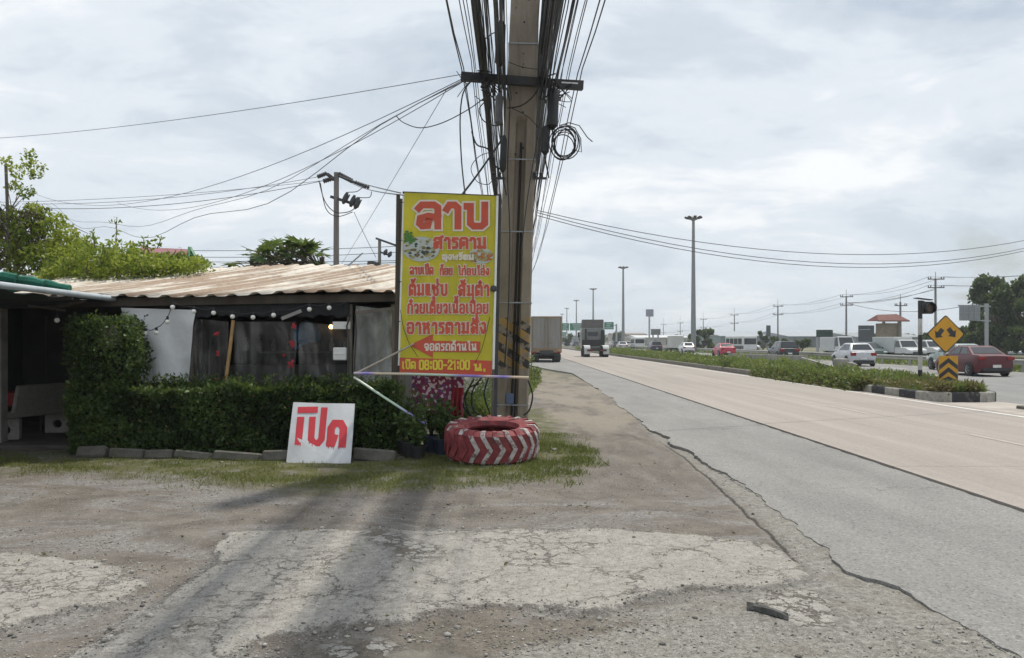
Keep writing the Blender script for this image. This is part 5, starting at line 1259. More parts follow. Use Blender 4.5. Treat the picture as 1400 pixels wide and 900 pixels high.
def rock(mb, c, r, flat=.7, seed=None):
    q = Quaternion(Vector((random.random(), random.random(), random.random() + .1)).normalized(), random.uniform(0, 3)); pts = []
    bm = bmesh.new()
    for i in range(12):
        v = Vector((random.gauss(0, 1), random.gauss(0, 1), random.gauss(0, 1))).normalized() * random.uniform(.75, 1.1); bm.verts.new((v.x, v.y, v.z * flat))
    bmesh.ops.convex_hull(bm, input=bm.verts); bm.verts.index_update()
    used = [v for v in bm.verts if v.link_faces]; idx = {v: i for i, v in enumerate(used)}
    mb.add([Vector(c) + v.co * r for v in used], [tuple(idx[v] for v in f.verts) for f in bm.faces]); bm.free()
for (px, py, r, lab) in ((729, 632, .075, 'pale pointed stone leaning at the right side of the tyre'), (757, 617, .06, 'small dry leaf coloured stone in the grass right of the tyre'), (672, 598, .19, 'rubble lump under the back of the tyre')):
    g = G(px, py); b = MB(); rock(b, (g.x, g.y, r * .5), r); tag(b.build('stone', M_STONE, loc=g), lab, 'stone')

# ------------------------------------------------------------------ flower pots and cloths under the banner
M_POT = mat('black_pot', (.022, .022, .024), .5, .2, 8, dirt=(.10, .085, .07)); M_POTB = mat('blue_black_pot', (.03, .045, .075), .5, .2, 8)
POTS = [(562, 598, 11.0, .13, .22, .50, 'black flower pot with an arching plant nearest the hedge', 0), (572, 612, 10.9, .11, .17, .38, 'small black pot in front of the arching plant', 0), (590, 590, 11.5, .14, .24, .62, 'tall leafy pot plant behind the small black pot', 1), (604, 586, 11.3, .12, .22, .50, 'dark blue pot with a leafy plant beside the tyre', 1), (553, 606, 11.3, .11, .2, .6, 'pot plant crowding the banner post', 0)]
for px, py, Y, r, h, ph, lab, kk in POTS:
    x = (px - 700) * Y / F; t_ = thing('potted_plant', lab, 'potted plant', (x, Y, 0), 'pot plants under the banner')
    b = MB(); b.lathe([(.001, .0), (r * .72, 0), (r * .95, h * .9), (r * 1.06, h * .9), (r * 1.06, h), (r * .92, h), (r * .88, h * .85), (.001, h * .82)], (x, Y, 0.02), n=18); b.build('pot', [M_POT, M_POTB][kk], t_, smooth=True)
    b = MB(); pts = []
    for i in range(9):
        a = random.uniform(0, 6.28); rr = random.uniform(.5, 1.25) * r * 1.5; hh = ph * random.uniform(.6, 1.1)
        q = [Vector((x, Y, h * .8)), Vector((x + rr * .4 * math.cos(a), Y + rr * .4 * math.sin(a), h + hh * .55)), Vector((x + rr * math.cos(a), Y + rr * math.sin(a), h + hh))]; b.tube(q, [.008, .006, .003], 5)
        for k_ in range(34):
            t_k = random.uniform(.25, 1.05); p = q[0].lerp(q[1], min(1, t_k * 2)) if t_k < .5 else q[1].lerp(q[2], (t_k - .5) * 2); pts.append((p.x + random.gauss(0, .035), p.y + random.gauss(0, .035), p.z + random.gauss(0, .03)))
    b.build('stems', M_CORE, t_); leaf_mesh('foliage', pts, .075, F_MID if kk == 0 else F_HEDGE, .1, t_, aspect=.5, tint=.45)
def cloth_mat(name, a, c, sc_):
    m, nt, N, L, bb = new_mat(name); t = NT(nt); p = t.coord('Object'); v = t.sep(t.voro(p, sc_, 'F1', 'Color'))
    col = t.ramp(v[0], [(.0, a), (.45, a), (.5, c), (.72, c), (.76, (.62, .50, .55)), (1, (.62, .50, .55))], 'CONSTANT')
    t.set(bb.inputs['Base Color'], col); bb.inputs['Roughness'].default_value = .85; return m
def hung(name, x0, x1, y0, y1, Y, mtl, lab, cat, seed):
    b = MB(); n_, m__ = 24, 12
    for j in range(m__ + 1):
        for i in range(n_ + 1):
            u, v = i / n_, j / m__; p = P(x0 + (x1 - x0) * u, y0 + (y1 - y0) * v, Y); b.v.append((p.x + .01 * math.sin(v * 5 + seed), p.y + .035 * math.sin(u * 17 + seed) * (.3 + v), p.z + .02 * math.sin(u * 6 + seed) * v))
    for j in range(m__):
        for i in range(n_): a = j * (n_ + 1) + i; b.f.append((a, a + 1, a + n_ + 2, a + n_ + 1)); b.m.append(0)
    o = b.build(name, mtl, loc=P((x0 + x1) / 2, y1, Y), smooth=True); return tag(o, lab, cat)
hung('floral_cloth', 562, 634, 512, 572, 11.9, cloth_mat('floral_print', (.22, .03, .09), (.16, .06, .16), 26), 'pink and purple floral cloth hanging under the yellow banner', 'cloth', 1)
hung('red_cloth', 617, 633, 530, 575, 11.8, mat('red_fabric', (.22, .015, .025), .85, .3, 7), 'plain red cloth strip hanging left of the cable loops', 'cloth', 2)

# ------------------------------------------------------------------ plants on and behind the hut
def clump_points(cs, per, squash=.8):
    out = []; tt = []
    for (x, y, z, r) in cs:
        k_ = int(per * r * r * 4) + 8; d = NR.normal(size=(k_, 3)); d /= np.linalg.norm(d, axis=1)[:, None]; rad = r * NR.uniform(.35, 1.12, k_) ** .6
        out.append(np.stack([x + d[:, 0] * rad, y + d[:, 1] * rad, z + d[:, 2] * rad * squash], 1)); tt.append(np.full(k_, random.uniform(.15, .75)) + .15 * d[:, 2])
    return np.concatenate(out), np.concatenate(tt)
vn = thing('roof_vine', 'sunlit yellow green vine sprawling along the back of the rusty roof', 'vine', P(180, 367, 16.5))
pts = []; tt = []; vst = MB()
for i in range(330):
    px = random.uniform(58, 274); lim = np.interp(px, [58, 80, 110, 150, 195, 212, 255, 275], [352, 338, 334, 338, 340, 352, 355, 362]); base = np.interp(px, [60, 275], [384, 367]); Yv = random.uniform(15.0, 17.2)
    hgt_px = (base - lim) * random.uniform(.15, 1.2) ** 1.35; a = P(px, base + 2, Yv); c = P(px + random.gauss(6, 9), base - hgt_px, Yv + random.gauss(0, .25)); md = a.lerp(c, .55) + Vector((random.gauss(0, .07), 0, .05))
    if i % 3 == 0: vst.tube([a, md, c], [.009, .007, .004], 4)
    tv = random.uniform(.25, .8)
    for k_ in range(40):
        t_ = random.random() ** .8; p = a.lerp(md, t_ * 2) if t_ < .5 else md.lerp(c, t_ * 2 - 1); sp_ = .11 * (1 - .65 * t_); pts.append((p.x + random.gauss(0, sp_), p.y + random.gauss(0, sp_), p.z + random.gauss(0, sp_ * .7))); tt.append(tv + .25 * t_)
pts = np.array(pts); tt = np.array(tt)
leaf_mesh('foliage', pts, .075, F_BRIGHT, .3, vn, aspect=.55, tint=tt); vst.build('vine_stems', M_BARK, vn)
b = MB(); shoots = []
for px, y0, y1, dx in ((158, 335, 297, 2), (196, 340, 325, 0), (215, 340, 322, 6), (245, 356, 340, 3), (130, 340, 318, -3), (120, 345, 325, -2), (205, 352, 334, -4)):
    q = [P(px, y0, 16), P(px + dx * .6, (y0 + y1) / 2, 16), P(px + dx, y1, 16)]; b.tube(q, [.012, .009, .005], 5)
    for i in range(26): t_ = random.random(); p = q[0].lerp(q[2], t_); shoots.append((p.x + random.gauss(0, .05), p.y + random.gauss(0, .05), p.z))
for i in range(16): a = random.uniform(70, 265); b.tube([P(a, 378, 16.4), P(a + random.uniform(-15, 20), 360, 16.4), P(a + random.uniform(-20, 30), 345, 16.2)], .012, 5)
b.build('stems', M_BARK, vn); leaf_mesh('shoot_leaves', shoots, .09, F_BRIGHT, .2, vn, aspect=.5, tint=.6)
# scraggly tree with bare branches at the upper left
tr = thing('scraggly_tree', 'half bare scraggly tree with pale green leaves beyond the porch', 'tree', P(20, 400, 17))
b = MB(); tips = []
def branch(p, d, L_, r, depth):
    q = [p]; 
    for i in range(4): d = (d + Vector((random.gauss(0, .16), random.gauss(0, .16), random.gauss(0, .10) - (.05 if depth > 1 else 0)))).normalized(); q.append(q[-1] + d * L_ / 4)
    b.tube(q, [r, r * .85, r * .7, r * .58, r * .45], 6 if depth < 2 else 4, cap=False)
    if depth < 4:
        for i in range(3 if depth < 3 else 2):
            s_ = random.choice(q[2:]); nd = (d + Vector((random.gauss(0, .6), random.gauss(0, .6), random.gauss(.1, .5)))).normalized(); branch(s_, nd, L_ * random.uniform(.5, .75), r * .55, depth + 1)
    else: tips.append(q[-1]); 
    if depth >= 3: tips.append(q[2])
root = P(-25, 0, 17); root.z = 0
branch(root, Vector((.05, 0, 1)), 1.9, .12, 0); branch(Vector((root.x, 17, 2.2)), Vector((.5, 0, .75)), 1.5, .09, 1); branch(Vector((root.x + .1, 17, 2.9)), Vector((.75, -.1, .55)), 1.5, .07, 1); branch(Vector((root.x, 17, 2.6)), Vector((.3, .1, 1)), 1.35, .07, 1); branch(Vector((root.x+.2, 17, 2.2)), Vector((.9, 0, .4)), 1.6, .06, 1)
for i in range(40):
    a = P(random.uniform(0, 50), random.uniform(290, 350), 16.6); c = a + Vector((random.gauss(0, .4), random.gauss(0, .3), random.gauss(0, .35))); mid = a.lerp(c, .5) + Vector((0, 0, .1)); b.tube([a, mid, c], [.012, .01, .006], 4)
b.tube([P(14, 375, 16.5), P(10, 280, 16.5), P(8, 225, 16.5)], .03, 6)
b.build('trunk', mat('grey_bark', (.13, .11, .095), .95, .3, 10, bump=.5), tr)
cs = []
for px, py, r in ((22, 235, .16), (40, 226, .16), (48, 240, .13), (10, 222, .12), (35, 262, .17), (18, 255, .14), (60, 296, .22), (72, 312, .28), (90, 318, .26), (58, 330, .3), (84, 340, .34), (100, 352, .34), (70, 355, .34), (112, 340, .22), (45, 285, .16), (5, 345, .2), (50, 352, .3), (30, 365, .3), (20, 300, .26), (36, 315, .28), (52, 305, .24), (10, 325, .26), (66, 345, .3), (28, 340, .26), (40, 212, .12), (56, 230, .1), (78, 300, .18), (96, 335, .26)): p = P(px, py, 16.5 + random.uniform(-.4, .4)); cs.append((p.x, p.y, p.z, r))
for q in tips[::9]:
    if q.z < 5.4: cs.append((q.x, q.y, q.z, .09))
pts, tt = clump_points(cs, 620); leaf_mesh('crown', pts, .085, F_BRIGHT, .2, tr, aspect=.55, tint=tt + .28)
cs = []
for i in range(34): p = P(random.uniform(-25, 50), random.uniform(290, 368), 16.6); cs.append((p.x, p.y, p.z, random.uniform(.15, .3)))
pts, tt = clump_points(cs, 300); leaf_mesh('dry_leaves', pts, .07, foliage('dry_leaves', (.06, .048, .034), (.15, .12, .085), (.20, .19, .08), .25), .1, tr, aspect=.6)
# papaya-like tree behind the roof
pp = thing('papaya_tree', 'broad lobed leaf tree showing above the middle of the roof', 'tree', P(395, 400, 22))
b = MB(); lv = []; lf = []; tn = []
c0 = P(395, 385, 22)
for px in (345, 395, 440): a = P(px, 400, 22); b.tube([(a.x, 22, 0), (a.x + .05, 22, 2.5), P(px, 352, 22)], [.12, .10, .07], 8)
def lobed(c, d, s_, up_):
    """a palmate leaf of seven pointed lobes"""
    d = d.normalized(); s2 = d.cross(up_).normalized(); n_ = s2.cross(d).normalized(); pts = [c]
    for i in range(15):
        a = R(-150 + 300 * i / 14); rr = s_ * (1 if i % 2 else .45) * (1.0 if abs(a) < 1.4 else .75); pts.append(c + (d * math.cos(a) + s2 * math.sin(a)) * rr - n_ * rr * .25)
    base = len(lv); lv.extend(pts); 
    for i in range(1, 15): lf.append((base, base + i, base + i + 1)); tn.append(random.uniform(0, 1) if i == 1 else tn[-1])
for i in range(150):
    px = random.gauss(392, 36); px = min(462, max(318, px)); lim = np.interp(px, [315, 340, 380, 400, 440, 470], [362, 340, 327, 326, 338, 365]); py = random.uniform(lim, 380)
    c = P(px, py, random.uniform(21, 23)); a = P(random.choice((345, 395, 440)), 372, 22); d = (c - a) + Vector((random.gauss(0, .4), random.gauss(0, .4), -.2)); lobed(c, d, random.uniform(.22, .42), Vector((random.gauss(0, .3), random.gauss(0, .3), 1)))
    b.tube([a, a.lerp(c, .6) + Vector((0, 0, .08)), c], [.018, .014, .01], 4)
b.build('trunk', M_BARK, pp)
me = bpy.data.meshes.new('crown'); off = wloc(pp); me.from_pydata([tuple(v - off) for v in lv], [], lf); me.materials.append(foliage('papaya_leaves', (.025, .048, .018), (.07, .125, .035), (.13, .20, .06), .3)); at = me.attributes.new('tint', 'FLOAT', 'FACE'); at.data.foreach_set('value', np.array(tn, np.float32)); link('crown', me, pp)
# pink gabled roof with green trim
ph = thing('pink_roof_house', 'far house with a pink roof and green gable trim behind the vine', 'house', P(235, 400, 45))
a = P(196, 362, 45); m0 = P(192, 338, 46); m1 = P(263, 341, 45); c = P(271, 360, 45)
b = MB(); b.add([P(180, 364, 44), P(255, 362, 44), m1, m0, P(180, 364, 50), P(255, 362, 50)], [(0, 1, 2, 3), (3, 2, 5, 4)]); b.build('roof', mat('pink_roof', (.33, .15, .16), .7, .15, 3), ph)
b = MB(); b.beam(m1 + Vector((0, -.4, 0)), P(271, 361, 44), .15, .25); b.beam(m1 + Vector((0, -.4, 0)), P(257, 361, 43.8), .15, .25); b.add([m1 + Vector((0, -.3, -.1)), P(270, 361, 44.1), P(257, 361, 44.1)], [(0, 1, 2)]); b.build('gable_trim', mat('green_trim', (.03, .16, .08), .6, .2, 3), ph)
b = MB(); x0, x1 = P(182, 0, 46).x, P(262, 0, 46).x; b.box(((x0 + x1) / 2, 47, 2.9), (x1 - x0, 5.5, 5.8)); b.build('wall', mat('pale_wall', (.42, .38, .34), .9, .1, 3), ph)

# ------------------------------------------------------------------ warning light, diamond sign and chevron board on the island
M_BLK = mat('black_paint', (.025, .025, .027), .5, .25, 6, dirt=(.12, .11, .10), dirt_amt=.3); M_WHT = mat('white_paint', (.58, .57, .54), .6, .1, 6, dirt=(.3, .28, .25), dirt_amt=.5)
M_YSIGN = mat('sign_yellow', (.60, .30, .012), .45, .08, 4, dirt=(.36, .22, .05), dirt_amt=.4); M_GALV = mat('galvanised', (.34, .35, .36), .5, .1, 6, metal=.5)
IY = 25.2
tl_ = thing('signal_post', 'black and white banded warning light post on the weedy island', 'signal', (P(1258, 0, IY).x, IY, .2)); x = P(1258, 0, IY).x; k = IY / F
def zr(py, Y=IY): return CH - (py - HZ) * Y / F
bands = [(.2, zr(506), 0), (zr(506), zr(486), 1), (zr(486), zr(458), 0), (zr(458), zr(436), 1), (zr(436), zr(411), 0)]
for z0, z1, w in bands:
    b = MB(); b.cyl((x, IY, z0), (x, IY, z1), .066, n=14); b.build('post_band', [M_BLK, M_WHT][w], tl_, smooth=True)
b = MB(); c = P(1266, 421, IY); b.box((c.x + .01, IY - .02, c.z), (.36, .22, .38), bev=.03); b.box((c.x - .12, IY, c.z + .17), (.1, .16, .1), bev=.02); h_ = b.build('signal_head', M_BLK, tl_)
b = MB(); b.tube([(c.x + .03, IY - .10, c.z - .02), (c.x + .03, IY - .30, c.z - .01)], [.15, .16], 16, cap=False); b.build('visor', M_BLK, h_, loc=wloc(tl_))
b = MB(); b.cyl((c.x + .03, IY - .13, c.z - .02), (c.x + .03, IY - .15, c.z - .02), .125, n=18); b.build('lens', mat('dull_amber_lens', (.10, .055, .03), .25, .2, 8), h_, loc=wloc(tl_))
b = MB(); b.box((x + .1, IY, zr(409)), (.5, .25, .025), (0, .12, 0)); b.build('solar_panel', M_DSTEEL, tl_)
DY = 24.3
ds = thing('diamond_sign', 'yellow diamond sign with two black arrows pointing apart above the island', 'sign', (P(1293, 0, DY).x, DY, .2)); c = P(1293, 457, DY); hx = 26.5 * DY / F
b = MB(); rs = .06
def diamond(s_, y, r_=.08):
    out = []
    for q in range(4):
        a = q * math.pi / 2; p0 = Vector((math.cos(a), math.sin(a))) * s_; p1 = Vector((math.cos(a + math.pi / 2), math.sin(a + math.pi / 2))) * s_; pm = Vector((math.cos(a - math.pi / 2), math.sin(a - math.pi / 2))) * s_
        for t_ in (-1, 0, 1): out.append(tuple(p0.lerp(pm, r_) if t_ < 0 else (p0 * (1 - r_ * .45) if t_ == 0 else p0.lerp(p1, r_))))
    return out
b.prism(diamond(hx, 0), lambda u, v, k_: (c.x + u, DY + (.02 if k_ else 0), c.z + v)); b.build('plate', M_BLK, ds)
b = MB(); b.prism(diamond(hx * .93, 0), lambda u, v, k_: (c.x + u, DY - (.001 if k_ else .004), c.z + v)); b.build('yellow_face', M_YSIGN, ds)
b = MB()
for px, py, sx in ((1284, 456, -1), (1301, 455, 1)):
    q = P(px, py, DY); k_ = DY / F; d = Vector((sx * .62, -.78)).normalized(); s2 = Vector((-d.y, d.x))
    sh_ = [(-7.5, 3.2), (0.5, 3.2), (0.5, 7), (8, 0), (0.5, -7), (0.5, -3.2), (-7.5, -3.2)]
    b.prism([(q.x + (d.x * u + s2.x * v) * k_, q.z + (d.y * u + s2.y * v) * k_) for u, v in sh_], lambda u, v, e: (u, DY - .006 - (.002 if e else 0), v))
b.build('arrow', M_BLK, ds)
b = MB(); b.cyl((c.x, DY + .06, .2), (c.x, DY + .06, c.z + .3), .035, n=10); b.build('post', M_GALV, ds)
cb = thing('chevron_board', 'yellow and black upward chevron board below the diamond sign', 'sign', (P(1296, 0, DY - .2).x, DY - .2, .2)); Y = DY - .2
c = P(1296.5, 504, Y); w = 26.5 * Y / F; hh = (521 - 486.5) * Y / F
b = MB(); b.box((c.x, Y, c.z), (w, .02, hh), bev=.006); b.build('plate', M_YSIGN, cb)
b = MB()
for k_ in range(3):
    z1 = c.z + hh / 2 - .06 - k_ * .275; hw = w / 2 - .012
    pl = [(-hw, z1 - .22), (0, z1), (hw, z1 - .22), (hw, z1 - .36), (0, z1 - .14), (-hw, z1 - .36)]; lo = c.z - hh / 2 + .01
    pl = [(u, max(v, lo)) for u, v in pl]
    b.prism([(c.x + u, v) for u, v in pl], lambda u, v, e: (u, Y - .012 - (.003 if e else 0), v))
b.build('black_chevron', M_BLK, cb)
b = MB(); b.box((c.x - .15, Y + .04, .5), (.05, .04, .9)); b.box((c.x + .15, Y + .04, .5), (.05, .04, .9)); b.build('post', M_GALV, cb)
g = P(1297, 537, 21.25); b = MB(); rock(b, (g.x, 21.27, .31), .09, .5); tag(b.build('stone', mat('yellow_stone', (.45, .36, .16), .8, .2, 12), loc=(g.x, 21.27, .27)), 'small yellowish stone lying on the island kerb', 'stone')
b = MB(); g = P(1150, 507, 33); b.box((g.x, 33, .55), (.45, .4, .7), (0, 0, .3), bev=.03); b.box((g.x + .3, 32.8, .5), (.3, .25, .5), (.2, .1, .6), bev=.03)
tag(b.build('concrete_stub', M_CONC, loc=(g.x, 33, .22)), 'broken concrete stub half hidden in the island weeds', 'concrete block')
b = MB(); b.beam(P(1096, 490, 40), P(1142, 503, 34), .10, .10); b.beam(P(1000, 487, 52), P(1100, 491, 40), .35, .32)
tag(b.build('fallen_barrier', M_CONC, loc=P(1060, 500, 42)), 'long low concrete barrier lying along the far side of the weeds', 'barrier')
b = MB(); x = 13.6
for i in range(4): b.box((12.15 + i * .33, 18.9 + i * .08, .03), (.32, .5, .1), (0, 0, .1 * i), bev=.02)
tag(b.build('kerb_slab', M_KERB, loc=(12.6, 19, 0)), 'row of low broken kerb slabs before the island nose', 'kerb block')

# ------------------------------------------------------------------ vehicles
M_GLASS = mat('car_glass', (.018, .021, .024), .06, .1, 3, spec=.8); M_TYRE = mat('tyre_rubber', (.022, .022, .022), .85, .2, 12); M_RIM = mat('wheel_rim', (.36, .37, .38), .35, .15, 9, metal=.6)
M_TAIL = mat('tail_lamp', (.22, .007, .008), .2, .1, 6); M_HEAD = mat('head_lamp', (.70, .72, .72), .12, .05, 6); M_PLATE = mat('plate_white', (.66, .66, .62), .5, .1, 20, dirt=(.25, .25, .25)); M_TRIM = mat('black_trim', (.02, .02, .021), .5, .1, 6)
def paint(name, col, metal=.0, rough=.28):
    if name in MATS: return MATS[name]
    m = mat(name, col, rough, .04, 3, dirt=tuple(c * .7 + .03 for c in col), dirt_amt=.35); bs = m.node_tree.nodes['Principled BSDF']; bs.inputs['Coat Weight'].default_value = .15; bs.inputs['Specular IOR Level'].default_value = .35; bs.inputs['Coat Roughness'].default_value = .06; return m
def wheel(parent, x, y, r, w, dual=False):
    b = MB(); s_ = 1 if x > 0 else -1
    b.lathe([(r * .62, -w / 2), (r * .9, -w / 2), (r, -w / 2 + .03), (r, w / 2 - .03), (r * .9, w / 2), (r * .62, w / 2)], (x, y, r), 'X', 24); t_ = b.build('tyre', M_TYRE, None, loc=(0, 0, 0), smooth=True)
    wr = thing('wheel', None, None, (0, 0, 0)); wr.parent = parent; t_.parent = wr
    b = MB(); o_ = s_ * (w / 2 - .03); pr = [(r * .63, s_ * w / 2 - .0), (r * .56, o_), (r * .2, o_ - s_ * .01), (.001, o_)]
    b.lathe([(a, c) for a, c in pr], (x, y, r), 'X', 20)
    for q in range(5):
        a = q * 1.2566; b.beam((x + o_ + s_ * .012, y + r * .12 * math.cos(a), r + r * .12 * math.sin(a)), (x + o_ + s_ * .012, y + r * .55 * math.cos(a), r + r * .55 * math.sin(a)), .02, r * .2, up=(1, 0, 0))
    o2 = b.build('rim', M_RIM, None, loc=(0, 0, 0)); o2.parent = wr; return wr
STY = {
 'sedan': dict(deck=[(0, .50), (.015, .66), (.03, .69), (.17, .705), (.30, .70), (.70, .67), (.9, .58), (.98, .50), (1, .40)], base=(.13, .73), roof=(.30, .55), belt=.64),
 'hatch': dict(deck=[(0, .40), (.012, .58), (.03, .655), (.17, .665), (.35, .66), (.74, .645), (.90, .57), (.98, .48), (1, .36)], base=(.03, .79), roof=(.17, .52), belt=.64),
 'suv': dict(deck=[(0, .42), (.012, .58), (.03, .64), (.17, .65), (.35, .65), (.74, .63), (.93, .58), (.985, .52), (1, .38)], base=(.02, .75), roof=(.10, .55), belt=.62)}
def car(name, label, cat, L_, W_, H, style, paint_, loc, rz=0, group=None, spoiler=False):
    t_ = thing(name, label, cat, (0, 0, 0), group); S = STY[style]; zs = .20; hw = W_ / 2; wr = .325 if style != 'suv' else .36
    ys = [0, .015, .05, .1, .13, .17, .24, .30, .45, .60, .70, .76, .82, .88, .93, .98, 1]
    b = MB(); n_ = 9
    for u in ys:
        zt = float(np.interp(u, [p[0] for p in S['deck']], [p[1] for p in S['deck']])) * H
        taper = float(np.interp(u, [0, .02, .07, .2, .8, .92, .98, 1], [.84, .92, .975, 1, 1, .96, .88, .78])); w = hw * taper; zb = zs + (.10 if u in (0, 1) else .03 if u < .03 or u > .97 else 0)
        zm = zb + (zt - zb) * .45
        y = (u - .5) * L_
        for xx, zz in ((-w * .93, zb), (-w, zm), (-w * .985, zb + (zt - zb) * .8), (-w * .90, zt), (0, zt + .02), (w * .90, zt), (w * .985, zb + (zt - zb) * .8), (w, zm), (w * .93, zb)): b.v.append((xx, y, zz))
    for i in range(len(ys) - 1):
        for j in range(n_): b.f.append((i * n_ + j, i * n_ + (j + 1) % n_, (i + 1) * n_ + (j + 1) % n_, (i + 1) * n_ + j)); b.m.append(0)
    b.f.append(tuple(range(n_))); b.m.append(0); e = (len(ys) - 1) * n_; b.f.append(tuple(e + j for j in range(n_))); b.m.append(0)
    # greenhouse, same skin as the body
    def dk(u): return float(np.interp(u, [p[0] for p in S['deck']], [p[1] for p in S['deck']])) * H
    b0, b1 = S['base']; r0, r1 = S['roof']; wb = hw * .90; wt = hw * (.70 if style != 'hatch' else .66)
    G0 = [(-wb, (b0 - .5) * L_, dk(b0) - .03), (wb, (b0 - .5) * L_, dk(b0) - .03), (wb, (b1 - .5) * L_, dk(b1) - .03), (-wb, (b1 - .5) * L_, dk(b1) - .03)]
    RF = [(-wt, (r0 - .5) * L_, H * .965), (wt, (r0 - .5) * L_, H * .965), (wt, (r1 - .5) * L_, H * .975), (-wt, (r1 - .5) * L_, H * .975)]
    rm = (r0 + r1) / 2; RT = [(-wt * .85, (r0 + .04 - .5) * L_, H), (wt * .85, (r0 + .04 - .5) * L_, H), (wt * .85, (r1 - .04 - .5) * L_, H), (-wt * .85, (r1 - .04 - .5) * L_, H)]
    base = len(b.v); b.v += G0 + RF + RT
    for k_ in (0, 4):
        for i in range(4): b.f.append((base + k_ + i, base + k_ + (i + 1) % 4, base + k_ + 4 + (i + 1) % 4, base + k_ + 4 + i)); b.m.append(0)
    b.f.append(tuple(base + 8 + i for i in range(4))); b.m.append(0)
    if spoiler: b.box((0, (r0 - .012 - .5) * L_, H * .95), (wt * 1.9, .16, .03))
    b.build('body', paint_, t_, loc=(0, 0, 0), smooth=True)
    def pane(nm, q, ins, par=t_, push=.012):
        q = [Vector(p) for p in q]; c_ = sum(q, Vector()) / 4; nrm = (q[1] - q[0]).cross(q[3] - q[0]).normalized()
        if nrm.dot(c_ - Vector((0, 0, H * .6))) < 0: nrm = -nrm
        q2 = []
        u0, u1, v0, v1 = ins
        for u, v in ((u0, v0), (u1, v0), (u1, v1), (u0, v1)): q2.append((q[0] * (1 - u) + q[1] * u) * (1 - v) + (q[3] * (1 - u) + q[2] * u) * v + nrm * push)
        mb_ = MB(); mb_.add(q2 + [p - nrm * push * .9 for p in q2], [(0, 1, 2, 3), (4, 5, 1, 0), (5, 6, 2, 1), (6, 7, 3, 2), (7, 4, 0, 3)]); return mb_.build(nm, M_GLASS, par, loc=(0, 0, 0))
    pane('rear_window', [G0[0], G0[1], RF[1], RF[0]], (.07, .93, .22, .92)); pane('windscreen', [G0[3], G0[2], RF[2], RF[3]], (.06, .94, .12, .94))
    for i0, i1 in ((0, 3), (1, 2)):
        Q = [G0[i0], G0[i1], RF[i1], RF[i0]]
        pane('side_window', Q, (.14, .46, .2, .9)); pane('side_window', Q, (.50, .86, .2, .9))
    for sx in (-1, 1):
        for u in (.19, .80):
            b = MB(); y = (u - .5) * L_; b.lathe([(.001, 0), (wr * 1.14, 0), (wr * 1.16, -.06 * sx)], (sx * (hw * 1.0 + .004), y, wr + .01), 'X', 22); b.build('arch_shade_disc', M_TRIM, t_, loc=(0, 0, 0))  # black disc on the flank plays the shadow inside the wheel arch
            wheel(t_, sx * (hw - .07), y, wr, .2)
        zt = dk(.02); b = MB()
        b.box((sx * hw * .74, -L_ / 2 + .035, zt - H * (.075 if style == 'sedan' else .09)), (hw * .40, .10, H * (.105 if style == 'sedan' else .13)), bev=.02); b.build('tail_light', M_TAIL, t_, loc=(0, 0, 0))
        b = MB(); b.box((sx * hw * .72, L_ / 2 - .06, H * .43), (hw * .40, .14, .13), bev=.03); b.build('headlight', M_HEAD, t_, loc=(0, 0, 0))
        b = MB(); b.box((sx * (hw + .06), (b1 - .10 - .5) * L_, H * .66), (.18, .12, .13), bev=.03); b.build('mirror', paint_, t_, loc=(0, 0, 0))
    b = MB(); b.box((0, -L_ / 2 - .005, zs + .12), (hw * 1.5, .09, .16), bev=.02); b.build('bumper_trim', M_TRIM, t_, loc=(0, 0, 0))
    b = MB(); b.box((0, -L_ / 2 - .035 if style != 'sedan' else -L_ / 2 - .03, H * .34), (.36, .02, .13)); b.build('licence_plate', M_PLATE, t_, loc=(0, 0, 0))
    b = MB(); b.box((0, 0, zs + .02), (W_ * .8, L_ * .9, .14)); b.build('underbody', M_TRIM, t_, loc=(0, 0, 0))
    t_.location = loc; t_.rotation_euler = (0, 0, rz); return t_
TR_ = 'vehicles on the highway'
car('sedan', 'dark red sedan driving away beside the diamond sign', 'car', 4.4, 1.70, 1.40, 'sedan', paint('maroon_paint', (.085, .005, .011), rough=.4), (22.05, 38.6, 0), R(-3), TR_)
car('hatchback', 'silver white hatchback driving away left of the banded signal post', 'car', 3.85, 1.72, 1.50, 'hatch', paint('silver_paint', (.50, .51, .54)), (22.6, 53.3, 0), R(-4), TR_)
car('estate_car', 'black tall estate car driving away beyond the weedy island', 'car', 4.5, 1.8, 1.62, 'suv', paint('black_green_paint', (.016, .021, .024)), (24.4, 72.5, 0), R(-3), TR_)
car('sedan', 'pinkish red sedan far down the highway beyond the weeds', 'car', 4.2, 1.68, 1.42, 'sedan', paint('cherry_paint', (.42, .03, .06)), (22.6, 86, 0), R(0), TR_)
car('hatchback', 'small white hatchback far away just left of the tall lamp mast', 'car', 3.9, 1.68, 1.5, 'hatch', paint('white_paint_car', (.62, .63, .63)), (23.8, 110, 0), 0, TR_)
car('hatchback', 'pale green car half hidden behind the chevron board', 'car', 3.7, 1.66, 1.48, 'hatch', paint('pale_green_paint', (.30, .36, .34)), (26.0 - 1.3, 44.8, 0), R(-3), TR_)
car('estate_car', 'dark blue estate car far away beside the white boxed pickup', 'car', 4.5, 1.8, 1.6, 'suv', paint('navy_paint', (.03, .04, .06)), (22.5, 127, 0), 0, TR_)
car('hatchback', 'dull green car beyond the guardrail half hidden by the silver hatchback', 'car', 4.0, 1.7, 1.55, 'hatch', paint('dull_green_paint', (.05, .085, .08)), (32.6, 73.5, 0), R(180), TR_)

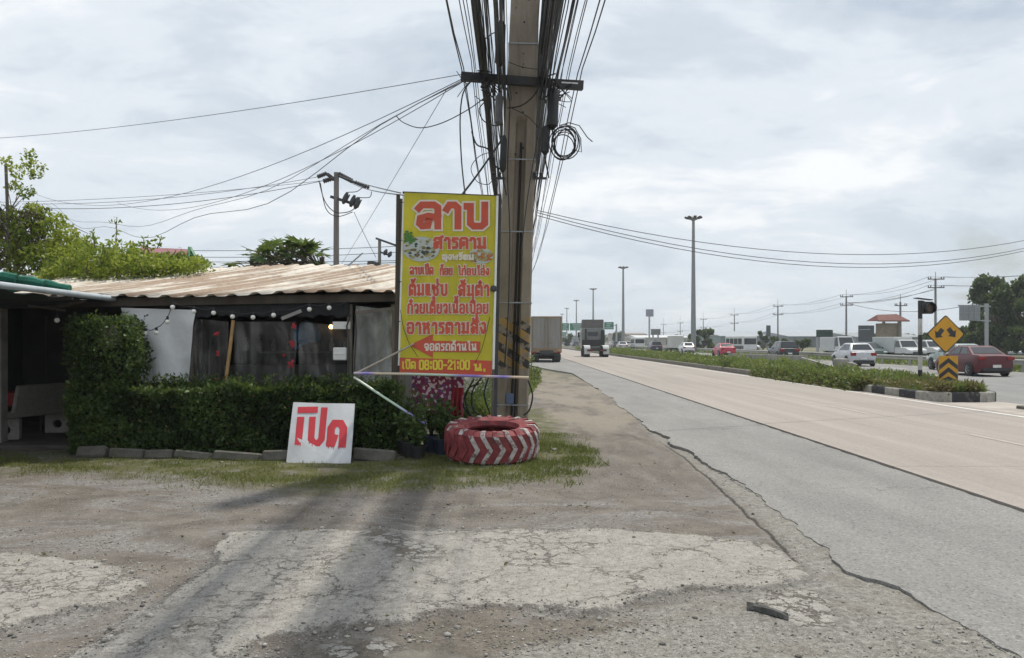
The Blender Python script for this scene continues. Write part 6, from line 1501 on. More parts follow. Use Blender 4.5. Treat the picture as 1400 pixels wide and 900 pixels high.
def box_pickup(label, cat_, bx, col, loc, rz, boxh=2.15, cabh=1.8):
    t_ = thing('box_truck', label, cat_, (0, 0, 0), 'box trucks beyond the guardrail'); W_ = 1.75; L_ = 5.2
    b = MB(); b.box((0, -.95, .62 + (boxh - .62) / 2), (W_ * 1.05, 3.1, boxh - .62), bev=.03); b.build('cargo_box', bx, t_, loc=(0, 0, 0))
    b = MB(); prof = [(.66, .55), (2.55, .55), (2.6, .85), (2.2, 1.0), (1.55, 1.08), (1.1, cabh - .05), (.95, cabh), (.66, cabh)]
    b.prism(prof, lambda u, v, k_: ((W_ / 2) * (1 if k_ else -1) * (.86 if v > 1.1 else 1), u, v)); b.build('cab', col, t_, loc=(0, 0, 0))
    b = MB(); hw = W_ / 2 * .8
    q = [Vector((-hw * 1.05, 1.53, 1.12)), Vector((hw * 1.05, 1.53, 1.12)), Vector((hw * .98, 1.13, cabh - .09)), Vector((-hw * .98, 1.13, cabh - .09))]; nn = Vector((0, .83, .55)) * .015
    b.add([p + nn for p in q], [(0, 1, 2, 3)]); b.build('windscreen', M_GLASS, t_, loc=(0, 0, 0))
    for sx in (-1, 1):
        b = MB(); q = [(.72, 1.12), (1.42, 1.12), (1.08, cabh - .1), (.72, cabh - .1)]; b.prism(q, lambda u, v, k_: (sx * (W_ / 2 * (1 if v < 1.2 else .87) + (.012 if k_ else .002)), u, v)); b.build('side_window', M_GLASS, t_, loc=(0, 0, 0))
        b = MB(); b.box((sx * .62, 2.56, .78), (.34, .1, .16), bev=.02); b.build('headlight', M_HEAD, t_, loc=(0, 0, 0))
        for y in (-1.3, 1.85): wheel(t_, sx * (W_ / 2 - .1), y, .32, .2)
    b = MB(); b.box((0, 2.6, .62), (.9, .06, .12)); b.box((0, 2.58, .45), (W_, .1, .14)); b.build('grille', M_TRIM, t_, loc=(0, 0, 0))
    b = MB(); b.box((0, 0, .48), (W_ * .7, 4.6, .16)); b.build('chassis', M_TRIM, t_, loc=(0, 0, 0))
    t_.location = loc; t_.rotation_euler = (0, 0, rz); return t_
M_TW = paint('truck_white', (.60, .61, .60)); M_BXW = mat('cargo_white', (.52, .54, .53), .6, .06, 3, dirt=(.36, .36, .34))
box_pickup('small white box truck facing us left of the silver hatchback', 'truck', M_BXW, M_TW, (33.6, 82.5, 0), R(185), 2.05, 2.1)
box_pickup('white box truck facing us between the signal post and the silver hatchback', 'truck', M_BXW, M_TW, (34.6, 72.0, 0), R(190), 2.0, 1.75)
box_pickup('grey white box truck facing us behind the diamond sign', 'truck', M_BXW, M_TW, (38.5, 75, 0), R(190), 1.75, 1.7)
box_pickup('white pickup with a tall cargo box driving away by the tall lamp mast', 'truck', mat('cream_cargo', (.50, .50, .46), .6, .06, 3), M_TW, (24.6, 122, 0), 0, 2.45, 1.75)
box_pickup('far white van with a steep pale bonnet right of the minibus', 'van', M_BXW, M_TW, (36.2, 124, 0), R(190), 1.95, 1.9)
def minibus(label, loc, rz, L_, W_, H, col, dark):
    t_ = thing('bus', label, 'bus', (0, 0, 0)); b = MB(); b.box((0, 0, .35 + (H - .35) / 2), (W_, L_, H - .35), bev=.12); b.build('body', col, t_, loc=(0, 0, 0))
    for sx in (-1, 1):
        for i in range(4): b = MB(); b.box((sx * W_ / 2, -L_ / 2 + L_ * (.16 + .22 * i), H * .66), (.03, L_ * .19, H * .34)); b.build('side_window', M_GLASS, t_, loc=(0, 0, 0))
        for y in (-L_ * .32, L_ * .32): wheel(t_, sx * (W_ / 2 - .1), y, .38, .24)
    for sy in (-1, 1): b = MB(); b.box((0, sy * L_ / 2, H * .66), (W_ * .86, .03, H * .36)); b.build('windscreen', M_GLASS, t_, loc=(0, 0, 0))
    b = MB(); b.box((0, 0, H * .30), (W_ + .02, L_ * .98, H * .2), bev=.02); b.build('lower_panel', dark, t_, loc=(0, 0, 0))
    t_.location = loc; t_.rotation_euler = (0, 0, rz); return t_
minibus('white roofed bus with dark windows beyond the pinkish red sedan', (34.4, 121, 0), R(190), 6.2, 2.2, 2.45, M_TW, mat('bus_dark', (.05, .055, .06), .4, .2, 4))
minibus('small distant bus with a blue rear window near the tractor unit', (27.5, 176, 0), 0, 6, 2.3, 2.5, M_TW, mat('bus_grey', (.25, .26, .27), .4, .2, 4))
# far file of traffic, each a plain small vehicle
k_ = 0
for px, Y, typ, lab in ((850, 150, 'hatch', 'grey hatchback farthest right of the far traffic by the tractor unit'), (842, 190, 'suv', 'dark car far away just right of the tractor unit'), (836, 230, 'sedan', 'pale sedan tiny in the distance right of the tractor unit'), (858, 210, 'suv', 'white wagon tiny in the distance beside the small bus'), (787, 240, 'suv', 'dark vehicle tiny in the distance left of the tractor unit'), (780, 280, 'hatch', 'pale vehicle tiny in the distance between the trucks')):
    col = [(.3, .3, .31), (.05, .055, .06), (.5, .5, .48), (.55, .55, .55), (.06, .06, .07), (.4, .42, .43)][k_]; k_ += 1
    car('distant_car', lab, 'car', 4.4, 1.75, 1.6, typ, paint('far_paint_%d' % k_, col), ((px - 700) * Y / F, Y, 0), 0, TR_)
# the parked box truck, seen from behind
M_RUSTF = mat('tan_frame_paint', (.30, .205, .12), .7, .2, 5, dirt=(.14, .10, .07)); M_DOORG = mat('grey_truck_door', (.27, .26, .24), .65, .12, 2, dirt=(.15, .14, .12), streak=(3, 1, .5))
bt = thing('cargo_truck', 'parked box truck with grey rear doors in a tan frame on the shoulder', 'truck', (2.60, 60.5, 0)); X0, Y0 = 2.60, 60.5
W_ = 2.28; Z0, Z1 = .98, 3.48
b = MB(); b.box((X0, Y0 + 3.3, (Z0 + Z1) / 2), (W_, 6.6, Z1 - Z0), bev=.02); b.build('cargo_box', mat('truck_side', (.30, .29, .27), .6, .1, 2), bt)
b = MB()
for a, c, d in (((X0, Y0 - .03, Z1 - .05), (W_ + .03, .08, .12), 0), ((X0, Y0 - .03, Z0 + .05), (W_ + .03, .08, .12), 0), ((X0 - W_ / 2 + .03, Y0 - .032, (Z0 + Z1) / 2), (.09, .08, Z1 - Z0 - .1), 0), ((X0 + W_ / 2 - .03, Y0 - .032, (Z0 + Z1) / 2), (.09, .08, Z1 - Z0 - .1), 0)): b.box(a, c)
b.build('door_frame', M_RUSTF, bt)
for sx in (-1, 1):
    b = MB(); b.box((X0 + sx * W_ * .235, Y0 - .03, (Z0 + Z1) / 2), (W_ * .42, .04, Z1 - Z0 - .25))
    for q in (-.28, 0, .28): b.box((X0 + sx * W_ * .235 + q, Y0 - .055, (Z0 + Z1) / 2), (.05, .02, Z1 - Z0 - .32))
    d_ = b.build('rear_door', M_DOORG, bt)
    b = MB(); b.cyl((X0 + sx * .12, Y0 - .08, Z0 + .1), (X0 + sx * .12, Y0 - .08, Z1 - .1), .022, n=8); b.box((X0 + sx * .22, Y0 - .09, Z0 + .5), (.3, .03, .05)); b.build('lock_bar', M_RUSTF, d_, loc=wloc(bt))
    b = MB(); b.box((X0 + sx * .92, Y0 - .02, .78), (.30, .08, .12), bev=.01); b.build('tail_light', M_TAIL, bt)
    for yy in (1.3, 2.5):
        b = MB(); b.lathe([(.25, -.27), (.44, -.27), (.47, -.22), (.47, .22), (.44, .27), (.25, .27), (.2, .1), (.2, -.1)], (X0 + sx * .82, Y0 + yy, .47), 'X', 20, close=True); b.build('wheel', M_TYRE, bt, smooth=True)
    b = MB(); b.box((X0 + sx * .85, Y0 + .45, .42), (.5, .02, .42)); b.build('mud_flap', M_TRIM, bt)
b = MB(); b.box((X0, Y0 + 3, .80), (1.0, 6.4, .25)); b.box((X0, Y0 + .1, .62), (2.0, .1, .14)); b.box((X0, Y0 + 1.9, .45), (1.1, .5, .35)); b.box((X0, Y0 + 4.5, .5), (2.0, 1.5, .6)); b.box((X0 - .5, Y0 + .2, .75), (.08, .3, .3)); b.box((X0 + .5, Y0 + .2, .75), (.08, .3, .3)); b.build('chassis', M_DSTEEL, bt)
b = MB(); b.box((X0, Y0 - .0, .86), (W_, .1, .2), bev=.01); b.build('bumper', M_RUSTF, bt); b = MB(); b.box((X0 - .1, Y0 - .06, .80), (.36, .02, .15)); b.build('licence_plate', mat('plate_yellow', (.42, .30, .06), .5, .1, 9), bt)
b = MB(); b.box((X0, Y0 + 7.7, 1.55), (2.1, 1.7, 2.0), bev=.12); b.build('cab', paint('truck_cab_grey', (.4, .4, .4)), bt)
# tractor unit on the concrete lane
tu = thing('tractor_unit', 'white cab tractor unit without a trailer driving away on the concrete road', 'truck', (8.35, 80, 0)); X0, Y0 = 8.35, 80.0; k = 80 / F
b = MB(); b.box((X0 - .05, Y0 + 3.6, 1.95), (2.3, 2.0, 2.1), bev=.08); b.build('cab', paint('dusty_white', (.2, .2, .195)), tu)
b = MB(); b.box((X0 - .05, Y0 + 2.57, 2.38), (1.0, .03, .42), bev=.01); b.build('rear_window', M_GLASS, tu)
b = MB(); b.prism([(2.65, 3.0), (4.4, 3.0), (4.2, 3.15), (2.7, 3.85)], lambda u, v, q: (X0 - .05 + (1.12 if q else -1.12), Y0 + u, v)); b.build('roof_deflector', mat('deflector_grey', (.12, .11, .105), .6, .2, 3), tu)
b = MB(); b.box((X0, Y0 + 1.4, .80), (.95, 4.6, .28)); b.box((X0, Y0 + .5, 1.0), (1.0, .9, .12), (0.06, 0, 0), bev=.03); b.box((X0, Y0 - .9, .72), (1.9, .12, .18)); b.build('chassis', M_TRIM, tu)
b = MB(); b.box((X0 - .05, Y0 + 2.45, 1.3), (2.25, .22, .95)); b.box((X0 + .1, Y0 + 2.2, 1.4), (2.0, .3, .7)); b.tube([(X0 - .8, Y0 + 2.3, 1.0), (X0 - .8, Y0 + 2.3, 2.9)], .09, 8); b.box((X0 + .95, Y0 + 2.3, 2.2), (.35, .35, 1.2), bev=.05); b.build('engine_gear', M_TRIM, tu)
for sx in (-1, 1):
    for yy in (-.1, 1.15):
        b = MB(); b.lathe([(.25, -.28), (.46, -.28), (.5, -.22), (.5, .22), (.46, .28), (.25, .28), (.2, .1), (.2, -.1)], (X0 + sx * .92, Y0 + yy, .5), 'X', 20, close=True); b.build('wheel', M_TYRE, tu, smooth=True)
    b = MB(); b.lathe([(.25, -.17), (.5, -.17), (.5, .17), (.25, .17)], (X0 + sx * .95, Y0 + 3.9, .5), 'X', 20, close=True); b.build('wheel', M_TYRE, tu, smooth=True)
    b = MB(); b.box((X0 + sx * .93, Y0 - .66, .62), (.58, .03, .55)); b.build('mud_flap', M_BXW, tu)
    b = MB(); b.prism([(-.75, .9), (-.6, 1.12), (0, 1.22), (1.4, 1.22), (1.4, 1.17), (0, 1.17), (-.55, 1.07), (-.72, .9)], lambda u, v, q: (X0 + sx * .93 + (.3 if q else -.3), Y0 + u, v)); b.build('fender', M_BXW, tu)
    b = MB(); b.box((X0 + sx * .55, Y0 - .97, .74), (.3, .05, .12)); b.build('tail_light', M_TAIL, tu)
    b = MB(); b.box((X0 - .05 + sx * 1.3, Y0 + 4.4, 2.3), (.2, .12, .5), bev=.03); b.build('mirror', M_TRIM, tu)

# ------------------------------------------------------------------ masts, gantries, poles and far buildings
M_MAST = mat('mast_steel', (.23, .24, .245), .5, .08, 4, metal=.4)
proto = None
for i, (px, py, lab) in enumerate(((948, 295, 'tallest and nearest high mast lamp rising over the traffic'), (852, 364, 'second high mast lamp in the receding row'), (811, 394, 'third high mast lamp in the receding row above the tractor unit'), (788, 410, 'fourth high mast lamp in the receding row'), (775, 421, 'fifth high mast lamp beside the parked box truck'), (768.5, 429, 'farthest high mast lamp showing over the parked box truck'))):
    Y = 116 * 172 / (HZ - py); x = (px - 700) * Y / F
    if proto is None:
        t_ = thing('high_mast_lamp', lab, 'street lamp', (0, 0, 0), 'high mast lamps along the highway')
        b = MB(); b.tube([(0, 0, 0), (0, 0, 10), (0, 0, 19.4)], [.40, .29, .19], 14); b.build('mast', M_MAST, t_, loc=(0, 0, 0), smooth=True)
        b = MB(); b.lathe([(.2, 19.0), (.55, 19.15), (.75, 19.25), (.75, 19.38), (.3, 19.6), (.05, 19.75)], n=16); b.build('lamp_ring', M_MAST, t_, loc=(0, 0, 0))
        for q in range(8):
            a = q * math.pi / 4; b = MB(); c = (1.0 * math.cos(a), 1.0 * math.sin(a), 19.42); b.box(c, (.55, .42, .24), (0, -.35, a) if False else Euler((0, -.3, a)).to_matrix(), bev=.05); b.beam((.5 * math.cos(a), .5 * math.sin(a), 19.28), (.9 * math.cos(a), .9 * math.sin(a), 19.4), .06, .06); b.build('lamp_head', M_DSTEEL, t_, loc=(0, 0, 0))
        proto = t_
    else:
        t_ = copy_tree(proto); t_['label'] = lab
    t_.location = (x, Y, 0)
M_GREEN = mat('sign_green', (.01, .14, .08), .5, .1, 3); M_GREYB = mat('sign_back_grey', (.22, .235, .25), .6, .1, 3); M_MARK = mat('sign_marking', (.5, .55, .52), .6, .1, 9)
def gantry(lab, cat_, Y, panels, posts, mtl, name='highway_sign', beam=None, marks=True):
    xs = [p for q in panels for p in (q[0], q[2])]; c = P(sum(xs) / len(xs), HZ, Y); t_ = thing(name, lab, cat_, (c.x, Y, 0))
    for x0, y0, x1, y1 in panels:
        a, d = P(x0, y1, Y), P(x1, y0, Y); b = MB(); b.box(((a.x + d.x) / 2, Y, (a.z + d.z) / 2), (d.x - a.x, .12, d.z - a.z), bev=.02); o = b.build('panel', mtl, t_)
        if marks:
            b = MB(); h_ = d.z - a.z; w = d.x - a.x
            for r_ in range(3):
                u0 = random.uniform(.08, .25); u1 = random.uniform(.6, .92); z = a.z + h_ * (.2 + .28 * r_); b.box((a.x + w * (u0 + u1) / 2, Y - .07, z), (w * (u1 - u0), .02, h_ * .09))
            b.build('marking', M_MARK, o, loc=wloc(t_))
    for px, ytop in posts:
        p = P(px, ytop, Y); b = MB(); b.cyl((p.x, Y + .3, 0), (p.x, Y + .3, p.z), .16 if Y < 150 else .24, n=10); b.build('post', M_GALV, t_)
    if beam:
        for y in beam[2:]: b = MB(); b.beam(P(beam[0], y, Y + .15), P(beam[1], y, Y + .15), .16, .2); b.build('beam', M_GALV, t_)
    return t_
gantry('green overhead highway sign of two panels beside the parked box truck', 'road sign', 250, [(768, 442, 778, 452), (779, 442, 805, 452)], [(763, 441), (807, 441)], M_GREEN, beam=(763, 807, 444))
gantry('single green highway sign right of the tractor unit', 'road sign', 215, [(826, 440.5, 839, 450.5)], [(843, 443)], M_GREEN, beam=(826, 843, 445))
gantry('small low green sign under the two panel highway sign', 'road sign', 330, [(767.5, 454, 774, 459)], [(771, 454)], M_GREEN)
gantry('pale grey billboard high on a single pole in the distance', 'billboard', 220, [(883, 423, 893.5, 433)], [(888, 433)], mat('billboard_grey', (.24, .25, .30), .6, .1, 3), 'billboard', marks=False)
gantry('dark low billboard to the right of the pale one on a pole', 'billboard', 240, [(890, 450, 903, 458)], [(893, 458), (900, 458)], mat('billboard_dark', (.10, .11, .11), .6, .1, 3), 'billboard', marks=False)
gantry('grey back of a road sign on an arm before the right hand trees', 'road sign', 75, [(1311.5, 417, 1340, 438.5)], [], M_GREYB, 'sign_back', marks=False)
t_ = bpy.data.objects['sign_back']; b = MB(); p = P(1351.5, 415, 75); b.cyl((p.x, 75.3, 0), (p.x, 75.3, p.z), .17, n=12); b.build('post', M_GALV, t_); b = MB(); b.beam(P(1310, 418, 75.2), P(1354, 419, 75.2), .12, .14); b.beam(P(1330, 438, 75.2), P(1354, 439, 75.2), .1, .12); b.build('beam', M_GALV, t_)
b = MB(); a, d = P(1311.5, 438.5, 74.9), P(1340, 417, 74.9)
for u in (.25, .5, .75): b.beam((a.x + (d.x - a.x) * u, 74.9, a.z), (a.x + (d.x - a.x) * u, 74.9, d.z), .04, .04)
b.beam((a.x, 74.9, (a.z + d.z) / 2), (d.x, 74.9, (a.z + d.z) / 2), .04, .04); b.build('stiffener', M_GALV, t_)
gantry('dark green board standing above the first white box truck', 'board', 95, [(1116, 451, 1138.5, 461)], [(1119, 461), (1135, 461)], mat('dark_green_board', (.02, .055, .04), .6, .15, 3), 'roadside_board', marks=False)
t_ = gantry('tall dark grey panel with a pale strip behind the silver hatchback', 'board', 88, [(1173.5, 445, 1195, 471)], [(1177, 471), (1192, 471)], mat('dark_grey_board', (.075, .085, .095), .5, .15, 3), 'roadside_board', marks=False)
b = MB(); b.beam(P(1175, 451, 87.9), P(1190, 450.5, 87.9), .03, .05); b.build('pale_strip', M_MARK, t_)
t_ = gantry('narrow dark pylon sign between the van and the black estate car', 'sign', 150, [(1047.5, 445, 1053.5, 460)], [(1050.5, 460)], mat('pylon_dark', (.07, .08, .085), .5, .2, 3), 'pylon_sign', marks=False)
# power poles beyond the highway and the lines between them
PP = [(1279, 381, 140, 'power pole rising behind the signal post', 1), (1157, 405, 178, 'stout power pole with two arms above the first white box truck', 1), (1063.5, 418, 226, 'power pole with two arms above the pylon sign', 1), (1004, 430, 292, 'power pole with two arms above the bus', 1), (961.5, 436, 360, 'small power pole right of the tall lamp mast', 1), (930, 441, 420, 'tiny power pole left of the tall lamp mast', 1), (907, 443, 470, 'tiny power pole right of the pale billboard', 1), (1231, 413, 150, 'slim single power pole beside the red roofed tower', 0)]
tops = []
for px, py, Y, lab, big in PP:
    p = P(px, py, Y); t_ = thing('power_pole', lab, 'utility pole', (p.x, Y, 0), 'power poles beyond the highway'); k = Y / F
    b = MB(); b.tube([(p.x, Y, 0), (p.x, Y, p.z)], [.24, .17], 10); b.build('shaft', mat('far_pole_concrete', (.17, .165, .16), .9, .1, 3), t_)
    b = MB(); b.cyl((p.x, Y, p.z), (p.x, Y, p.z + 9 * k if big else p.z + 1.5), .045, n=6); b.build('lightning_rod', M_DSTEEL, t_)
    arms = ((1.0 * k, 1.5), (12.5 * k, 1.5)) if big else ((5 * k, 1.2),)
    for dz, hw in arms:
        b = MB(); b.box((p.x, Y - .2, p.z - dz), (hw * 1.9, .14, .16)); o = b.build('cross_arm', M_DSTEEL, t_)
        b = MB()
        for q in (-.9, -.62, .62, .9): b.lathe([(.001, 0), (.08, 0), (.12, .1), (.06, .16), (.1, .25), (.03, .34), (.001, .36)], (p.x + q * hw, Y - .2, p.z - dz + .08), n=8)
        b.build('insulator', M_DSTEEL, o, loc=wloc(t_))
    if big: tops.append((p, k))
off_r = P(1560, 372, 120)
for lvl, dzk in ((0, 0), (1, 11.5)):
    for sx in (-1, 1):
        for i in range(-1, len(tops) - 1):
            if i < 0: a = Vector((off_r.x, 120, tops[0][0].z + 1.0 - dzk * tops[0][1])); c = tops[0][0] + Vector((sx * 1.3, -.2, .3 - dzk * tops[0][1]))
            else: a = tops[i][0] + Vector((sx * 1.3, -.2, .3 - dzk * tops[i][1])); c = tops[i + 1][0] + Vector((sx * 1.3, -.2, .3 - dzk * tops[i + 1][1]))
            swag(a, c, .9, .030, 'far power line slung between the poles beyond the highway', 12, group='power lines beyond the highway')
swag(P(1157, 414, 178), P(1279, 396, 140), .6, .05, 'thicker far cable between the two nearest far power poles'); swag(P(1157, 414, 178), P(1400, 398, 120), 2.5, .05, 'long far cable passing behind the signal head')
def building(name, lab, cat_, x0, x1, ytop, Y, wallc, roofc, depth=30, ridge=1.2, openings=0, ybot=None):
    a = P(x0, ytop, Y); c = P(x1, ytop, Y); t_ = thing(name, lab, cat_, ((a.x + c.x) / 2, Y, 0)); ez = a.z - ridge
    b = MB(); b.box(((a.x + c.x) / 2, Y + depth / 2, ez / 2), (c.x - a.x, depth, ez)); b.build('wall', wallc, t_)
    b = MB(); m_ = Y + depth / 2; b.add([(a.x - .3, Y - .5, ez), (c.x + .3, Y - .5, ez), (c.x + .3, m_, a.z), (a.x - .3, m_, a.z), (a.x - .3, Y + depth + .5, ez), (c.x + .3, Y + depth + .5, ez), (a.x - .3, Y - .5, ez - .25), (c.x + .3, Y - .5, ez - .25)], [(0, 1, 2, 3), (3, 2, 5, 4), (6, 7, 1, 0), (0, 3, 4), (1, 5, 2)]); b.build('roof', roofc, t_)
    for i in range(openings):
        x = a.x + (c.x - a.x) * (i + .5) / openings; w = (c.x - a.x) / openings * .5
        b = MB(); b.box((x, Y - .03, ez * .36), (w, .08, ez * .6)); b.build('door', mat('far_door', (.13, .14, .15), .6, .2, 2), t_)
    return t_
M_WGREY = mat('cladding_grey', (.22, .25, .27), .6, .06, .5, streak=(1, 1, .2)); M_WROOF = mat('cladding_roof', (.30, .33, .36), .55, .06, .5); M_WTEAL = mat('cladding_teal', (.17, .22, .22), .6, .06, .5); M_BEIGE = mat('beige_wall', (.36, .33, .28), .8, .08, .5)
building('warehouse', 'long grey warehouse stretching behind the bus and the black estate car', 'warehouse', 985, 1085, 452, 240, M_WTEAL, M_WROOF, 40, 1.6, 6)
building('warehouse', 'pale grey warehouse behind the first white box truck', 'warehouse', 1078, 1172, 452, 225, M_WGREY, M_WROOF, 40, 1.6, 5)
building('warehouse', 'grey warehouse between the dark panel and the red roofed tower', 'warehouse', 1170, 1262, 454, 200, M_WGREY, mat('dull_roof', (.22, .24, .25), .6, .1, 1), 30, 1.2, 4)
building('warehouse', 'low beige building far off left of the tall lamp mast', 'building', 870, 942, 458, 320, M_BEIGE, mat('white_roof', (.55, .56, .56), .6, .05, 1), 30, 1.0, 4)
building('shophouse', 'beige block far away behind the small bus', 'building', 838, 884, 455, 380, M_BEIGE, mat('brown_roof', (.20, .15, .12), .7, .1, 1), 20, .8, 5)
building('shophouse', 'grey block far away between the truck and the tractor unit', 'building', 772, 800, 457, 420, mat('grey_render', (.26, .27, .27), .8, .1, .5), mat('dull_roof', (.22, .24, .25), .6, .1, 1), 20, .8, 3)
building('warehouse', 'dark low shed under the right hand trees', 'shed', 1300, 1420, 478, 95, M_WGREY, M_WROOF, 12, .3, 4)
gt = thing('gate_tower', 'small tower with a red tiled roof beyond the white box trucks', 'tower', P(1218, HZ, 110) * 1); gt.location.z = 0
Y = 110; b = MB(); a, c = P(1207, 442, Y), P(1230, 442, Y); b.box(((a.x + c.x) / 2, Y + 1.3, a.z / 2), (c.x - a.x - .3, 2.4, a.z)); b.build('wall', mat('tower_wall', (.24, .20, .15), .85, .2, 2, dirt=(.08, .09, .05)), gt)
b = MB(); a, c = P(1198, 438.5, Y), P(1241, 438.5, Y); r0, r1 = P(1205, 430, Y), P(1232, 429, Y); b.add([(a.x, Y - .6, a.z), (c.x, Y - .6, a.z), (r1.x, Y + 1.3, r1.z), (r0.x, Y + 1.3, r0.z), (a.x, Y + 3.2, a.z), (c.x, Y + 3.2, a.z), (a.x, Y - .6, a.z - .15), (c.x, Y - .6, a.z - .15)], [(0, 1, 2, 3), (3, 2, 5, 4), (6, 7, 1, 0), (0, 3, 4), (1, 5, 2)]); b.build('roof', mat('red_roof_tiles', (.13, .035, .024), .8, .3, 3), gt)
for px in (1208, 1229): b = MB(); q = P(px, 440, Y); b.box((q.x, Y - .05, q.z / 2), (.3, .3, q.z)); b.build('post', mat('tower_post', (.2, .17, .13), .85, .2, 2), gt)
# guardrail
gr_ = thing('guardrail', 'long steel guardrail along the far side of the highway', 'guardrail', (26.6, 70, 0))
b = MB(); pr = [(.0, .36), (.06, .40), (.06, .47), (.0, .50), (.0, .53), (.06, .56), (.06, .63), (.0, .67)]
for y0 in range(20, 330, 10):
    b.add([(26.6 - a, y0, z) for a, z in pr] + [(26.6 - a, y0 + 10, z) for a, z in pr], [(i, i + 1, 9 + i, 8 + i) for i in range(7)])
b.build('rail', mat('guardrail_steel', (.36, .36, .33), .5, .12, 2, metal=.3, dirt=(.2, .18, .12)), gr_)
for i in range(78): b = MB() if i == 0 else b; 
pb = MB(); pb.box((0, 0, .3), (.12, .12, .7)); p0 = pb.build('rail_post', M_GALV, gr_, loc=(0, 0, 0))
for i in range(78):
    o = p0 if i == 0 else p0.copy()
    if i: COL.objects.link(o)
    o.parent = gr_; o.location = (.09, 22 + i * 4 - 70, 0)

# ------------------------------------------------------------------ far trees
def tree(name, lab, px, ytop, Y, wpx, n, ls, mtl, ncl=16, trunkz=.3, seed=0, base=0, group=None):
    k = Y / F; top = P(px, ytop, Y); H = top.z; w = wpx * k / 2; t_ = thing(name, lab, 'tree', (top.x, Y, 0), group); cs = []
    b = MB(); c0 = Vector((top.x, Y, H * trunkz)); b.tube([(top.x, Y, 0), c0, (top.x + .1, Y, H * .6)], [H * .035, H * .028, H * .012], 8)
    for i in range(ncl):
        u = random.uniform(-1, 1); v = random.uniform(0, 1) ** .8; ww = w * math.sqrt(max(.05, 1 - (v * 1.05 - .35) ** 2 * 1.3)); r = random.uniform(.15, .34) * min(w, H * .5)
        q = Vector((top.x + u * (ww - r * .6), Y + random.uniform(-.7, .7) * w, H * (trunkz + .02) + (H * (1 - trunkz) - r) * v)); cs.append((q.x, q.y, q.z, r)); b.tube([c0, c0.lerp(q, .5) + Vector((0, 0, .1 * H * .3)), q], [H * .016, H * .010, H * .004], 5)
    b.build('trunk', M_BARK, t_)
    pts = []; tt = []; tot = sum(c[3] ** 2 for c in cs)
    for x, y, z, r in cs:
        m_ = int(n * r * r / tot) + 5; d = NR.normal(size=(m_, 3)); d /= np.linalg.norm(d, axis=1)[:, None]; rad = r * NR.uniform(.25, 1.1, m_) ** .55
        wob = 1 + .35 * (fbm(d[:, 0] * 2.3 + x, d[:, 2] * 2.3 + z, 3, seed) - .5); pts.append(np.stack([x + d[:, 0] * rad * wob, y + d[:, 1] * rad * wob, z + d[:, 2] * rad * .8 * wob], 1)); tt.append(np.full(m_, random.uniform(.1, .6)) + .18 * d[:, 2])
    leaf_mesh('crown', np.concatenate(pts), ls, mtl, .2, t_, aspect=.65, tint=np.concatenate(tt)); return t_
tree('broadleaf_tree', 'tallest dark tree at the right edge behind the road sign back', 1374, 374, 82, 84, 10500, .36, F_DARK, 34, .10, 1)
tree('broadleaf_tree', 'dark tree cut by the right edge of the view', 1412, 388, 78, 76, 9000, .36, F_DARK, 28, .08, 2)
tree('broadleaf_tree', 'yellow green bushy tree low against the dark right hand trees', 1405, 430, 70, 30, 2600, .22, F_MID, 10, .15, 3)
tree('broadleaf_tree', 'dark rounded tree left of the road sign back pole', 1338, 440, 90, 56, 7000, .34, F_DARK, 18, .05, 4)
tree('broadleaf_tree', 'broad dark tree behind the maroon sedan and its roof', 1364, 428, 86, 70, 9000, .34, F_DARK, 22, .03, 5)
tree('broadleaf_tree', 'mid green tree just right of the diamond sign', 1325, 452, 100, 36, 3000, .35, F_DARK, 12, .1, 6)
tree('broadleaf_tree', 'small dark tree behind the signal post and white truck', 1268, 453, 120, 30, 2200, .36, F_DARK, 10, .1, 7)
tree('broadleaf_tree', 'small round dark tree behind the red roofed tower', 1200, 452, 130, 24, 1600, .36, F_DARK, 9, .1, 8)
tree('broadleaf_tree', 'dark bushy tree at the foot of the tall lamp mast', 962, 448, 150, 42, 3200, .5, F_DARK, 13, .05, 9)
tree('broadleaf_tree', 'dark slim tree beside the narrow pylon sign', 1043, 452, 150, 12, 1000, .4, F_DARK, 8, .1, 10)
tree('broadleaf_tree', 'dark tree between the black estate car and the first box truck', 1096, 462, 120, 26, 1400, .36, F_DARK, 9, .05, 11)
tree('broadleaf_tree', 'small dark tree on the verge behind the black estate car', 1064, 461, 135, 22, 1200, .38, F_DARK, 9, .05, 12)
tree('broadleaf_tree', 'far grey green tree behind the single green highway sign', 846, 452, 300, 26, 1200, .9, F_DARK, 9, .05, 13)
tree('broadleaf_tree', 'far grey green tree behind the tractor unit', 806, 450, 340, 26, 1200, .9, F_DARK, 9, .05, 14)
tree('broadleaf_tree', 'far tree just right of the parked box truck', 776, 456, 260, 14, 800, .7, F_DARK, 7, .05, 15)
cs = []
for i in range(420):
    Y = random.uniform(420, 700); x = random.uniform(-.62, .75) * Y; cs.append((x, Y, random.uniform(.5, 4.5), random.uniform(1.6, 3.6)))
pts = []; tt = []
for x, y, z, r in cs:
    d = NR.normal(size=(60, 3)); d /= np.linalg.norm(d, axis=1)[:, None]; pts.append(np.stack([x + d[:, 0] * r * 1.5, y + d[:, 1] * r, np.maximum(.2, z + d[:, 2] * r * .8)], 1)); tt.append(np.full(60, random.uniform(.1, .6)))
tag(leaf_mesh('far_woods', np.concatenate(pts), 1.6, F_DARK, .2, aspect=.8, tint=np.concatenate(tt)), kind='stuff')

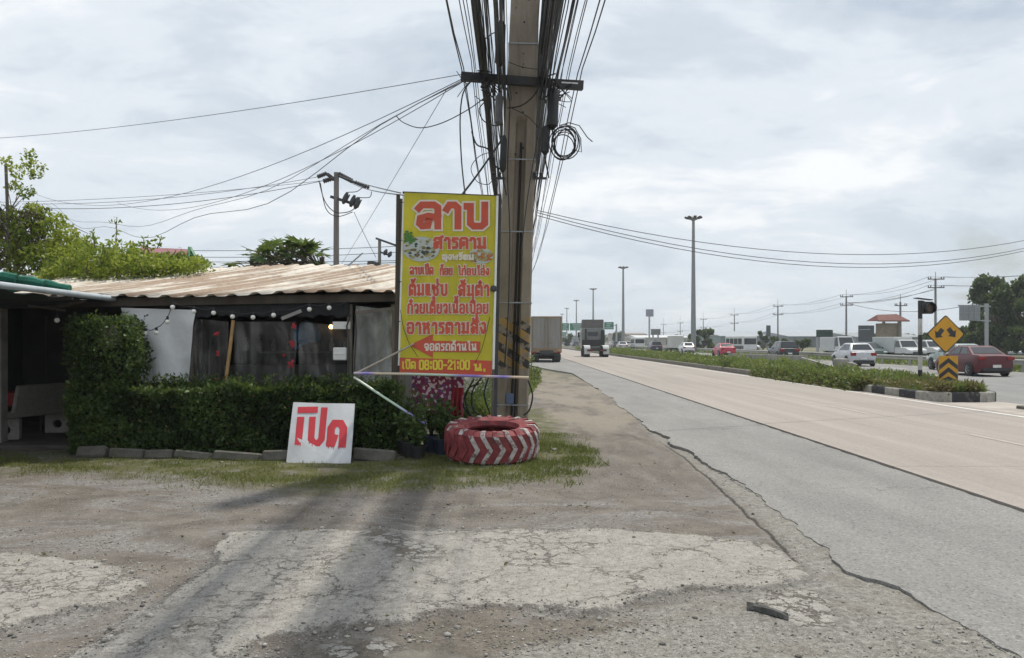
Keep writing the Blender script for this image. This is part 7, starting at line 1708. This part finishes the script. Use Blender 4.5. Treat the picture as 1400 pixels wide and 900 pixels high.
# ------------------------------------------------------------------ weeds, grass, stones, litter
F_WEED = foliage('weed_leaves', (.05, .075, .022), (.15, .20, .058), (.32, .32, .13), .42); F_STRAW = foliage('dry_grass', (.10, .085, .04), (.22, .185, .085), (.30, .26, .13), .3)
n = 52000; Y = 21.3 + (NR.uniform(0, 1, n) ** 1.7) * 120; x0 = np.interp(Y, [21.3, 22, 24], [11.3, 11.15, 11.15]); x1 = np.interp(Y, [21.3, 22.4, 29, 36, 60, 141], [12.4, 13.0, 14.4, 15.2, 15.4, 15.4])
u = NR.uniform(0, 1, n); X = x0 + (x1 - x0) * u; X -= (NR.uniform(0, 1, n) < .2) * NR.uniform(0, .35, n) * (Y > 24)
cl = fbm(X * 1.1, Y * .55, 4, 51); keep = cl > np.where(Y < 24, .45, .40); X, Y, cl = X[keep], Y[keep], cl[keep]
hgt_ = (.10 + .55 * np.clip(cl - .36, 0, 1) * 2.2) * np.interp(Y, [21, 23, 30, 60], [.55, .8, 1.05, 1.1])
hgt_ = hgt_ * (.5 + 1.2 * fbm(X * 2.7, Y * 1.3, 3, 57)) * np.interp((X - x0[keep]) / np.maximum(.2, x1[keep] - x0[keep]), [0, .4, 1], [1, .9, .55]); Z = .22 + NR.uniform(0, .8, len(X)) * hgt_
tag(leaf_mesh('weeds', np.stack([X, Y, Z], 1), .13 + .0016 * Y, F_WEED, .5, aspect=.42, tint=.15 + cl * .75), kind='stuff')
n = 26000; Y = 21.25 + NR.uniform(0, 1, n) ** 1.8 * 70; x0 = np.interp(Y, [21.3, 22, 24], [11.2, 11.05, 11.0]); x1 = np.interp(Y, [21.3, 22.4, 29, 36, 60, 141], [12.5, 13.1, 14.5, 15.3, 15.5, 15.5]); X = x0 + (x1 - x0) * NR.uniform(0, 1, n); cl = fbm(X * 1.4, Y * .7, 4, 71); kp = cl > .38
tag(leaf_mesh('tall_grass', np.stack([X, Y, np.full(n, .22)], 1)[kp], (.17 + .003 * Y)[kp], [F_WEED], aspect=.07, blade=True, bend=.45, tint=cl[kp] * .8), kind='stuff')
tag(leaf_mesh('dry_weeds', np.stack([X, Y, np.full(n, .24) + NR.uniform(0, .2, n)], 1)[~kp], .16, F_STRAW, .4, aspect=.25), kind='stuff')
n = 9000; Y = 23.4 + NR.uniform(0, 1, n) ** 1.3 * 13; X = 11.02 - np.abs(NR.normal(0, .16, n)); cl = fbm(X * .8, Y * .9, 4, 81); kp = cl > np.interp(Y, [23, 25, 27, 33, 37], [.62, .47, .36, .38, .55]); dn = np.clip((11.0 - X) / .4, 0, 1)
tag(leaf_mesh('overhanging_weeds', np.stack([X, Y, np.clip(.36 - dn * .33 + NR.normal(0, .05, n), .06, .5)], 1)[kp], .15, [F_STRAW], -.2, aspect=.3, tint=cl[kp]), kind='stuff')
tag(leaf_mesh('creeping_weeds', np.stack([X - .03, Y, np.clip(.40 - dn * .30 + NR.normal(0, .05, n), .08, .55)], 1)[kp][::2], .17, [F_WEED], -.1, aspect=.35, tint=cl[kp][::2] * .7), kind='stuff')
cs = []
for i in range(40):
    yy = 27 + random.random() ** 1.4 * 60; xr = float(np.interp(yy, [21.3, 22.4, 29, 36, 60, 90], [12.2, 12.6, 13.2, 13.6, 14.2, 14.6])); xx = 11.2 + (xr - 11.2) * random.random(); cs.append((xx, yy, .25 + random.uniform(.0, .16), random.uniform(.12, .26) + .0015 * yy))
pts, tt = clump_points(cs, 800, .9); pts[:, 2] = np.maximum(pts[:, 2], .2)
tag(leaf_mesh('taller_weeds', pts, .15, foliage('mixed_weeds', (.035, .055, .02), (.12, .16, .06), (.36, .33, .17), .4), .8, aspect=.28, tint=tt), kind='stuff')
# pale flowering bush on the island
wb_ = thing('pale_bush', 'pale silvery weed bush on the island before the black estate car', 'bush', (P(1080, 0, 48).x, 48, .22)); c = P(1082, 494, 48)
pts = np.stack([c.x + NR.normal(0, .75, 900), 48 + NR.normal(0, .5, 900), np.clip(c.z - .3 + NR.normal(0, .2, 900), .25, 2)], 1); leaf_mesh('foliage', pts, .26, foliage('pale_leaves', (.16, .19, .12), (.32, .36, .26), (.45, .48, .38), .3), .9, wb_, aspect=.22)
# verge beyond the guardrail, and weeds on the left of the road
n = 9000; Y = 30 + NR.uniform(0, 1, n) ** 1.5 * 170; X = NR.uniform(26.9, 29.6, n); cl = fbm(X * .9, Y * .3, 4, 91); tag(leaf_mesh('verge_grass', np.stack([X, Y, NR.uniform(.0, .4, n) * cl], 1), .3, F_WEED, .6, aspect=.3, tint=cl), kind='stuff')
n = 16000; Y = 15.5 + NR.uniform(0, 1, n) ** 1.6 * 45; lim = np.interp(Y, [15, 17.5, 22, 27, 32, 38, 47, 60], [-.1, .0, .35, .8, 1.15, 1.2, .9, .2]); X = lim - np.abs(NR.normal(0, .9, n)); cl = fbm(X * 1.3, Y * .5, 4, 95)
hh = .12 + .5 * np.clip(lim - X, 0, 1.2); kp = cl > .36; tag(leaf_mesh('roadside_weeds', np.stack([X, Y, NR.uniform(0, 1, n) * hh * cl * 1.6], 1)[kp], .10, F_WEED, .5, aspect=.4, tint=cl[kp] * .9), kind='stuff')
lbp = thing('straggly_bush', 'straggly bush at the left road edge just beyond the pole', 'bush', (P(726, 0, 30).x, 30, 0)); cs = [(P(px, py, 30).x, 30 + random.uniform(-.5, .5), P(px, py, 30).z, .16) for px, py in ((722, 498), (726, 490), (730, 505), (721, 511), (728, 515), (735, 508), (733, 516))]
pts, tt = clump_points(cs, 900); leaf_mesh('foliage', pts, .08, F_WEED, .3, lbp, aspect=.4, tint=tt); b = MB()
for c in cs: b.tube([(c[0], 30, 0), (c[0] + .03, c[1], c[2])], .012, 5)
b.build('stems', M_BARK, lbp)
# land left of and behind the hut
n = 9000; X = NR.uniform(-40, -1.9, n); Y = NR.uniform(18.5, 60, n); tag(leaf_mesh('back_weeds', np.stack([X, Y, NR.uniform(0, .5, n)], 1), .3, F_WEED, .5, aspect=.35), kind='stuff')
# turf: short blades, thin and patchy towards the lot
n = 150000; X = NR.uniform(-8.3, 1.25, n); Y = NR.uniform(8.5, 13.8, n); sg_ = sdf(GRASS, X, Y) + (fbm(X * 3, Y * 3, 4, 3) - .5) * .9; cl = fbm(X * 2.1, Y * 2.6, 4, 111)
den = 1 - sst(sg_, -.8, .5); den = den * sst(cl, .30, .56); kp = NR.uniform(0, 1, n) < den * .95; X, Y, cl = X[kp], Y[kp], cl[kp]
big = np.clip((X + .9) / 1.8, 0, 1) * (Y < 12.4)
tag(leaf_mesh('grass', np.stack([X, Y, hgt(X, Y) - .004], 1), .035 + .022 * NR.uniform(0, 1, len(X)) + .03 * big, foliage('turf_blades', (.055, .072, .02), (.155, .17, .045), (.33, .29, .11), .4), aspect=.13, blade=True, bend=.7, tint=np.clip(.95 - cl * .75 - .25 * big, 0, 1)), kind='stuff')
# loose gravel: many small angular stones
def stones(name, X, Y, r, mtl, flat=.6):
    n = len(X); ico = bmesh.new(); bmesh.ops.create_icosphere(ico, subdivisions=1, radius=1); V0 = np.array([v.co for v in ico.verts]); F0 = np.array([[v.index for v in f.verts] for f in ico.faces]); ico.free()
    V = V0[None] * NR.uniform(.65, 1.2, (n, len(V0), 1)); V = V * np.stack([NR.uniform(.7, 1.3, n), NR.uniform(.7, 1.3, n), flat * NR.uniform(.6, 1.1, n)], 1)[:, None]
    a = NR.uniform(0, 6.28, n); ca, sa = np.cos(a), np.sin(a); V = np.stack([V[..., 0] * ca[:, None] - V[..., 1] * sa[:, None], V[..., 0] * sa[:, None] + V[..., 1] * ca[:, None], V[..., 2]], -1) * r[:, None, None]
    V += np.stack([X, Y, hgt(X, Y) + r * .18], 1)[:, None]; Fc = (F0[None] + (np.arange(n) * len(V0))[:, None, None]).reshape(-1, 3)
    me = bpy.data.meshes.new(name); me.vertices.add(V.size // 3); me.vertices.foreach_set('co', V.ravel()); me.loops.add(Fc.size); me.loops.foreach_set('vertex_index', Fc.ravel().astype(np.int32)); me.polygons.add(len(Fc)); me.polygons.foreach_set('loop_start', np.arange(0, Fc.size, 3, dtype=np.int32)); me.update(calc_edges=True); me.materials.append(mtl)
    at = me.attributes.new('tint', 'FLOAT', 'FACE'); at.data.foreach_set('value', np.repeat(NR.uniform(0, 1, n), len(F0)).astype(np.float32)); return tag(link(name, me), kind='stuff')
def stone_mat():
    m, nt, N, L, bb = new_mat('gravel_stone'); t = NT(nt); col = t.ramp(t.attr('tint'), [(0, (.09, .085, .077)), (.4, (.21, .20, .182)), (.8, (.34, .325, .297)), (1, (.48, .46, .42))]); t.set(bb.inputs['Base Color'], t.mix(.3, col, t.ramp(t.noise(t.pos(), 60, 4), [(.3, .3), (.7, .7)]), 'OVERLAY')); bb.inputs['Roughness'].default_value = .9; return m
n = 70000; Y = 3.4 + NR.uniform(0, 1, n) ** 1.8 * 7.2; X = NR.uniform(-1, 1, n) * (Y * .66) ; X = np.clip(X, -8, 2.5); sp_ = np.minimum(sdf(PATCH_A, X, Y), sdf(PATCH_B, X, Y)); mud_ = sdf(MUD, X, Y); cl = fbm(X * 1.2, Y * 2.2, 4, 131)
pr = np.where(sp_ < -.05, .03, .35 * sst(cl, .42, .62) + .10); pr = np.where(np.abs(sp_) < .12, .5, pr); pr = np.where(sdf(OLD, X, Y) < 0, .22, pr); pr = np.where(mud_ < .1, .5, pr); pr = np.where(np.minimum.reduce([sdf(q, X, Y) for q in FRAG[:3]]) < .03, .06, pr); pr = np.where(sdf(GRASS, X, Y) < 0, .04, pr); pr = np.where(sdf(PUDDLE, X, Y) < .03, 0, pr); pr = np.where((X > 1.9) & (Y > 4.5), pr * .25, pr)
kp = NR.uniform(0, 1, n) < pr; X, Y = X[kp], Y[kp]; r = .0035 + .007 * NR.uniform(0, 1, len(X)) ** 3 + .012 * (NR.uniform(0, 1, len(X)) > .988); stones('gravel', X, Y, r, stone_mat())
# lumps of broken cement lying about
q = [(475, 868), (505, 860), (560, 873), (612, 862), (655, 858), (395, 745), (440, 722), (510, 745), (545, 770), (205, 850), (240, 870), (300, 842), (600, 722), (602, 730), (230, 755), (190, 770)]
X = np.array([G(*p).x for p in q]); Y = np.array([G(*p).y for p in q]); stones('cement_crumbs', X, Y, NR.uniform(.012, .035, len(q)), mat('cement_lump', (.36, .345, .31), .9, .15, 20), .45)
# fallen leaves and twigs
n = 260; X = NR.uniform(-7, 2, n); Y = NR.uniform(4.5, 11, n); tag(leaf_mesh('fallen_leaves', np.stack([X, Y, hgt(X, Y) + .004], 1), .035, F_STRAW, -.2, aspect=.5), kind='stuff')
# strip of torn rubber
b = MB(); pts = [G(1021, 836), G(1030, 838), G(1042, 842), G(1058, 847), G(1070, 850), G(1078, 852)]; n_ = 0; prs = []
for i, p in enumerate(pts):
    t_ = i / (len(pts) - 1); w = .034 * (1 - .35 * t_); up_ = .012 + .022 * math.sin(t_ * 3.0); hz_ = float(hgt(np.array([p.x]), np.array([p.y]))[0]); d = Vector((.25, 1, 0)).normalized()
    prs += [[p + d * -w + Vector((0, 0, hz_ + .006)), p + d * (-w * .4) + Vector((0, 0, hz_ + up_)), p + d * (w * .5) + Vector((0, 0, hz_ + up_ * 1.1)), p + d * w + Vector((0, 0, hz_ + .03)), p + d * (w * .4) + Vector((0, 0, hz_ + .004))]]
for r_ in prs: b.v += r_
for i in range(len(prs) - 1):
    for j in range(5): b.f.append((i * 5 + j, i * 5 + (j + 1) % 5, (i + 1) * 5 + (j + 1) % 5, (i + 1) * 5 + j)); b.m.append(0)
b.f += [(0, 1, 2, 3, 4), tuple((len(prs) - 1) * 5 + j for j in range(5))]; b.m += [0, 0]
tag(b.build('rubber_strip', mat('torn_rubber', (.022, .024, .022), .55, .3, 30, dirt=(.12, .115, .10), dirt_amt=.4, bump=.4), loc=pts[2]), 'curled strip of torn black rubber on the broken pavement', 'rubber strip')

# ------------------------------------------------------------------ air: one even haze round the whole place
def haze():
    b = MB(); b.box((0, 2000, 11.5), (8200, 6400, 31)); m, nt, N, L, bb = new_mat('haze'); N.remove(bb); v = N.new('ShaderNodeVolumePrincipled'); v.inputs['Color'].default_value = (.86, .92, .97, 1); v.inputs['Density'].default_value = .00055; v.inputs['Anisotropy'].default_value = .2
    L.new(v.outputs[0], N['Material Output'].inputs['Volume']); o = b.build('haze', m, loc=(0, 2000, -4)); tag(o, kind='stuff')
haze()
